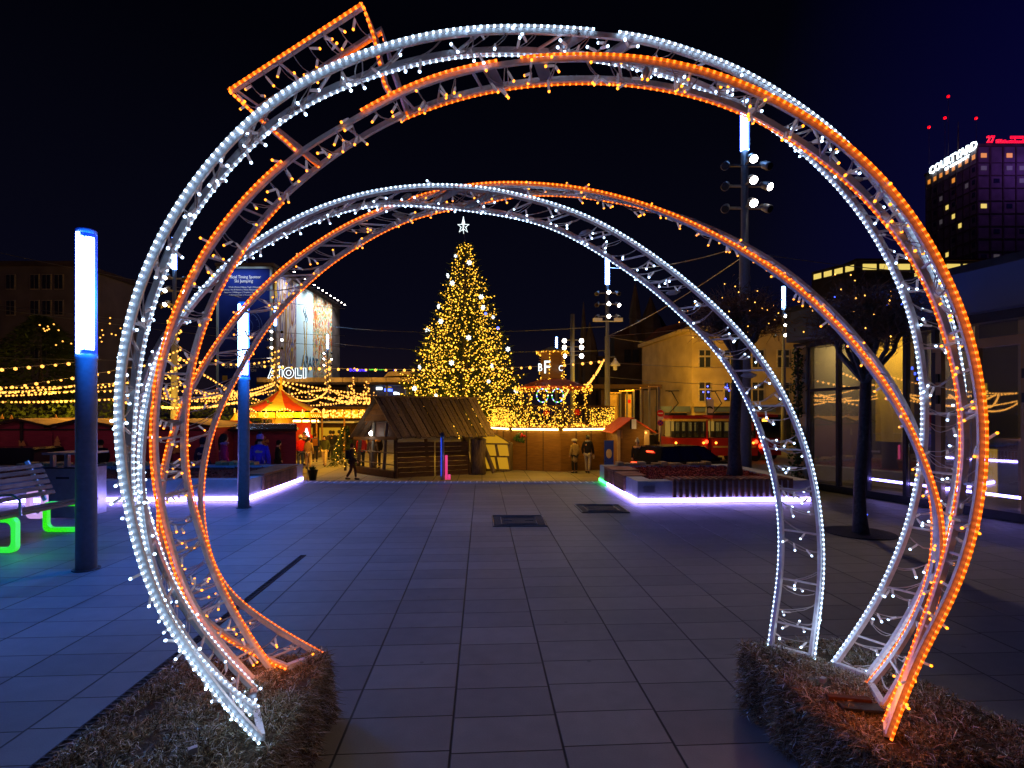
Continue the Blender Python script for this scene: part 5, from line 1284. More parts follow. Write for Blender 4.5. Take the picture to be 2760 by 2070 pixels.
# ------------------------------------------------------------------ Christmas tree
yT = 38.0; tb = low_at(1254, yT); rn = random.Random(77)
o = thing('christmas_tree', 'giant Christmas tree covered with golden bulbs in the middle of the market', 'Christmas tree', tb)
xt = Vector((tb.x, yT, 0)); ztop = P(1252, 652, yT).z
m = MB(); m.tube([Z(xt, LOW+.01), Z(xt, 6), Z(xt, ztop)], [.3, .2, .03], M['bark'], 10); m.build('trunk', o)
fol = MB(); pts = []
def Rt(z):
    f = (ztop-z)/(ztop-LOW)
    return .26+3.6*f**.8+2.35*f**1.6
z = LOW+1.5; lev = 0
while z < ztop-.1:
    f = (ztop-z)/(ztop-LOW); nb = max(6, int(26*f**.6)); r0 = Rt(z)
    for k in range(nb):
        a = k*2*math.pi/nb+lev*.7+rn.uniform(-.15, .15); ln = r0*rn.uniform(.78, 1.08)*(1.12 if rn.random() < .06 else 1)
        d = Vector((math.cos(a), math.sin(a), 0)); up = .30*rn.uniform(.6, 1.3)*ln
        tip = Z(xt, z)+d*ln+Vector((0, 0, up-.35*ln*.5)); mid = Z(xt, z)+d*ln*.55+Vector((0, 0, -.04*ln))
        n_ = max(4, int(ln*4.2))
        for j in range(n_):
            t = .25+.75*(j+rn.random())/n_
            p = mid.lerp(tip, (t-.55)/.45) if t > .55 else Z(xt, z).lerp(mid, t/.55)
            for q in range(4):
                dd = (d*rn.uniform(.2, 1.1)+Vector((rn.gauss(0, .7), rn.gauss(0, .7), rn.gauss(-.1, .6)))).normalized()*rn.uniform(.22, .42)
                s = dd.orthogonal().normalized()*.035
                fol.quad([p-s, p+s, p+dd], M['needle'])
            if t > .5: pts.append(p+Vector((rn.gauss(0, .08), rn.gauss(0, .08), rn.gauss(0, .1))))
        fol.quad([tip-d*.1+Vector((0, 0, .05)), tip-d*.1-Vector((0, 0, .05)), tip+d*.3+Vector((0, 0, .12))], M['needle'])
    z += .30+.10*f; lev += 1
fol.build('foliage', o)
vis = [p for p in pts if p.y < yT+1.0]; rn.shuffle(vis)
near_ = vis[:4600]; src = None
for i, p in enumerate(near_[:100]):
    if src is None:
        mm = MB(); mm.octa((0, 0, 0), .05, M['xmas']); src = mm.build('bulb', o, False, True); src.location = p-tb
    else: inst(src, o, p-tb)
mm = MB()
for p in near_[100:]: mm.octa(p, rn.uniform(.03, .06), M['xmas'])
stuff(mm.build('bulb', o))
for (dx, dz) in ((-3.0, 2), (0, 3), (2.8, 2.2), (-1.6, 6), (1.6, 6.5), (0, 9.5), (-2.5, .6), (2.6, .2)):
    lamp('POINT', Vector((tb.x+dx, yT-1.6-(10-dz)*.22, dz)), (1, .55, .08), 26, .3)
# star on its tip
sp_ = P(1249, 610, yT)
o = thing('tree_star', 'white outlined star on the tip of the Christmas tree', 'star', Vector((sp_.x, yT, ztop)))
m = MB(); m.tube([(xt.x, yT, ztop-.1), (sp_.x, yT, sp_.z)], .03, M['metal'], 6); m.build('rod', o)
for rot in (0, math.pi/2):
    m = MB(); pp = []
    for i in range(10):
        a = math.pi/2+i*math.pi/5; r_ = .42 if i % 2 == 0 else .17; r_ *= 1.6 if i == 0 else 1; r_ *= 1.2 if i in (4, 6) else 1
        pp.append(Vector((sp_.x+r_*math.cos(a)*math.cos(rot), yT+r_*math.cos(a)*math.sin(rot), sp_.z+r_*math.sin(a))))
    m.tube(pp, .028, M['flake'], 6, True); m.build('light_outline', o)
# snowflake ornaments
flk = [(1228, 690), (1265, 708), (1207, 743), (1219, 763), (1297, 800), (1182, 826), (1302, 829), (1329, 855), (1188, 866), (1152, 890), (1263, 910), (1369, 941), (1217, 978), (1326, 987), (1131, 990), (1317, 1028), (1117, 1047), (1391, 1053), (1175, 1066)]
names = ('near the top of the tree', 'just under the topmost one', 'third from the top, turned edge on', 'under the edge on one near the top', 'on the shoulder of the tree facing the bar', 'half way up, facing the billboards, turned edge on',
         'beside the small blue light', 'half hidden next to the blue light', 'half way up, facing the billboards', 'at the outline of the tree facing the billboards', 'in the very middle of the tree', 'on the longest branch toward the bar',
         'low on the tree, under the middle one', 'low on the tree, turned edge on toward the bar', 'at the low outline of the tree, turned edge on', 'low, half hidden by needles toward the bar', 'lowest one toward the walkway roof', 'lowest one next to the bar', 'dim one just above the hut ridge')
fl = None
for i, (u, v) in enumerate(flk):
    zz = P(u, v, yT-2).z; yy = yT-max(.3, Rt(zz)*.9*math.sqrt(max(.05, 1-((u-1254)/(Rt(zz)*F/yT))**2)))-.3
    p = P(u, v, yy); lab = 'white snowflake ornament '+names[i]
    edge = i in (2, 5, 13, 14); dim = i in (0, 7, 15, 18)
    if fl is None:
        m = MB()
        for k in range(6):
            a = k*math.pi/3; d = Vector((math.cos(a), 0, math.sin(a))); m.tube([d*.06, d*.2], .035, M['flake'], 5); m.octa(d*.2, .07, M['flake'])
        m.tube([Vector((.13*math.cos(k*.4488), 0, .13*math.sin(k*.4488))) for k in range(14)], .04, M['flake'], 5, True)
        fl = m.build('snowflake_ornament'); ob = fl
    else: ob = inst(fl)
    ob.location = p; ob.rotation_euler = (random.uniform(-.2, .2), random.uniform(-.5, .5), 1.15 if edge else random.uniform(-.5, .5))
    ob.scale = (.5, .5, .5) if dim else (.7, .7, .7)
    tag(ob, lab, 'ornament', 'snowflake ornaments on the Christmas tree')
for i, (u, v) in enumerate(((1309, 845), (1342, 884))):
    m = MB(); m.ball((0, 0, 0), .09, M['blue_dot'], 8); ob = m.build('blue_bauble'); ob.location = P(u, v, yT-3.0)
    tag(ob, ('small blue light beside a snowflake, upper of two', 'small blue light nearer the edge of the tree, lower of two')[i], 'ornament', 'blue lights on the Christmas tree')

# ------------------------------------------------------------------ strings of bulbs over the market
bm = MB(); bm.ball((0, 0, 0), 1, M['warm_big'], 6); bsrc = bm.build('bulb'); bme = bsrc.data; bpy.data.objects.remove(bsrc)
def light_string(lab, A, B, sag, n, r=.06, grp='strings of bulbs over the market'):
    A = P(*A); B = P(*B); o = thing('light_string', lab, 'light string', (A+B)/2, grp)
    def pt(f): p = A.lerp(B, f); p.z -= sag*4*f*(1-f); return p
    m = MB(); m.tube([pt(i/24) for i in range(25)], .012, M['wire'], 3); m.build('cable', o)
    for i in range(n):
        p = pt((i+.5)/n)+Vector((random.gauss(0, .02), random.gauss(0, .02), -.05))
        b = bpy.data.objects.new('bulb', bme); COL.objects.link(b); b.parent = o; b.location = p-BASE[o.name]; k = r*1.25*random.uniform(.75, 1.15); b.scale = (k, k, k)
light_string('sparse string of large bulbs climbing to the wrapped mast', (-380, 1085, 27), (470, 968, 27.7), .25, 26, .062)
light_string('sparse string of large bulbs from the wrapped mast across the billboard', (470, 965, 27.7), (742, 968, 45), .35, 15, .07)
light_string('long sparse string of large bulbs passing in front of the Christmas tree', (700, 985, 33), (1395, 990, 31.5), .18, 27, .075)
light_string('sparse string of large bulbs from the Christmas tree to the bell lamp mast', (1395, 990, 31.5), (1628, 972, 30.8), .05, 10, .07)
light_string('dense sagging string over the roof of the reindeer cutout stall', (-500, 1000, 24), (215, 1035, 24.5), .62, 80, .04)
light_string('dense low string above the fir tree cutout stall', (-480, 1010, 26), (470, 1000, 27.5), 1.1, 90, .042)
light_string('higher dense string behind the stout light column', (-420, 1000, 30), (468, 1015, 28), .7, 62, .05)
light_string('dense string from the outer edge down to the wrapped mast', (-500, 1040, 33), (470, 1045, 29), .3, 60, .05)
light_string('string falling from the wrapped mast toward the foil roofed stall', (475, 955, 28), (650, 1066, 29), .1, 24, .05)
light_string('string between wrapped mast and tent mast, lowest one', (470, 1050, 28), (742, 1030, 45), .45, 30, .06)
light_string('string between wrapped mast and tent mast, middle one', (480, 1075, 30), (742, 1028, 44), .3, 30, .06)
light_string('string between wrapped mast and tent mast, dense one', (500, 1040, 33), (740, 1035, 43), .75, 44, .06)
light_string('thick bright string sagging deeply beside the striped cone', (745, 1035, 44), (882, 1053, 52), 1.15, 62, .062)
light_string('string from the tent mast passing straight over the carousel', (748, 1025, 45), (1000, 1064, 55), .1, 26, .085)
light_string('string from the tent mast to the banner mast behind the thick one', (748, 1068, 40), (882, 1050, 58), -.1, 16, .08)
light_string('short string right of the banner mast toward the hut ridge', (884, 1046, 55), (1000, 1072, 45), .35, 18, .08)
light_string('low string in the distance behind the foil roof', (560, 1078, 36), (745, 1072, 42), .3, 24, .055)
light_string('far low string between carousel and hut', (880, 1072, 48), (1000, 1080, 50), .2, 16, .07)
for lab, A_, B_, sg, n_ in (('string over the lit open stall toward the tent mast', (330, 1052, 27), (742, 1050, 44), .5, 44), ('string from the wrapped mast low over the maroon roofs', (300, 1075, 25), (640, 1082, 30), .35, 46),
    ('string in the haze of lights behind the wrapped mast', (380, 1060, 34), (700, 1060, 40), .5, 40), ('string behind the carousel, slack in the middle', (640, 1062, 42), (960, 1075, 48), .7, 40), ('string stretched high behind the carousel cone', (600, 1048, 50), (985, 1070, 52), .3, 34),
    ('short string above the second ride', (860, 1082, 42), (1010, 1092, 40), .25, 20), ('string crossing behind the fir tree cutout stall', (-300, 1066, 34), (420, 1066, 30), .35, 60), ('string from the carousel finial to the hut ridge', (757, 1030, 34), (1000, 1085, 30), .3, 22)):
    light_string(lab, A_, B_, sg, n_, .06)
light_string('thick bright string dropping from the bell lamp mast to the round bar', (1628, 966, 30.5), (1568, 1047, 27.5), .22, 40, .052)
light_string('short bright string under the canopy of the round bar', (1532, 1046, 27), (1516, 1073, 26.5), .05, 12, .045)
for i, (x0, y0, z0, x1, y1, z1) in enumerate(((-22, 21.5, 3.6, -46, 22, 3.4), (-24, 23, 3.2, -60, 22, 3.8), (-24, 25, 4.6, -62, 27, 4.2), (-30, 20.5, 3.0, -64, 24.5, 3.2), (-20, 26, 4.2, -55, 19.5, 4.4), (-36, 27, 5.0, -66, 20.5, 4.8), (-28, 18.5, 3.3, -58, 25, 3.6))):
    a_ = Vector((x0, y0, z0)); b_ = Vector((x1, y1, z1)); o = thing('light_string', 'string of bulbs over the outer stalls, seen mirrored in the glass front', 'light string', (a_+b_)/2, 'strings of bulbs mirrored in the glass front')
    m = MB(); m.tube([a_.lerp(b_, j/20)-Vector((0, 0, 1.3*4*(j/20)*(1-j/20))) for j in range(21)], .012, M['wire'], 3); m.build('cable', o)
    for j in range(64):
        f = (j+.5)/64; q = a_.lerp(b_, f)-Vector((0, 0, 1.3*4*f*(1-f)+.05))
        b = bpy.data.objects.new('bulb', bme); COL.objects.link(b); b.parent = o; b.location = q-BASE[o.name]; k = .085*random.uniform(.8, 1.15); b.scale = (k, k, k)
for x, w_ in ((-16.5, 24), (-10.5, 16), (-22, 20)): lamp('POINT', (x, 18.6, 2.4), (1, .5, .62), w_*2.6, .3)
for x in (-19.3, -16.6, -13.4, -23): lamp('POINT', (x, 23.6, 2.5), (1, .55, .08), 70, .3)
# bulbs wound round the masts
def wound(lab, u, y, v0, v1, n, r=.07, rad=.26):
    p0 = P(u, v1, y); z0, z1 = p0.z, P(u, v0, y).z
    o = thing('light_garland', lab, 'light garland', p0, 'garlands of bulbs wound round the masts')
    m = MB(); m.tube([Vector((p0.x+rad*math.cos(i*.6), y+rad*math.sin(i*.6), z0+(z1-z0)*i/60)) for i in range(61)], .012, M['wire'], 3); m.build('cable', o)
    for i in range(n):
        f = (i+.5)/n*60; q = Vector((rad*1.15*math.cos(f*.6), rad*1.15*math.sin(f*.6), (z1-z0)*f/60))
        b = bpy.data.objects.new('bulb', bme); COL.objects.link(b); b.parent = o; b.location = q; b.scale = (r, r, r)
wound('garland of bulbs wound round the mast among the maroon stalls', 470, 27.7, 815, 1085, 60, .055)
wound('garland of bulbs wound round the mast in front of the billboards', 742, 45.6, 935, 1030, 34, .08)
wound('garland of bulbs wound round the mast at the banner wall', 883, 62, 962, 1060, 36, .09)
# lit shrubs behind the lane
for k, (u, v, y, n, lab) in enumerate(((966, 1085, 44, 70, 'cluster of bulbs on a leafless shrub left of the hut ridge'), (950, 1066, 50, 26, 'tall thin stem wrapped with bulbs behind the hut ridge'), (990, 1063, 50, 18, 'shorter stem wrapped with bulbs behind the hut ridge'))):
    c = P(u, v, y); g = Vector((c.x, y, LOW)); o = thing('lit_shrub', lab, 'shrub', g, 'shrubs wrapped with bulbs')
    m = MB()
    for i in range(24): m.tube([g+Vector((rn.gauss(0, .1), 0, 0)), c+Vector((rn.gauss(0, .8 if k == 0 else .08), rn.gauss(0, .5), rn.gauss(0, .5 if k == 0 else .9)))], [.03, .01], M['twig'], 4)
    m.build('stem', o)
    for i in range(n):
        q = c+Vector((rn.gauss(0, .85 if k == 0 else .1), rn.gauss(0, .4), rn.gauss(0, .42 if k == 0 else 1.0)))-g
        b = bpy.data.objects.new('bulb', bme); COL.objects.link(b); b.parent = o; b.location = q; s_ = rn.uniform(.05, .1); b.scale = (s_, s_, s_)
# market lamps (bulbs above and stalls' lamps; one added to light the road sign)
for x, y, z, w_ in ((-8.2, 27, 1.5, 120), (-12, 30, 1.9, 150), (-4.5, 33, 1.8, 150), (-.6, 22.0, 2.2, 52), (2.2, 21.8, 2.4, 56), (6.6, 27, 2.4, 70), (7.3, 22.6, 2.0, 16),  (-17, 26, 1.9, 110), (-22, 27, 1.9, 100), (8, 40, 4, 420), (13, 42, 5, 460), (-9, 24.5, 1.6, 70), (-26, 30, 2.5, 130), (-3, 48, 5, 300)):
    lamp('POINT', (x, y, z), (1, .5, .03), w_*4.0, .3)

# ------------------------------------------------------------------ far buildings
def bx(m, x0, x1, y0, y1, z0, z1, mt):
    m.hull8([Vector((x0, y0, z0)), Vector((x1, y0, z0)), Vector((x1, y1, z0)), Vector((x0, y1, z0)), Vector((x0, y0, z1)), Vector((x1, y0, z1)), Vector((x1, y1, z1)), Vector((x0, y1, z1))], mt)
rn = random.Random(5)
# poster building
yb = 80; x0 = P(588, 800, yb).x; x1 = P(732, 800, yb).x; zt = P(700, 722, yb).z; ye = 111
o = thing('poster_building', 'tall building hung with a dark blue poster and floodlit striped banners', 'building', ((x0+x1)/2, 95, LOW))
m = MB(); bx(m, x0-.2, x1+.2, yb, ye, LOW, zt+.3, M['wall_dark']); m.build('wall', o)
m = MB(); bx(m, x0-.4, x1+.4, yb-.2, ye+.2, zt+.3, zt+.7, M['wall_left']); m.build('roof', o)
m = MB(); m.tube([((x0+x1)/2-1.0, yb+1, zt+.6), ((x0+x1)/2-1.0, yb+1, zt+3.2)], .12, M['metal'], 4); m.tube([((x0+x1)/2-.2, yb+1, zt+.6), ((x0+x1)/2-.2, yb+1, zt+3.2)], .12, M['metal'], 4)
for i in range(4): m.bar(((x0+x1)/2-1.0, yb+1, zt+1+.6*i), ((x0+x1)/2-.2, yb+1, zt+1+.6*i), .08, .08, M['metal'])
m.build('roof_ladder', o)
m = MB(); bx(m, x0, x1, yb-.1, yb-.04, LOW+1, zt-.1, M['poster_blue']); ps = m.build('poster', o)
m = MB()
for x in (x0, x1): m.bar((x, yb-.15, LOW+1), (x, yb-.15, zt), .3, .2, M['banner_w'], (0, 1, 0))
m.bar((x0, yb-.15, zt), (x1, yb-.15, zt), .2, .3, M['banner_w']); m.build('poster_frame', o)
def pt_(txt, u0, u1, vb, hpx, mt=None, nm='lettering'):
    h = hpx/F*yb; text(nm, txt, ps, mt or M['poster_text'], P(u0, vb, yb-.14), (1, 0, 0), (0, 0, 1), (u1-u0)/F*yb, h, .03)
pt_('Official Timing Sponsor', 612, 703, 753, 11); pt_('Ski Jumping', 632, 682, 764, 11)
for t, a, b, v in (('Wisla | Ruka | Nizny Tagil | Klingenthal', 616, 708, 777), ('Engelberg | Val di Fiemme | Titisee-Neustadt | Zakopane', 598, 716, 784), ('Sapporo | Willingen | Trupitz | Rasnov | Oslo', 604, 711, 791), ('Lillehammer | Trondheim', 618, 690, 798)): pt_(t, a, b, v, 5)
pt_('BERGSTERN', 606, 707, 992, 14); pt_('WATCH', 652, 690, 1002, 7)
m = MB(); p = P(606, 1019, yb-.12); m.box(p, (.75, .04, .75), M['canvas_y']); m.build('poster_mark', ps)
c = P(660, 880, yb-.13)
for rr in (2.6, 2.2, 1.2):
    m = MB(); m.tube([c+Vector((rr*math.cos(i*.157), 0, rr*math.sin(i*.157))) for i in range(40)], .04, M['poster_line'], 4, True)
    if rr == 2.2:
        for i in range(12): a = i*math.pi/6; m.bar(c+Vector((1.9*math.cos(a), 0, 1.9*math.sin(a))), c+Vector((2.15*math.cos(a), 0, 2.15*math.sin(a))), .08, .02, M['poster_line'], (0, 1, 0))
    m.build('dial_print', ps)
# banner wall on its side, going away
xs = x1+.2
def band(y0, y1, mt, nm, lab=None):
    m = MB(); m.hull8([Vector((xs+.02, y0, LOW+1)), Vector((xs+.12, y0, LOW+1)), Vector((xs+.12, y1, LOW+1)), Vector((xs+.02, y1, LOW+1)), Vector((xs+.02, y0, zt-.2)), Vector((xs+.12, y0, zt-.2)), Vector((xs+.12, y1, zt-.2)), Vector((xs+.02, y1, zt-.2))], mt); b = m.build(nm, o)
    if lab: b['label'] = lab
    return b
def y_at(u): return xs*F/(u-CX)
yy = [80.3, y_at(797), y_at(842), y_at(893)]
b1 = band(yy[0], yy[1]-.1, M['art1'], 'banner', 'brown and grey patterned banner'); b2 = band(yy[1], yy[2]-.1, M['banner_w'], 'banner', 'pale blue banner with slim lettering'); b3 = band(yy[2], yy[3], M['art2'], 'banner', 'flower patterned banner')
text('lettering', 'APART', b2, M['banner_txt'], Vector((xs+.14, yy[1]+2.0, P(820, 990, 93).z)), (0, 1, 0), (0, 0, 1), 8.0, 2.0, .03)
m = MB()
for s_, q in ((.42, 1), (.6, -1)):
    yq = yy[1]+(yy[2]-yy[1])*s_; zq = P(815, 870, 93).z
    m.tube([Vector((xs+.16, yq+q*.9*math.sin(i*.5)*(i/9), zq-i*.95)) for i in range(10)], .08, M['banner_gold'], 4)
    m.tube([Vector((xs+.16, yq+q*.3+.5*math.sin(i), zq+i*.4)) for i in range(8)], .06, M['banner_txt'], 4)
m.build('line_drawing', b2)
for i in range(14):
    y = 81.5+i*2.1; m = MB(); m.tube([(xs, y, zt+.3), (xs+1.7, y, zt+.5)], .05, M['black'], 4); m.box((xs+1.75, y, zt+.45), (.3, .35, .2), M['black']); h = m.build('floodlight', o)
    m = MB(); m.box((xs+1.72, y, zt+.33), (.24, .3, .03), M['flood']); m.build('lens', h)
for y in (83, 88.5, 94, 99, 104): lamp('SPOT', (xs+3.6, y, zt+1.0), (.92, .97, 1), 6500 if y > 90 else 3600, .2, (xs, y+1, zt-9), 105, .9)
for u in (620, 660, 700): lamp('SPOT', P(u, 715, yb)+Vector((0, -3.0, .5)), (.75, .85, 1), 600, .2, P(u, 800, yb), 100, .9)
# dotted marquee letters on the low pavilion
ys = 66; o = thing('marquee_sign', 'white dotted marquee letters on the edge of the pavilion roof', 'sign', P(775, 1019, ys))
def L_(polys, dots=()):
    return polys, dots
let = {'A': ([[(0, 0), (.38, 1), (.62, 1), (1, 0), (.78, 0), (.68, .26), (.32, .26), (.22, 0)], [(.38, .42), (.62, .42), (.5, .76)]], 0), 'I2': ([[(.3, 0), (.3, .85), (.7, .85), (.7, 0)]], 2), 'O': ([[(.5+.5*math.cos(i*.4), .5+.52*math.sin(i*.4)) for i in range(16)], [(.5+.24*math.cos(i*.6), .5+.26*math.sin(i*.6)) for i in range(10)]], 0),
       'L': ([[(0, 0), (0, 1), (.35, 1), (.35, .26), (.9, .26), (.9, 0)]], 0), 'I': ([[(.25, 0), (.25, 1), (.65, 1), (.65, 0)]], 0)}
sc_ = ys/F
for ch, u0, w_, hh in (('A', 722, 27, 27), ('I2', 748, 18, 27), ('O', 764, 28, 28), ('L', 796, 19, 27), ('I', 813, 18, 27)):
    m = MB(); polys, dots = let[ch]
    for pl in polys:
        q = [P(u0+x*w_, 1019-z*hh, ys) for x, z in pl]; q.append(q[0]); k = max(4, int(arclen(q)[-1]/.17))
        for p in resample(q, k): m.octa(p, .032, M['sign_w'])
        m.tube(q, .04, M['flake'], 4); m.tube([p+Vector((0, .12, 0)) for p in q], .05, M['black'], 4)
    if dots:
        for d_ in (0, 1):
            c = P(u0+5+d_*9, 989, ys)
            for i in range(7): m.octa(c+Vector((.12*math.cos(i*.9), 0, .12*math.sin(i*.9))), .05, M['sign_w'])
    m.build('letter', o)
# low pavilion with a lit roof edge
o = thing('pavilion', 'long low pavilion with a lit translucent roof edge behind the market', 'pavilion', P(970, 1113, 72))
xa, xb = P(690, 1020, 68).x, P(1118, 1020, 68).x
m = MB(); bx(m, xa, xb, 68, 76, P(0, 1031, 68).z-.25, P(0, 1030, 68).z, M['dark_trim']); m.build('roof_slab', o)
for i in range(11):
    a_ = xa+(xb-xa)*i/11; b_ = xa+(xb-xa)*(i+.96)/11; m = MB(); bx(m, a_, b_, 68.2, 68.4, P(0, 1029.5, 68).z, P(0, 1017, 68).z, M['roof_y']); m.build('edge_panel', o)
m = MB(); q = [P(u, v, 68.1) for u, v in ((1034, 1016), (1046, 1003), (1060, 1001), (1118, 1001), (1118, 1012), (1052, 1013))]; m.prism(q, (0, 3, 0), M['roof_y']); m.build('entrance_hood', o)
for i in range(8):
    x = xa+(xb-xa)*(i+.5)/8; m = MB(); m.tube([(x, 69, LOW), (x, 69, P(0, 1031, 69).z-.1)], .15, M['pole'], 8); m.build('column', o)
m = MB(); bx(m, xa, xb, 74, 74.3, LOW, P(0, 1032, 74).z, M['wall_dark']); m.build('back_wall', o)
for u, v, mt in ((1050, 1052, 'blue_dot'), (1044, 1051, 'blue_dot'), (1022, 1047, 'sign_w'), (1069, 1060, 'sign_w'), (1047, 1042, 'panel_y')):
    m = MB(); m.box(P(u, v, 73), (.8, .1, .35), M[mt]); m.build('lit_sign', o)
for u in (730, 800, 900, 1000, 1080): lamp('POINT', P(u, 1022, 66.5), (1, .6, .15), 90, .3)
for cap, ch, u0, u1, vb, hp, mt, lab in ((0, 'Bohema', 942, 988, 1001.5, 9, 'sign_b', 'blue neon word above the pavilion roof'), (0, 'salad & curry', 995, 1040, 998.5, 4.5, 'sign_g', 'small green neon words above the pavilion roof'), (0, '~', 1061, 1070, 1000, 4, 'sign_b', 'short blue neon mark on the pavilion hood')):
    p = P(u0, vb, 70); o = thing('neon_sign', lab, 'neon sign', p)
    text('lettering', ch, o, M[mt], p, (1, 0, 0), (0, 0, 1), (u1-u0)/F*70, hp/F*70, .05, .02)
    m = MB(); m.bar(p+Vector((0, .1, -.05)), p+Vector(((u1-u0)/F*70, .1, -.05)), .06, .06, M['black']); 
    for f in (.1, .9): m.tube([p+Vector(((u1-u0)/F*70*f, .1, -.05)), p+Vector(((u1-u0)/F*70*f, .1, -.6 if hp < 9 else -.8))], .04, M['black'], 4)
    m.build('bracket', o)
# hotel tower
yc = 150; xc = P(2634, 400, yc).x; zt = P(2634, 396, yc).z; y2 = yc*1.118; xl = xc
x_far = P(2484, 460, 167).x
o = thing('hotel_tower', 'dark hotel tower with white roof letters and a few lit windows', 'building', (xc+20, 160, LOW))
m = MB(); bx(m, xc, xc+46, yc, 168.5, LOW, zt, M['wall_left']); m.build('wall', o)
m = MB(); bx(m, xc-.3, xc+46, yc-.3, 169, zt, zt+.8, M['wall_dark']); m.build('parapet', o)
m = MB()
for i in range(16):
    z = zt-3.5-i*3.55; bx(m, xc-.18, xc+46, yc-.18, 168.6, z-1.1, z-.85, M['wall_dark'])
for i in range(9):
    y = yc+i*2.3; bx(m, xc-.25, xc, y-.12, y+.12, LOW, zt, M['wall_dark'])
for i in range(12): bx(m, xc+i*3.6-.15, xc+i*3.6+.15, yc-.25, yc, LOW, zt, M['wall_dark'])
m.build('facade_grid', o)
lit = {(0, k): 'win_lit2' for k in range(8)}; lit.update({(1, 3): 'win_lit2', (2, 5): 'win_dim', (3, 4): 'win_lit', (4, 3): 'win_lit', (2, 1): 'win_dim', (4, 5): 'win_dim', (5, 2): 'win_lit', (6, 6): 'win_dim', (7, 4): 'win_lit', (8, 3): 'win_dim', (9, 4): 'win_lit', (10, 2): 'win_lit', (11, 3): 'win_dim'})
cnt = 0
for r_ in range(16):
    for k in range(8):
        if (r_, k) in lit or (r_*3+k*5) % 3 == 0:
            z = zt-2.9-r_*3.55; y = yc+(k+.5)*2.3; m = MB(); bx(m, xc-.1, xc-.02, y-.5, y+.5, z-.1, z+1.2, M[lit.get((r_, k), 'win_d')])
            if cnt < 48: m.build('window', o); cnt += 1
lit = {(0, k): 'win_lit2' for k in (0, 2, 4)}; lit.update({(1, 0): 'win_dim', (1, 2): 'win_dim', (1, 3): 'win_dim', (2, 3): 'win_dim', (4, 0): 'win_lit', (8, 1): 'win_dim', (12, 2): 'win_lit', (13, 1): 'win_dim'})
cnt = 0
for r_ in range(16):
    for k in range(11):
        if (r_, k) in lit or (r_+k*2) % 4 == 0:
            z = zt-2.9-r_*3.55; x = xc+(k+.5)*3.6; m = MB(); bx(m, x-.8, x+.8, yc-.1, yc-.02, z-.1, z+1.1, M[lit.get((r_, k), 'win_d')])
            if cnt < 48: m.build('window', o); cnt += 1
t = Vector((xc-.4, 166.5, zt-.6))
text('roof_letters', 'COURTYARD', o, M['sign_w'], t, (0, -1, 0), (0, 0, 1), 17.0, 2.4, .25, .02)
text('roof_letters', 'BY MARRIOTT', o, M['sign_w'], Vector((xc-.4, 160.5, zt-1.9)), (0, -1, 0), (0, 0, 1), 8.5, .8, .2)
text('red_letters', '27', o, M['sign_r'], Vector((xc+2.2, yc-.4, zt+.9)), (1, 0, 0), (0, 0, 1), 2.3, 2.0, .25, .03)
m = MB(); q = xc+5
while q < xc+19:
    w_ = rn.uniform(.25, .5); bx(m, q, q+w_, yc-.4, yc-.2, zt+.95, zt+1.5+rn.uniform(0, .5), M['sign_r']); q += w_+.18
q = xc+9
while q < xc+12.5:
    bx(m, q, q+.4, yc-.4, yc-.2, zt+2.2, zt+2.9, M['sign_r']); q += .55
m.build('red_letters', o)
lamp('POINT', (xc-8, yc-9, zt+1), (.5, .16, 1), 1500, 1.0); lamp('POINT', (xc+12, yc-9, zt-6), (.35, .12, 1), 1500, 1.0)  # added violet lamps hung in the air to brighten the tower walls
m = MB(); c = Vector((xc-2+5, 160, zt))
m.tube([c, c+Vector((0, 0, 12.5))], [.35, .08], M['wall_dark'], 5); m.build('antenna', o)
for u, v in ((2556, 260), (2547, 318), (2631, 319), (2504, 343)):
    m = MB(); p = P(u, v, 160); m.tube([Vector((p.x, 160, zt)), p], .06, M['wall_dark'], 4); m.ball(p, .42, M['red_dot'], 6); m.build('warning_lamp', o)
# office block with a lit top floor
yo = 75; xo = P(2308, 705, yo).x; zt = P(2308, 703, yo).z
o = thing('office_block', 'dark office block with a bright yellow row of top floor windows', 'building', (xo+8, yo+9, LOW))
m = MB(); bx(m, xo, xo+26, yo, yo+10, LOW, zt, M['wall_dark']); m.prism([(xo-2.9, yo+6, LOW), (xo, yo, LOW), (xo, yo+10, LOW)], (0, 0, zt-LOW), M['wall_dark']); m.build('wall', o)
m = MB(); bx(m, xo-.2, xo+26, yo-.3, yo+10, zt, zt+.25, M['roof_dark']); m.build('roof', o)
for k in range(8):
    x = xo+.9+k*2.35
    m = MB(); bx(m, x, x+1.9, yo-.06, yo-.01, zt-1.25, zt-.45, M['win_lit']); m.build('window', o)
    if k in (3, 5, 6):
        m = MB(); bx(m, x+.2, x+1.6, yo-.06, yo-.01, zt-2.4, zt-1.75, M['win_lit']); m.build('window', o)
    m = MB(); bx(m, x, x+1.9, yo-.05, yo-.01, zt-4.6, zt-3.6, M['win_d']); m.build('window', o)
d = (Vector((xo, yo, 0))-Vector((xo-2.9, yo+6, 0))); dn = Vector((-d.y, d.x, 0)).normalized()
if dn.y > 0: dn = -dn
for k in range(4):
    q0 = Vector((xo-2.9, yo+6, 0))+d*(.05+.24*k); q1 = q0+d*.18; q0 += dn*.03; q1 += dn*.03
    m = MB(); m.hull8([Z(q0, zt-1.25), Z(q1, zt-1.25), Z(q1, zt-1.25)-dn*.02, Z(q0, zt-1.25)-dn*.02, Z(q0, zt-.45), Z(q1, zt-.45), Z(q1, zt-.45)-dn*.02, Z(q0, zt-.45)-dn*.02], M['win_lit']); m.build('window', o)
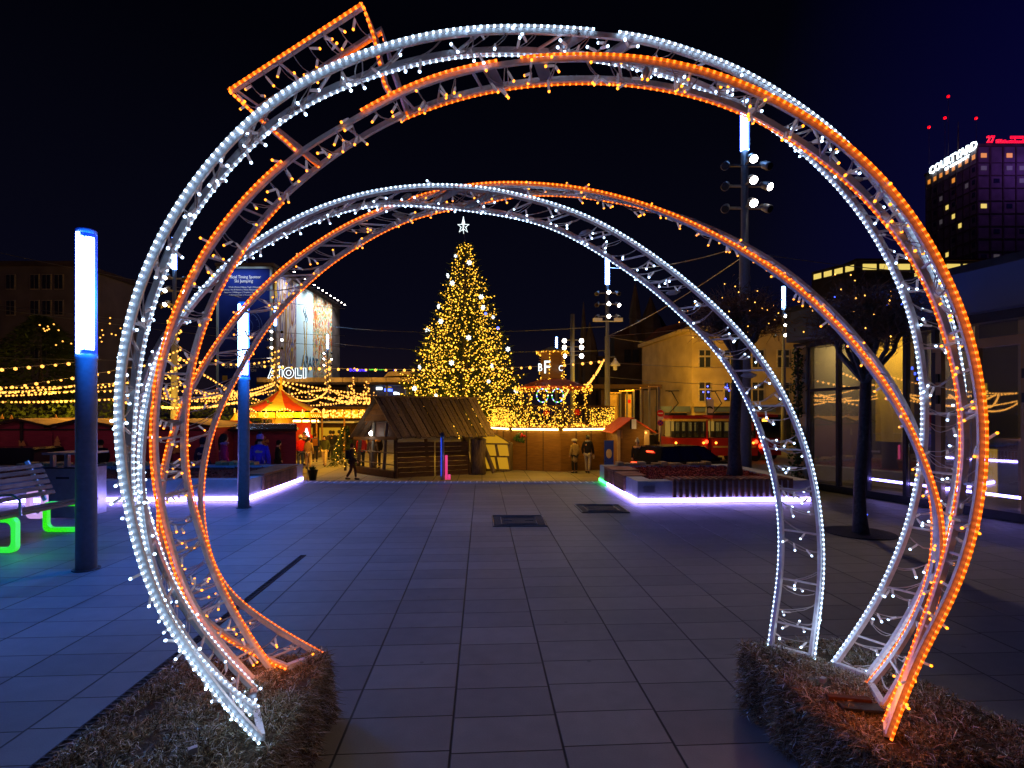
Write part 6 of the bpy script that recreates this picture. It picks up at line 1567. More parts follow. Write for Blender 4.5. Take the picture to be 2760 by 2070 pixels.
# tan house by the tram stop
yn, yf = 48, 60; xn = P(1865, 900, yn).x; xf = P(1731, 930, yf).x; ze = P(1865, 893, yn).z; xr = P(2165, 900, yn).x
o = thing('tan_house', 'tan town house with tall windows behind the tram', 'building', ((xn+xr)/2, yn+6, LOW))
m = MB(); m.prism([(xn, yn, LOW), (xr, yn, LOW), (xr, yf, LOW), (xf, yf, LOW)], (0, 0, ze-LOW), M['wall_tan']); m.build('wall', o)
m = MB(); m.prism([(xn-.5, yn-.6, ze), (xr, yn-.6, ze), (xr, yf, ze), (xf-.5, yf, ze)], (0, 0, .35), M['wall_tan']); m.build('cornice', o)
m = MB(); q = [Vector((xn-.3, yn-.3, ze+.35)), Vector((xr, yn-.3, ze+.35)), Vector((xr, yf, ze+.35)), Vector((xf-.3, yf, ze+.35))]; m.hull8(q+[q[0].lerp(q[2], .12)+Vector((1, 2.5, 1.5)), q[1]+Vector((0, 3, 1.5)), q[2]+Vector((0, -2, 1.5)), q[3]+Vector((1.5, -2, 1.5))], M['roof_dark']); m.build('roof', o)
for u in (1899, 1967, 2042, 2110):
    for v0, v1 in ((942, 992), (1029, 1083)):
        p = P(u, v1, yn); hh = (v1-v0)/F*yn; m = MB(); bx(m, p.x-.58, p.x+.58, yn-.09, yn-.02, p.z, p.z+hh, M['win_frame']); f = m.build('window', o)
        for k in (-1, 1):
            for r_ in (0, 1):
                m = MB(); bx(m, p.x+k*.27-.21, p.x+k*.27+.21, yn-.12, yn-.095, p.z+.08+r_*hh*.62, p.z+(hh*.58 if r_ == 0 else hh-.08), M['win_d']); m.build('pane', f)
        if v0 > 1000 and u < 1990:
            m = MB()
            for i in range(5): m.octa((p.x+rn.uniform(-.45, .45), yn-.15, p.z+rn.uniform(.2, hh-.2)), .09, M['blue_dot'])
            m.build('blue_star_light', f)
m = MB(); bx(m, xn, xr, yn-.5, yn-.02, P(0, 1096, yn).z, P(0, 1086, yn).z, M['wall_tan']); m.build('ledge', o)
for u in (1790, 1840, 1895, 1950, 2010, 2070):
    p = P(u, 1110, yn-.3); m = MB(); bx(m, p.x-.75, p.x+.7, yn-.3, yn-.05, p.z, p.z+.5, M['win_blue_panel']); m.build('shop_sign', o)
for u in (1830, 1900, 1970, 2040, 2110):
    p = P(u, 1150, yn-.3); m = MB(); bx(m, p.x-.8, p.x+.8, yn-.15, yn-.03, LOW+.3, LOW+2.6, M['win_d']); m.build('shop_window', o)
lamp('POINT', (xn+4, yn-8, 2.5), (1, .6, .12), 50, .4); lamp('POINT', (xn-3.5, yn-2, 2.5), (1, .55, .08), 50, .4); lamp('POINT', (xr-3, yn-7, 5), (1, .75, .4), 40, .4)
# dark turreted building
y = 85; o = thing('turreted_building', 'dark old building with pointed turrets behind the round bar', 'building', P(1650, 1000, y))
m = MB(); a = P(1560, 960, y); b = P(1745, 930, y); bx(m, a.x, b.x, y, y+8, LOW, a.z, M['wall_dark']); m.build('wall', o)
m = MB(); a2 = P(1655, 900, y); bx(m, a2.x, b.x, y-.4, y+8, a.z, P(0, 905, y).z, M['wall_dark']); m.build('upper_wall', o)
m = MB(); q0, q1 = a2, b; m.prism([Vector((a2.x, y, P(0, 905, y).z)), Vector((b.x+4, y, P(0, 905, y).z)), Vector((b.x+2, y, P(0, 850, y).z)), Vector((a2.x+4, y, P(0, 860, y).z))], (0, 8, 0), M['roof_dark']); m.build('roof', o)
for u, vt, vb, w_ in ((1754, 800, 890, 1.6), (1718, 830, 885, .7), (1590, 870, 960, 1.2), (1573, 815, 930, .5), (1712, 765, 860, .9)):
    p = P(u, vb, y-.5); m = MB(); m.lathe([(w_, LOW if w_ > 1 else p.z-3), (w_, p.z), (w_*1.15, p.z+.1), (w_*.75, p.z+(P(u, vt, y).z-p.z)*.45), (.05, P(u, vt, y).z)], M['wall_dark'], (p.x, y-.5, 0), 8); m.build('turret', o)
for u, v in ((1575, 1000), (1600, 1000), (1625, 1000), (1575, 1045), (1600, 1045), (1690, 960), (1712, 960)):
    p = P(u, v, y-.1); m = MB(); bx(m, p.x-.5, p.x+.5, y-.55, y-.42, p.z-1, p.z+1, M['win_d']); m.build('window', o)
# grey house on the far side
y = 62; o = thing('grey_house', 'dim grey house with rows of dark windows behind the dark conifer', 'building', P(60, 1000, y))
a, b = P(-420, 705, y), P(205, 718, y)
m = MB(); bx(m, a.x, b.x, y, y+10, LOW, b.z, M['wall_left']); m.build('wall', o)
m = MB(); bx(m, a.x, b.x+.5, y-.5, y+10, b.z, b.z+.5, M['wall_dark']); m.build('cornice', o)
for u in (-100, -50, 30, 95, 127, 160):
    for v in (760, 830, 950):
        p = P(u, v, y); m = MB(); bx(m, p.x-.55, p.x+.55, y-.1, y-.02, p.z-.9, p.z+.9, M['win_frame']); f = m.build('window', o)
        m = MB()
        for k in (-.25, .25): bx(m, p.x+k-.2, p.x+k+.2, y-.14, y-.11, p.z-.8, p.z+.8, M['win_d'])
        m.build('pane', f)
lamp('POINT', P(60, 1090, 55), (1, .5, .35), 90, .5)
# low dark hedge and trees behind the maroon stalls
o = thing('dark_conifer', 'broad dark conifer with scattered bulbs behind the stout light column', 'tree', low_at(110, 40)); c = low_at(110, 40)
m = MB(); m.tube([c, c+Vector((0, 0, 7))], [.3, .08], M['bark'], 8); m.build('trunk', o)
m = MB(); ctips = []
for i in range(5200):
    h = rn.random(); r_ = (3.2*math.sin(math.pi*min(1, .25+h*.75))+.3)*math.sqrt(rn.random()); a_ = rn.uniform(0, 6.28)
    p = c+Vector((r_*math.cos(a_), r_*math.sin(a_), 1.8+h*8.2)); d = Vector((math.cos(a_), math.sin(a_), rn.gauss(-.2, .3)))*rn.uniform(.25, .5); s = d.orthogonal().normalized()*.08
    m.quad([p-s, p+s, p+d], M['needle'])
    if p.y < 40 and rn.random() < .02: ctips.append(p)
m.build('crown', o)
for u, v in ((107, 876), (118, 886), (121, 892), (127, 890), (132, 887), (129, 880), (145, 874), (158, 890), (169, 920), (151, 930), (192, 926), (205, 911), (275, 890), (278, 903), (270, 910), (274, 921), (297, 857), (296, 872), (301, 900), (312, 903), (325, 885), (355, 892)):
    mm = MB(); b = bpy.data.objects.new('fairy_bulb', bme); COL.objects.link(b); b.parent = o; b.location = P(u, v, 36.5)-c; b.scale = (.055, .055, .055)
o = thing('hedge', 'dark hedge behind the roofs of the maroon stalls', 'hedge', low_at(60, 30))
m = MB()
for i in range(6000):
    p = Vector((rn.uniform(-42, -14), rn.uniform(31, 33), LOW+rn.uniform(.0, 3.1+.5*math.sin(i))))
    d = Vector((rn.gauss(0, 1), rn.gauss(0, 1), rn.gauss(0, 1))).normalized()*.22; s = d.orthogonal().normalized()*.1; m.quad([p-s, p+d, p+s], M['needle'])
m.build('foliage', o)

# ------------------------------------------------------------------ tram, shelter, signs
def tram(lab, u0, u1, y, tail, grp):
    a, b = low_at(u0, y), low_at(u1, y); Lg = b.x-a.x; H0, H1, Hs = LOW+.35, P(0, 1122, y).z, P(0, 1180, y).z
    o = thing('tram_car', lab, 'tram', (a+b)/2+Vector((0, 1.1, 0)), grp); d = 2.3
    m = MB(); bx(m, a.x, b.x, y, y+d, H0, Hs-.02, M['tram_r']); bx(m, a.x+.05, b.x-.05, y-.015, y-.005, H0+.45, H0+.55, M['tram_y']); m.build('body', o)
    wz0, wz1 = Hs, H1-.28
    m = MB(); bx(m, a.x, b.x, y-.01, y+d, wz1, wz1+.14, M['tram_y']); m.prism([(a.x-.05, y-.05, wz1+.14), (b.x+.05, y-.05, wz1+.14), (b.x-.2, y+.4, H1+.05), (a.x+.2, y+.4, H1+.05)], (0, d-.4, 0), M['tram_r']); m.build('roof', o)
    m = MB(); bx(m, a.x+.1, b.x-.1, y+1.7, y+1.75, wz0, wz1, M['tram_w'])
    for i in range(9):
        x = a.x+Lg*(i+.6)/9.6; bx(m, x-.02, x+.02, y+.7, y+.74, wz0, wz1, M['metal']); bx(m, x+.1, x+.45, y+.5, y+.95, wz0, wz0+.35, M['tram_d'])
    m.build('saloon', o)
    n_ = 5
    for i in range(n_):
        x0_ = a.x+.12+(Lg-.24)*i/n_; x1_ = x0_+(Lg-.24)/n_
        m = MB(); bx(m, x0_, x0_+.07, y-.005, y+.06, wz0, wz1, M['tram_d']); bx(m, x1_-.07, x1_, y-.005, y+.06, wz0, wz1, M['tram_d']); bx(m, x0_+.07, x1_-.07, y-.005, y+.06, wz0, wz0+.05, M['tram_d']); bx(m, x0_+.07, x1_-.07, y-.005, y+.06, wz1-.06, wz1, M['tram_d']); w = m.build('window', o)
        m = MB(); bx(m, x0_+.07, x1_-.07, y+.02, y+.03, wz0+.05, wz1-.06, M['glass']); m.build('pane', w)
    m = MB(); bx(m, b.x-.09, b.x, y-.02, y+.1, H0, H1-.2, M['tram_r']); m.build('corner_post', o)
    for x in (a.x+.2, b.x-.25):
        m = MB(); m.ball((x, y-.03, H0+.72), .07, M['amber'], 8); m.build('marker_light', o)
    m = MB(); m.ball((b.x-.1, y-.06, Hs-.22), .11, M['red_lamp'], 8); m.build('tail_light', o)
    for x in (a.x+Lg*.22, a.x+Lg*.78):
        m = MB()
        for k in (-.5, .5): m.tube([(x+k, y+.15, LOW+.34), (x+k, y+.25, LOW+.34)], .32, M['tram_d'], 14)
        m.build('bogie', o)
    m = MB(); xm = (a.x+b.x)/2-.5
    m.box((xm, y+1, H1+.12), (1.0, .9, .14), M['tram_d']); m.tube([(xm-.35, y+1, H1+.2), (xm+.15, y+1, H1+.75), (xm-.25, y+1, H1+1.45)], .03, M['tram_d'], 5); m.tube([(xm-.25, y+.5, H1+1.45), (xm-.25, y+1.5, H1+1.45)], .03, M['tram_d'], 5); m.tube([(xm-.6, y+1, H1+1.47), (xm+.2, y+1, H1+1.47)], .025, M['tram_d'], 4); m.build('pantograph', o)
    lamp('POINT', ((a+b)/2).to_tuple()[:1]+(y+.9, wz1-.15), (1, .7, .2), 6, .2)
tram('red tram car beside the no entry sign, rear car of the train', 1812, 1908, 30, True, 'red tram cars coupled in a train')
tram('red tram car partly hidden by the trunk in the square bed', 1920, 2042, 30, True, 'red tram cars coupled in a train')
# dark bus front beyond
o = thing('bus', 'dark fronted bus with an orange display and red tail light beyond the tram', 'bus', low_at(2075, 31))
a = low_at(2046, 31); b = low_at(2106, 31)
m = MB(); z0, z1 = LOW+.3, P(0, 1108, 31).z; m.hull8([Vector((a.x, 31, z0)), Vector((b.x, 31, z0)), Vector((b.x, 35, z0)), Vector((a.x, 35, z0)), Vector((a.x+.05, 31.1, z1-.2)), Vector((b.x-.15, 31.1, z1-.2)), Vector((b.x-.15, 35, z1)), Vector((a.x+.05, 35, z1))], M['tram_r']); m.build('body', o)
m = MB(); bx(m, a.x+.05, b.x-.1, 30.96, 31.0, LOW+1.3, z1-.35, M['carglass']); m.build('windscreen', o)
m = MB(); bx(m, a.x+.15, a.x+.5, 30.9, 30.95, P(0, 1136, 31).z, P(0, 1127, 31).z, M['amber']); m.build('display', o)
m = MB(); m.ball((a.x+.08, 30.95, P(0, 1202, 31).z), .13, M['red_lamp'], 8); m.build('tail_light', o)
m = MB()
for k in (31.8, 34.2): m.tube([(a.x+.05, k, LOW+.45), (a.x+.3, k, LOW+.45)], .44, M['tyre'], 14); m.tube([(b.x-.3, k, LOW+.45), (b.x-.05, k, LOW+.45)], .44, M['tyre'], 14)
m.build('wheel', o)
# inverted L frames of the tram stop
for i, (u, vt, ul, y) in enumerate(((1672, 1060, 1642, 44), (1690, 1055, 1668, 42.5), (1708, 1054, 1686, 41), (1728, 1051, 1705, 39.5), (1750, 1047, 1726, 38), (1775, 1043, 1748, 36.5))):
    g = low_at(u, y); t = P(u, vt, y)
    o = thing('gantry', ('first', 'second', 'third', 'fourth', 'fifth', 'sixth')[i]+' steel frame of the tram stop counted from the round bar', 'frame', g, 'inverted L frames of the tram stop')
    m = MB(); m.bar(g+Vector((0, 0, .01)), t, .12, .16, M['metal'], (0, 1, 0)); m.build('post', o)
    m = MB(); l = P(ul, vt+1, y); m.bar(t+Vector((.06, 0, .03)), Vector((l.x, y, t.z+.03)), .16, .08, M['roof_y']); m.build('arm', o)
o = thing('stop_shelter', 'dark flat roof of the tram stop behind the steel frames', 'shelter', low_at(1720, 46)); a, b = low_at(1600, 46), low_at(1785, 46)
m = MB(); bx(m, a.x, b.x, 46, 50, P(0, 1047, 46).z, P(0, 1036, 46).z, M['dark_trim']); m.build('roof', o)
for u in (1625, 1680, 1730, 1775):
    p = low_at(u, 47); m = MB(); bx(m, p.x-.15, p.x+.15, 47, 47.3, LOW+.01, P(0, 1047, 47).z, M['dark_trim']); m.build('column', o)
for u in (1655, 1690):
    p = low_at(u, 47.5); m = MB(); bx(m, p.x-.4, p.x+.4, 47.5, 47.6, LOW+.5, P(0, 1062, 47).z, M['roof_y']); m.build('advert_panel', o)
m = MB(); p = P(1696, 1082, 45); m.box(p, (.25, .05, .28), M['red_paint']); m.build('stop_plate', o)
# no entry sign
g = low_at(1780, 26); o = thing('road_sign', 'no entry disc above a no stopping disc on a thin post', 'road sign', g)
m = MB(); m.tube([g, Vector((g.x, 26, P(0, 1103, 26).z))], .035, M['metal'], 8); m.build('post', o)
def disc(c, r_, mt, d, n=20):
    m = MB(); m.tube([c, c+Vector((0, -d, 0))], r_, mt, n); return m
c = P(1780, 1114, 25.95); m = disc(c, .165, M['red_paint'], .015); s_ = m.build('no_entry_disc', o)
m = MB(); m.box(c+Vector((0, -.02, 0)), (.24, .008, .055), M['white_paint']); m.build('bar', s_)
c = P(1781, 1127, 25.95); m = MB(); m.box(c, (.25, .015, .12), M['white_paint']); s_ = m.build('plate', o)
text('lettering', 'nie dotyczy', s_, M['black'], c+Vector((-.1, -.012, -.02)), (1, 0, 0), (0, 0, 1), .2, .04, .004)
c = P(1780, 1140, 25.95); m = disc(c, .145, M['red_paint'], .015); s_ = m.build('no_stopping_disc', o)
m = disc(c+Vector((0, -.016, 0)), .118, M['blue_paint'], .004); m.build('blue_face', s_)
m = MB(); 
for q in (1, -1): m.bar(c+Vector((-.09*q, -.024, -.09)), c+Vector((.09*q, -.024, .09)), .03, .006, M['red_paint'], (0, 1, 0))
m.build('cross', s_)
# white banner flag on the far mast
g = low_at(1914, 38.5); o = thing('banner_flag', 'white banner with a dark swoosh above the tram roof', 'flag', g); a = P(1903, 1120, 38.5); b = P(1924, 1075, 38.5)
m = MB(); bx(m, a.x, b.x, 38.5, 38.53, a.z, b.z, M['white_paint']); f = m.build('cloth', o)
m = MB(); q = P(1913, 1101, 38.45); m.prism([q+Vector((.24*math.cos(i*.35), 0, .22*math.sin(i*.35)-.05)) for i in range(10)]+[q+Vector((-.05, 0, .06))], (0, .02, 0), M['black']); m.build('swoosh', f)
m = MB(); m.tube([g, Vector((g.x-.3, 38.55, b.z+.3))], .06, M['pole'], 8); m.build('pole', o)

# ------------------------------------------------------------------ cars
def car(lab, base, rz, Lc, Hc, mt, hatch, tail):
    o = thing('parked_car', lab, 'car', base, None, rz)
    w = .86; h0 = .32; hb = Hc*.62
    # side profile, x forward; hood, screen, roof, rear
    low_ = [(-Lc/2, h0+.1), (-Lc/2+.02, hb*.72), (-Lc/2+.12, hb), (-Lc*.05, hb+.02), (Lc*.22, hb-.02), (Lc*.42, hb*.86), (Lc/2-.03, hb*.66), (Lc/2, h0+.12), (Lc/2-.15, h0), (-Lc/2+.15, h0)]
    m = MB(); n = len(low_); vs = []
    for k, yy in enumerate((-w, -w*.93, w*.93, w)):
        for x, z in low_:
            s = 1 if k in (1, 2) else .985
            vs.append((x*s, yy if k in (0, 3) else yy, z if k in (1, 2) else z*.97+.01))
    fs = [tuple(reversed(range(n))), tuple(range(3*n, 4*n))]
    for k in range(3):
        for i in range(n): fs.append((k*n+i, k*n+(i+1) % n, (k+1)*n+(i+1) % n, (k+1)*n+i))
    m.add(vs, fs, mt); m.build('body', o, False, True)
    r0 = -Lc/2+.18; r1 = -Lc/2+(.42 if hatch else .3); f0 = Lc*.24; f1 = Lc*.06
    m = MB(); m.hull8([Vector((r0, -w*.92, hb-.02)), Vector((f0, -w*.92, hb-.02)), Vector((f0, w*.92, hb-.02)), Vector((r0, w*.92, hb-.02)), Vector((r1, -w*.76, Hc-.05)), Vector((f1, -w*.76, Hc-.05)), Vector((f1, w*.76, Hc-.05)), Vector((r1, w*.76, Hc-.05))], M['carglass']); m.build('greenhouse', o, False, True)
    m = MB(); m.hull8([Vector((r1-.06, -w*.77, Hc-.06)), Vector((f1+.05, -w*.77, Hc-.06)), Vector((f1+.05, w*.77, Hc-.06)), Vector((r1-.06, w*.77, Hc-.06)), Vector((r1+.1, -w*.66, Hc)), Vector((f1-.15, -w*.66, Hc)), Vector((f1-.15, w*.66, Hc)), Vector((r1+.1, w*.66, Hc))], mt); m.build('roof', o, False, True)
    for s in (-1, 1):
        m = MB()
        for t in (.0, .36, .7, 1.0):
            b0 = Vector((r0+(f0-r0)*t, s*w*.925, hb-.02)); b1 = Vector((r1+(f1-r1)*t, s*w*.765, Hc-.05)); m.bar(b0, b1, .07, .04, mt, (0, s, 0))
        m.build('window_pillar', o, False, True)
        for x in (-Lc*.31, Lc*.31):
            m = MB(); m.tube([(x, s*(w-.2), .32), (x, s*(w+.01), .32)], .32, M['tyre'], 18); q = m.build('wheel', o, True, True)
            m = MB(); m.tube([(x, s*(w-.02), .32), (x, s*(w+.025), .32)], .2, M['metal'], 10); m.build('rim', q, False, True)
        m = MB(); m.box((-Lc/2+.03, s*w*.78, hb*.8), (.09, .26, .16), M['red_lamp'] if tail else M['red_paint']); m.build('tail_light', o, False, True)
        m = MB(); m.box((Lc*.2, s*(w+.06), hb+.06), (.12, .16, .11), mt); m.build('mirror', o, False, True)
        m = MB(); m.box((Lc/2-.08, s*w*.72, hb*.66), (.14, .34, .12), M['metal']); m.build('headlight', o, False, True)
    m = MB(); m.box((r0+.12, 0, hb+.34), (.05, .4, .05), M['red_lamp'] if tail else M['red_paint']); m.build('brake_light', o, False, True)
    m = MB(); m.box((-Lc/2-.01, 0, hb*.55), (.02, .52, .11), M['white_paint']); m.build('number_plate', o, False, True)
    return o
car('dark hatchback with glowing red tail lights passing behind the square bed', Vector((P(1850, 1200, 21.3).x, 21.3, LOW)), R(22), 4.1, 1.48, M['carp'], True, True)
car('dark estate car parked beside the maroon stall at the edge', Vector((P(-20, 1200, 19.7).x, 19.7, LOW)), R(183), 4.5, 1.5, M['carp'], False, False)

# ------------------------------------------------------------------ overhead wires
def wire(lab, A, B, sag, r=.014):
    A, B = P(*A), P(*B); o = thing('overhead_wire', lab, 'wire', (A+B)/2)
    m = MB(); m.tube([A.lerp(B, i/16)-Vector((0, 0, sag*4*(i/16)*(1-i/16))) for i in range(17)], r, M['metal'], 4); m.build('strand', o)
    m = MB(); p = A.lerp(B, .62)-Vector((0, 0, sag*.94)); d = (B-A).normalized(); m.tube([p-d*.3, p+d*.3], r*2.4, M['metal'], 5); m.build('insulator', o)
    return o
wire('wire from the nearest mast to the bell lamp mast, upper one', (2007, 662, 15.5), (1637, 720, 31), .3)
wire('wire from the nearest mast toward the office block', (2010, 678, 15.5), (2700, 745, 19), .15)
wire('wire falling from the nearest mast toward the bell lamp mast', (2005, 690, 15.5), (1640, 905, 31), .2)
wire('wire from the bell lamp mast to the ivy corner, sagging', (1640, 905, 31), (2160, 820, 33), .35)
wire('wire from the bell lamp mast to the eaves of the tan house', (1640, 907, 31), (1760, 922, 47), .1, .02)
wire('wire running level from the bell lamp mast past the tan house', (1640, 977, 31), (2150, 990, 34), .15)
wire('lowest wire from the bell lamp mast over the tram', (1640, 1016, 31), (2150, 1035, 33), .2)
wire('wire crossing in front of the poster, upper one', (-60, 668, 40), (930, 832, 60), .6, .02)
wire('wire crossing in front of the poster, middle one', (-60, 815, 40), (930, 905, 62), .4, .02)
wire('wire crossing in front of the poster, lower one', (-60, 826, 36), (930, 935, 62), .3, .02)
wire('wire above the conifer reaching the tent mast', (-60, 962, 34), (742, 965, 45), .2, .02)
wire('wire behind the Christmas tree toward the bell lamp mast', (900, 880, 60), (1630, 880, 33), .5, .02)
wire('wire below the other one behind the Christmas tree', (900, 925, 60), (1630, 945, 33), .4, .02)

# ------------------------------------------------------------------ people
def skin(name, verts, edges, radii, mt, parent, root=0, sub=1):
    me = bpy.data.meshes.new(name); me.from_pydata([Vector(v) for v in verts], edges, []); me.update()
    ob = bpy.data.objects.new(name, me); COL.objects.link(ob)
    md = ob.modifiers.new('Skin', 'SKIN'); sv = me.skin_vertices[0].data
    for i, r_ in enumerate(radii): sv[i].radius = r_ if isinstance(r_, tuple) else (r_, r_)
    sv[root].use_root = True
    if sub: ob.modifiers.new('Sub', 'SUBSURF').levels = sub; ob.modifiers['Sub'].render_levels = sub
    dg = bpy.context.evaluated_depsgraph_get(); me2 = bpy.data.meshes.new_from_object(ob.evaluated_get(dg))
    bpy.data.objects.remove(ob); me2.name = name; me2.materials.clear(); me2.materials.append(mt)
    me2.polygons.foreach_set('use_smooth', [True]*len(me2.polygons)); me2.polygons.foreach_set('material_index', [0]*len(me2.polygons))
    o2 = bpy.data.objects.new(name, me2); COL.objects.link(o2); o2.parent = parent
    return o2
M['skin'] = mat('skin', (0.45, 0.26, 0.18), 0.55, 0, .08, 20)
CL = {}
def cloth(col):
    if col not in CL: CL[col] = mat('cloth_%d' % len(CL), col, .85, 0, .2, 25, .1, 60)
    return CL[col]
def person(lab, loc, h=1.72, face=0, jacket=(.02, .02, .025), legs=(.02, .02, .03), hat=None, hair=(.03, .02, .015), coat=.86, pose='stand', fur=None, seed=0, longhair=False, pompom=None, bag=None, held=None, scarf=None):
    """face: degrees, 0 = away from the camera, 180 = toward it"""
    rn = random.Random(seed+int(h*1000)); o = thing('person', lab, 'person', loc, None, R(face)); k = h/1.75
    st = .0 if pose == 'stand' else (.2 if pose == 'walk' else 0)
    sit = pose == 'sit'
    hip = .93*k if not sit else .47*k
    def v(x, y, z): return Vector((x*k, y*k, (z-.93)*k+hip))
    armf = .12 if pose != 'walk' else .2
    if sit: knees = [v(-.11, .42, .93), v(.11, .42, .93)]; ank = [v(-.11, .42, .5), v(.11, .42, .5)]
    else: knees = [v(-.1, st*.6+.03, .5), v(.1, -st*.3+.04, .5)]; ank = [v(-.1, st*.9, .09), v(.1, -st*1.1, .09 if not st else .13)]
    toe = [a+Vector((0, .14*k, -.05*k)) for a in ank]
    lw = Vector((-.24*k, armf*k, 0)); V = [v(0, 0, .95), v(0, -.01, 1.15), v(0, 0, 1.36), v(0, .01, 1.5), v(0, .03, 1.59), v(0, .03, 1.69),
        v(-.17, 0, 1.42), v(-.23, -.03-st*.4, 1.14), v(-.22, armf-st*.7, .9), v(-.21, armf+.04-st*.7, .81), v(.17, 0, 1.42), v(.23, -.03+st*.2, 1.14), v(.22, armf+st*.4, .9), v(.21, armf+.04+st*.4, .81),
        v(-.09, 0, .88), knees[0], ank[0], toe[0], v(.09, 0, .88), knees[1], ank[1], toe[1], v(0, .12, 1.62)]
    E_ = [(0, 1), (1, 2), (2, 3), (3, 4), (4, 5), (2, 6), (6, 7), (7, 8), (8, 9), (2, 10), (10, 11), (11, 12), (12, 13), (0, 14), (14, 15), (15, 16), (16, 17), (0, 18), (18, 19), (19, 20), (20, 21), (4, 22)]
    rad = [(.14, .1), (.13, .095), (.15, .1), .05, (.075, .085), (.066, .075), .055, .042, .032, .036, .055, .042, .032, .036, .085, .058, .04, .035, .085, .058, .04, .035, .018]
    rad = [tuple(q*k for q in r_) if isinstance(r_, tuple) else r_*k for r_ in rad]
    skin('body', V, E_, rad, M['skin'], o)
    jc = cloth(jacket)
    zb = coat
    JV = [v(0, 0, zb), v(0, 0, 1.1), v(0, 0, 1.36), v(0, .0, 1.49), V[6], V[7], V[8], V[10], V[11], V[12]]
    if sit: JV[0] = v(0, .02, .95)
    JE = [(0, 1), (1, 2), (2, 3), (2, 4), (4, 5), (5, 6), (2, 7), (7, 8), (8, 9)]
    fl = (.205, .16) if zb < .8 else (.185, .14)
    skin('coat' if zb < .8 else 'jacket', JV, JE, [tuple(q*k for q in r_) for r_ in (fl, (.175, .135), (.19, .14), (.085, .085), (.08, .08), (.068, .068), (.052, .052), (.08, .08), (.068, .068), (.052, .052))], jc, o, 1)
    skin('trousers', [v(0, 0, .93), V[14], V[15], V[16]+Vector((0, 0, .02)), V[18], V[19], V[20]+Vector((0, 0, .02))], [(0, 1), (1, 2), (2, 3), (0, 4), (4, 5), (5, 6)], [(.15*k, .11*k), (.1*k, .1*k), (.075*k, .075*k), (.06*k, .06*k)]+[(.1*k, .1*k), (.075*k, .075*k), (.06*k, .06*k)], cloth(legs), o)
    for i in (0, 1):
        m = MB(); p = ank[i]; m.tube([p+Vector((0, -.06, -.03))*k, p+Vector((0, .02, -.045))*k, p+Vector((0, .13, -.055))*k, p+Vector((0, .17, -.06))*k], [.042*k, .048*k, .042*k, .025*k], M['black'], 8); m.build('shoe', o, True, True)
    hc = v(0, .03, 1.66)
    if hat is not None:
        m = MB(); m.lathe([(.098*k, -.03*k), (.103*k, 0), (.1*k, .05*k), (.075*k, .1*k), (.02*k, .125*k)], cloth(hat), hc, 12)
        if fur: m.lathe([(.12*k, -.03*k), (.15*k, .02*k), (.14*k, .07*k), (.1*k, .1*k)], cloth(fur), hc, 12)
        m.build('hat', o, True, True)
        if pompom is not None:
            m = MB(); m.ball(hc+Vector((0, 0, .15*k)), .05*k, cloth(pompom), 8); m.build('pompom', o, True, True)
    m = MB(); hcol = cloth(hair)
    if hat is None: m.lathe([(.07*k, -.1*k), (.092*k, -.03*k), (.096*k, .03*k), (.075*k, .075*k), (.02*k, .095*k)], hcol, hc+Vector((0, -.018*k, .0)), 12)
    else: m.lathe([(.075*k, -.09*k), (.09*k, -.03*k), (.06*k, .01*k)], hcol, hc+Vector((0, -.02*k, 0)), 10)
    if longhair: m.tube([hc+Vector((0, -.05*k, 0)), hc+Vector((0, -.08*k, -.15*k)), hc+Vector((0, -.09*k, -.36*k))], [.09*k, .085*k, .05*k], hcol, 8)
    m.build('hair', o, True, True)
    for s in (-1, 1):
        m = MB(); m.ball(hc+Vector((s*.032*k, .098*k, -.035*k)), .011*k, M['black'], 6); m.build('eye', o, True, True)
    if scarf is not None:
        m = MB(); c = v(0, .01, 1.49); m.tube([c+Vector((.1*k*math.cos(i*.63), .1*k*math.sin(i*.63), 0)) for i in range(10)], .035*k, cloth(scarf), 6, True); m.build('scarf', o, True, True)
    if bag is not None:
        m = MB(); m.box(v(0, -.2, 1.22), (.3*k, .16*k, .4*k), cloth(bag)); m.build('backpack', o, False, True)
    if held is not None:
        m = MB(); m.lathe([(.035, -.12), (.045, 0), (.04, .05)], cloth(held), V[13]+Vector((0, .02, -.03)), 8); m.build('cup', o, True, True)
    return o
D = (.018, .018, .022)
def at(u, y): return Vector((P(u, 0, y).x, y, LOW))
person('person in a red jacket and white knit cap beside the foil roofed stall', at(810, 26.2), 1.66, 40, (.6, .015, .01), (.03, .05, .12), (.6, .5, .4), seed=1)
person('person in a beige coat with a dark cap and pale trousers, seen from behind', at(831, 26.3), 1.55, 0, (.32, .2, .07), (.6, .45, .22), (.02, .02, .02), coat=.62, seed=2)
person('person in a dark green jacket and pale trousers walking this way', at(875, 27.6), 1.58, 180, (.05, .055, .025), (.6, .45, .25), None, coat=.74, pose='walk', longhair=True, scarf=(.05, .03, .02), seed=3)
person('tall person in a black jacket walking away up the market lane', at(898, 30.6), 1.74, 5, D, (.03, .03, .05), None, pose='walk', seed=4)
person('person in dark clothes half hidden behind the tall one in black', at(890, 31.4), 1.7, -10, (.03, .02, .02), D, (.02, .02, .02), seed=5)
person('person in a blue coat with a backpack among the people by the lane', at(849, 30), 1.6, 20, (.03, .04, .12), (.02, .02, .05), None, coat=.7, bag=(.25, .1, .02), seed=6)
person('bare headed person in black standing behind the red jacket', at(821, 28.2), 1.74, 160, D, D, None, (.1, .06, .02), seed=7)
person('person in a red hooded jacket in the crowd behind the letter board', at(834, 33), 1.7, 150, (.5, .02, .01), D, (.5, .02, .01), seed=8)
person('person in a brown jacket at the far end of the market lane', at(914, 32), 1.7, 30, (.12, .07, .03), D, (.03, .03, .03), seed=9)
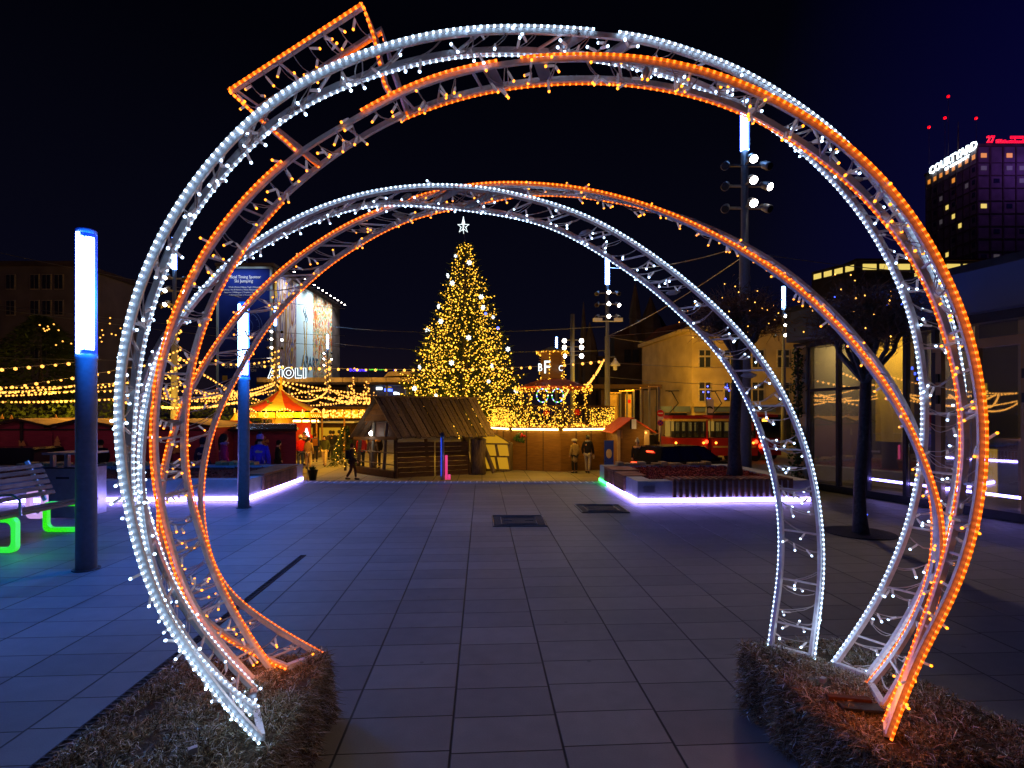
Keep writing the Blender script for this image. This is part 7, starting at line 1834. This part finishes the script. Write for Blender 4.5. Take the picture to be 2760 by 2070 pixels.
person('person in dark clothes striding past the hut at the paving edge', at(948, 21.9), 1.5, -80, (.03, .025, .035), (.05, .02, .03), None, (.08, .03, .03), pose='walk', coat=.7, bag=(.02, .02, .03), seed=10)
person('person in black standing before the maroon wall with the snowflake', at(749, 21.4), 1.64, -60, (.008, .008, .012), (.01, .01, .012), (.01, .01, .01), seed=11)
person('person in a black hooded coat close to the snowflake cutout', at(692, 21.8), 1.6, -30, (.006, .006, .008), (.01, .01, .01), (.006, .006, .008), coat=.6, seed=12)
person('seated person in a violet jacket and pink cap with a dark pompom', Vector((P(710, 0, 13.75).x, 13.55, -.15)), 1.62, 10, (.06, .03, .42), (.02, .02, .04), (.5, .18, .4), pompom=(.02, .02, .02), pose='sit', seed=13)
person('seated long haired person in a pink jacket behind the long bed', Vector((P(619, 0, 13.9).x, 13.6, -.15)), 1.66, -50, (.45, .02, .09), (.02, .02, .04), None, (.035, .018, .012), pose='sit', longhair=True, scarf=(.35, .15, .3), seed=14)
person('seated person in dark blue behind the orange hoop', Vector((P(563, 0, 13.9).x, 13.6, -.15)), 1.5, -20, (.012, .012, .05), D, (.02, .02, .03), pose='sit', seed=15)
person('person in a long beige coat and pale fur hat beside the round bar', at(1549, 24.4), 1.56, 25, (.3, .22, .09), (.02, .02, .02), (.5, .42, .26), coat=.5, fur=(.55, .47, .3), seed=16)
person('person in a black jacket and grey trousers holding a cup beside the round bar', at(1584, 24.3), 1.72, -20, (.012, .012, .016), (.3, .27, .25), (.05, .05, .04), pose='walk', scarf=(.2, .2, .2), held=(.7, .65, .5), seed=17)
person('person in black with a pale bobble hat in front of the red roofed stall', at(1718, 22.7), 1.62, 160, (.012, .013, .02), D, (.4, .4, .42), pompom=(.5, .5, .5), seed=18)
person('person in a red jacket inside the timber hut', at(974, 25.6), 1.7, 30, (.55, .02, .01), D, (.5, .03, .01), seed=19)
person('person in a brown coat inside the timber hut', at(1004, 25.0), 1.68, 0, (.13, .07, .03), (.1, .06, .03), (.02, .02, .02), coat=.6, seed=20)
person('person in a dark jacket deep inside the timber hut', at(1018, 26.6), 1.7, 170, D, D, None, seed=21)
person('dark figure standing behind the stout light column near the bin', at(272, 19.5), 1.75, 60, (.006, .006, .012), (.006, .006, .01), (.006, .006, .01), seed=22)
for i, (u, lab) in enumerate(((1757, 'waiting person in black nearest the red roofed stall at the tram stop'), (1771, 'waiting person with a pale bag at the tram stop'), (1797, 'waiting person in black between sign post and tram'))):
    person(lab, at(u, 32+i), 1.7, 60*i, D, D, (.02, .02, .02) if i else None, bag=(.5, .4, .2) if i == 1 else None, seed=30+i)
person('vendor with a dark cap inside the bright open stall', at(613, 25.0), 1.75, 175, (.2, .12, .05), D, (.02, .02, .02), seed=40)
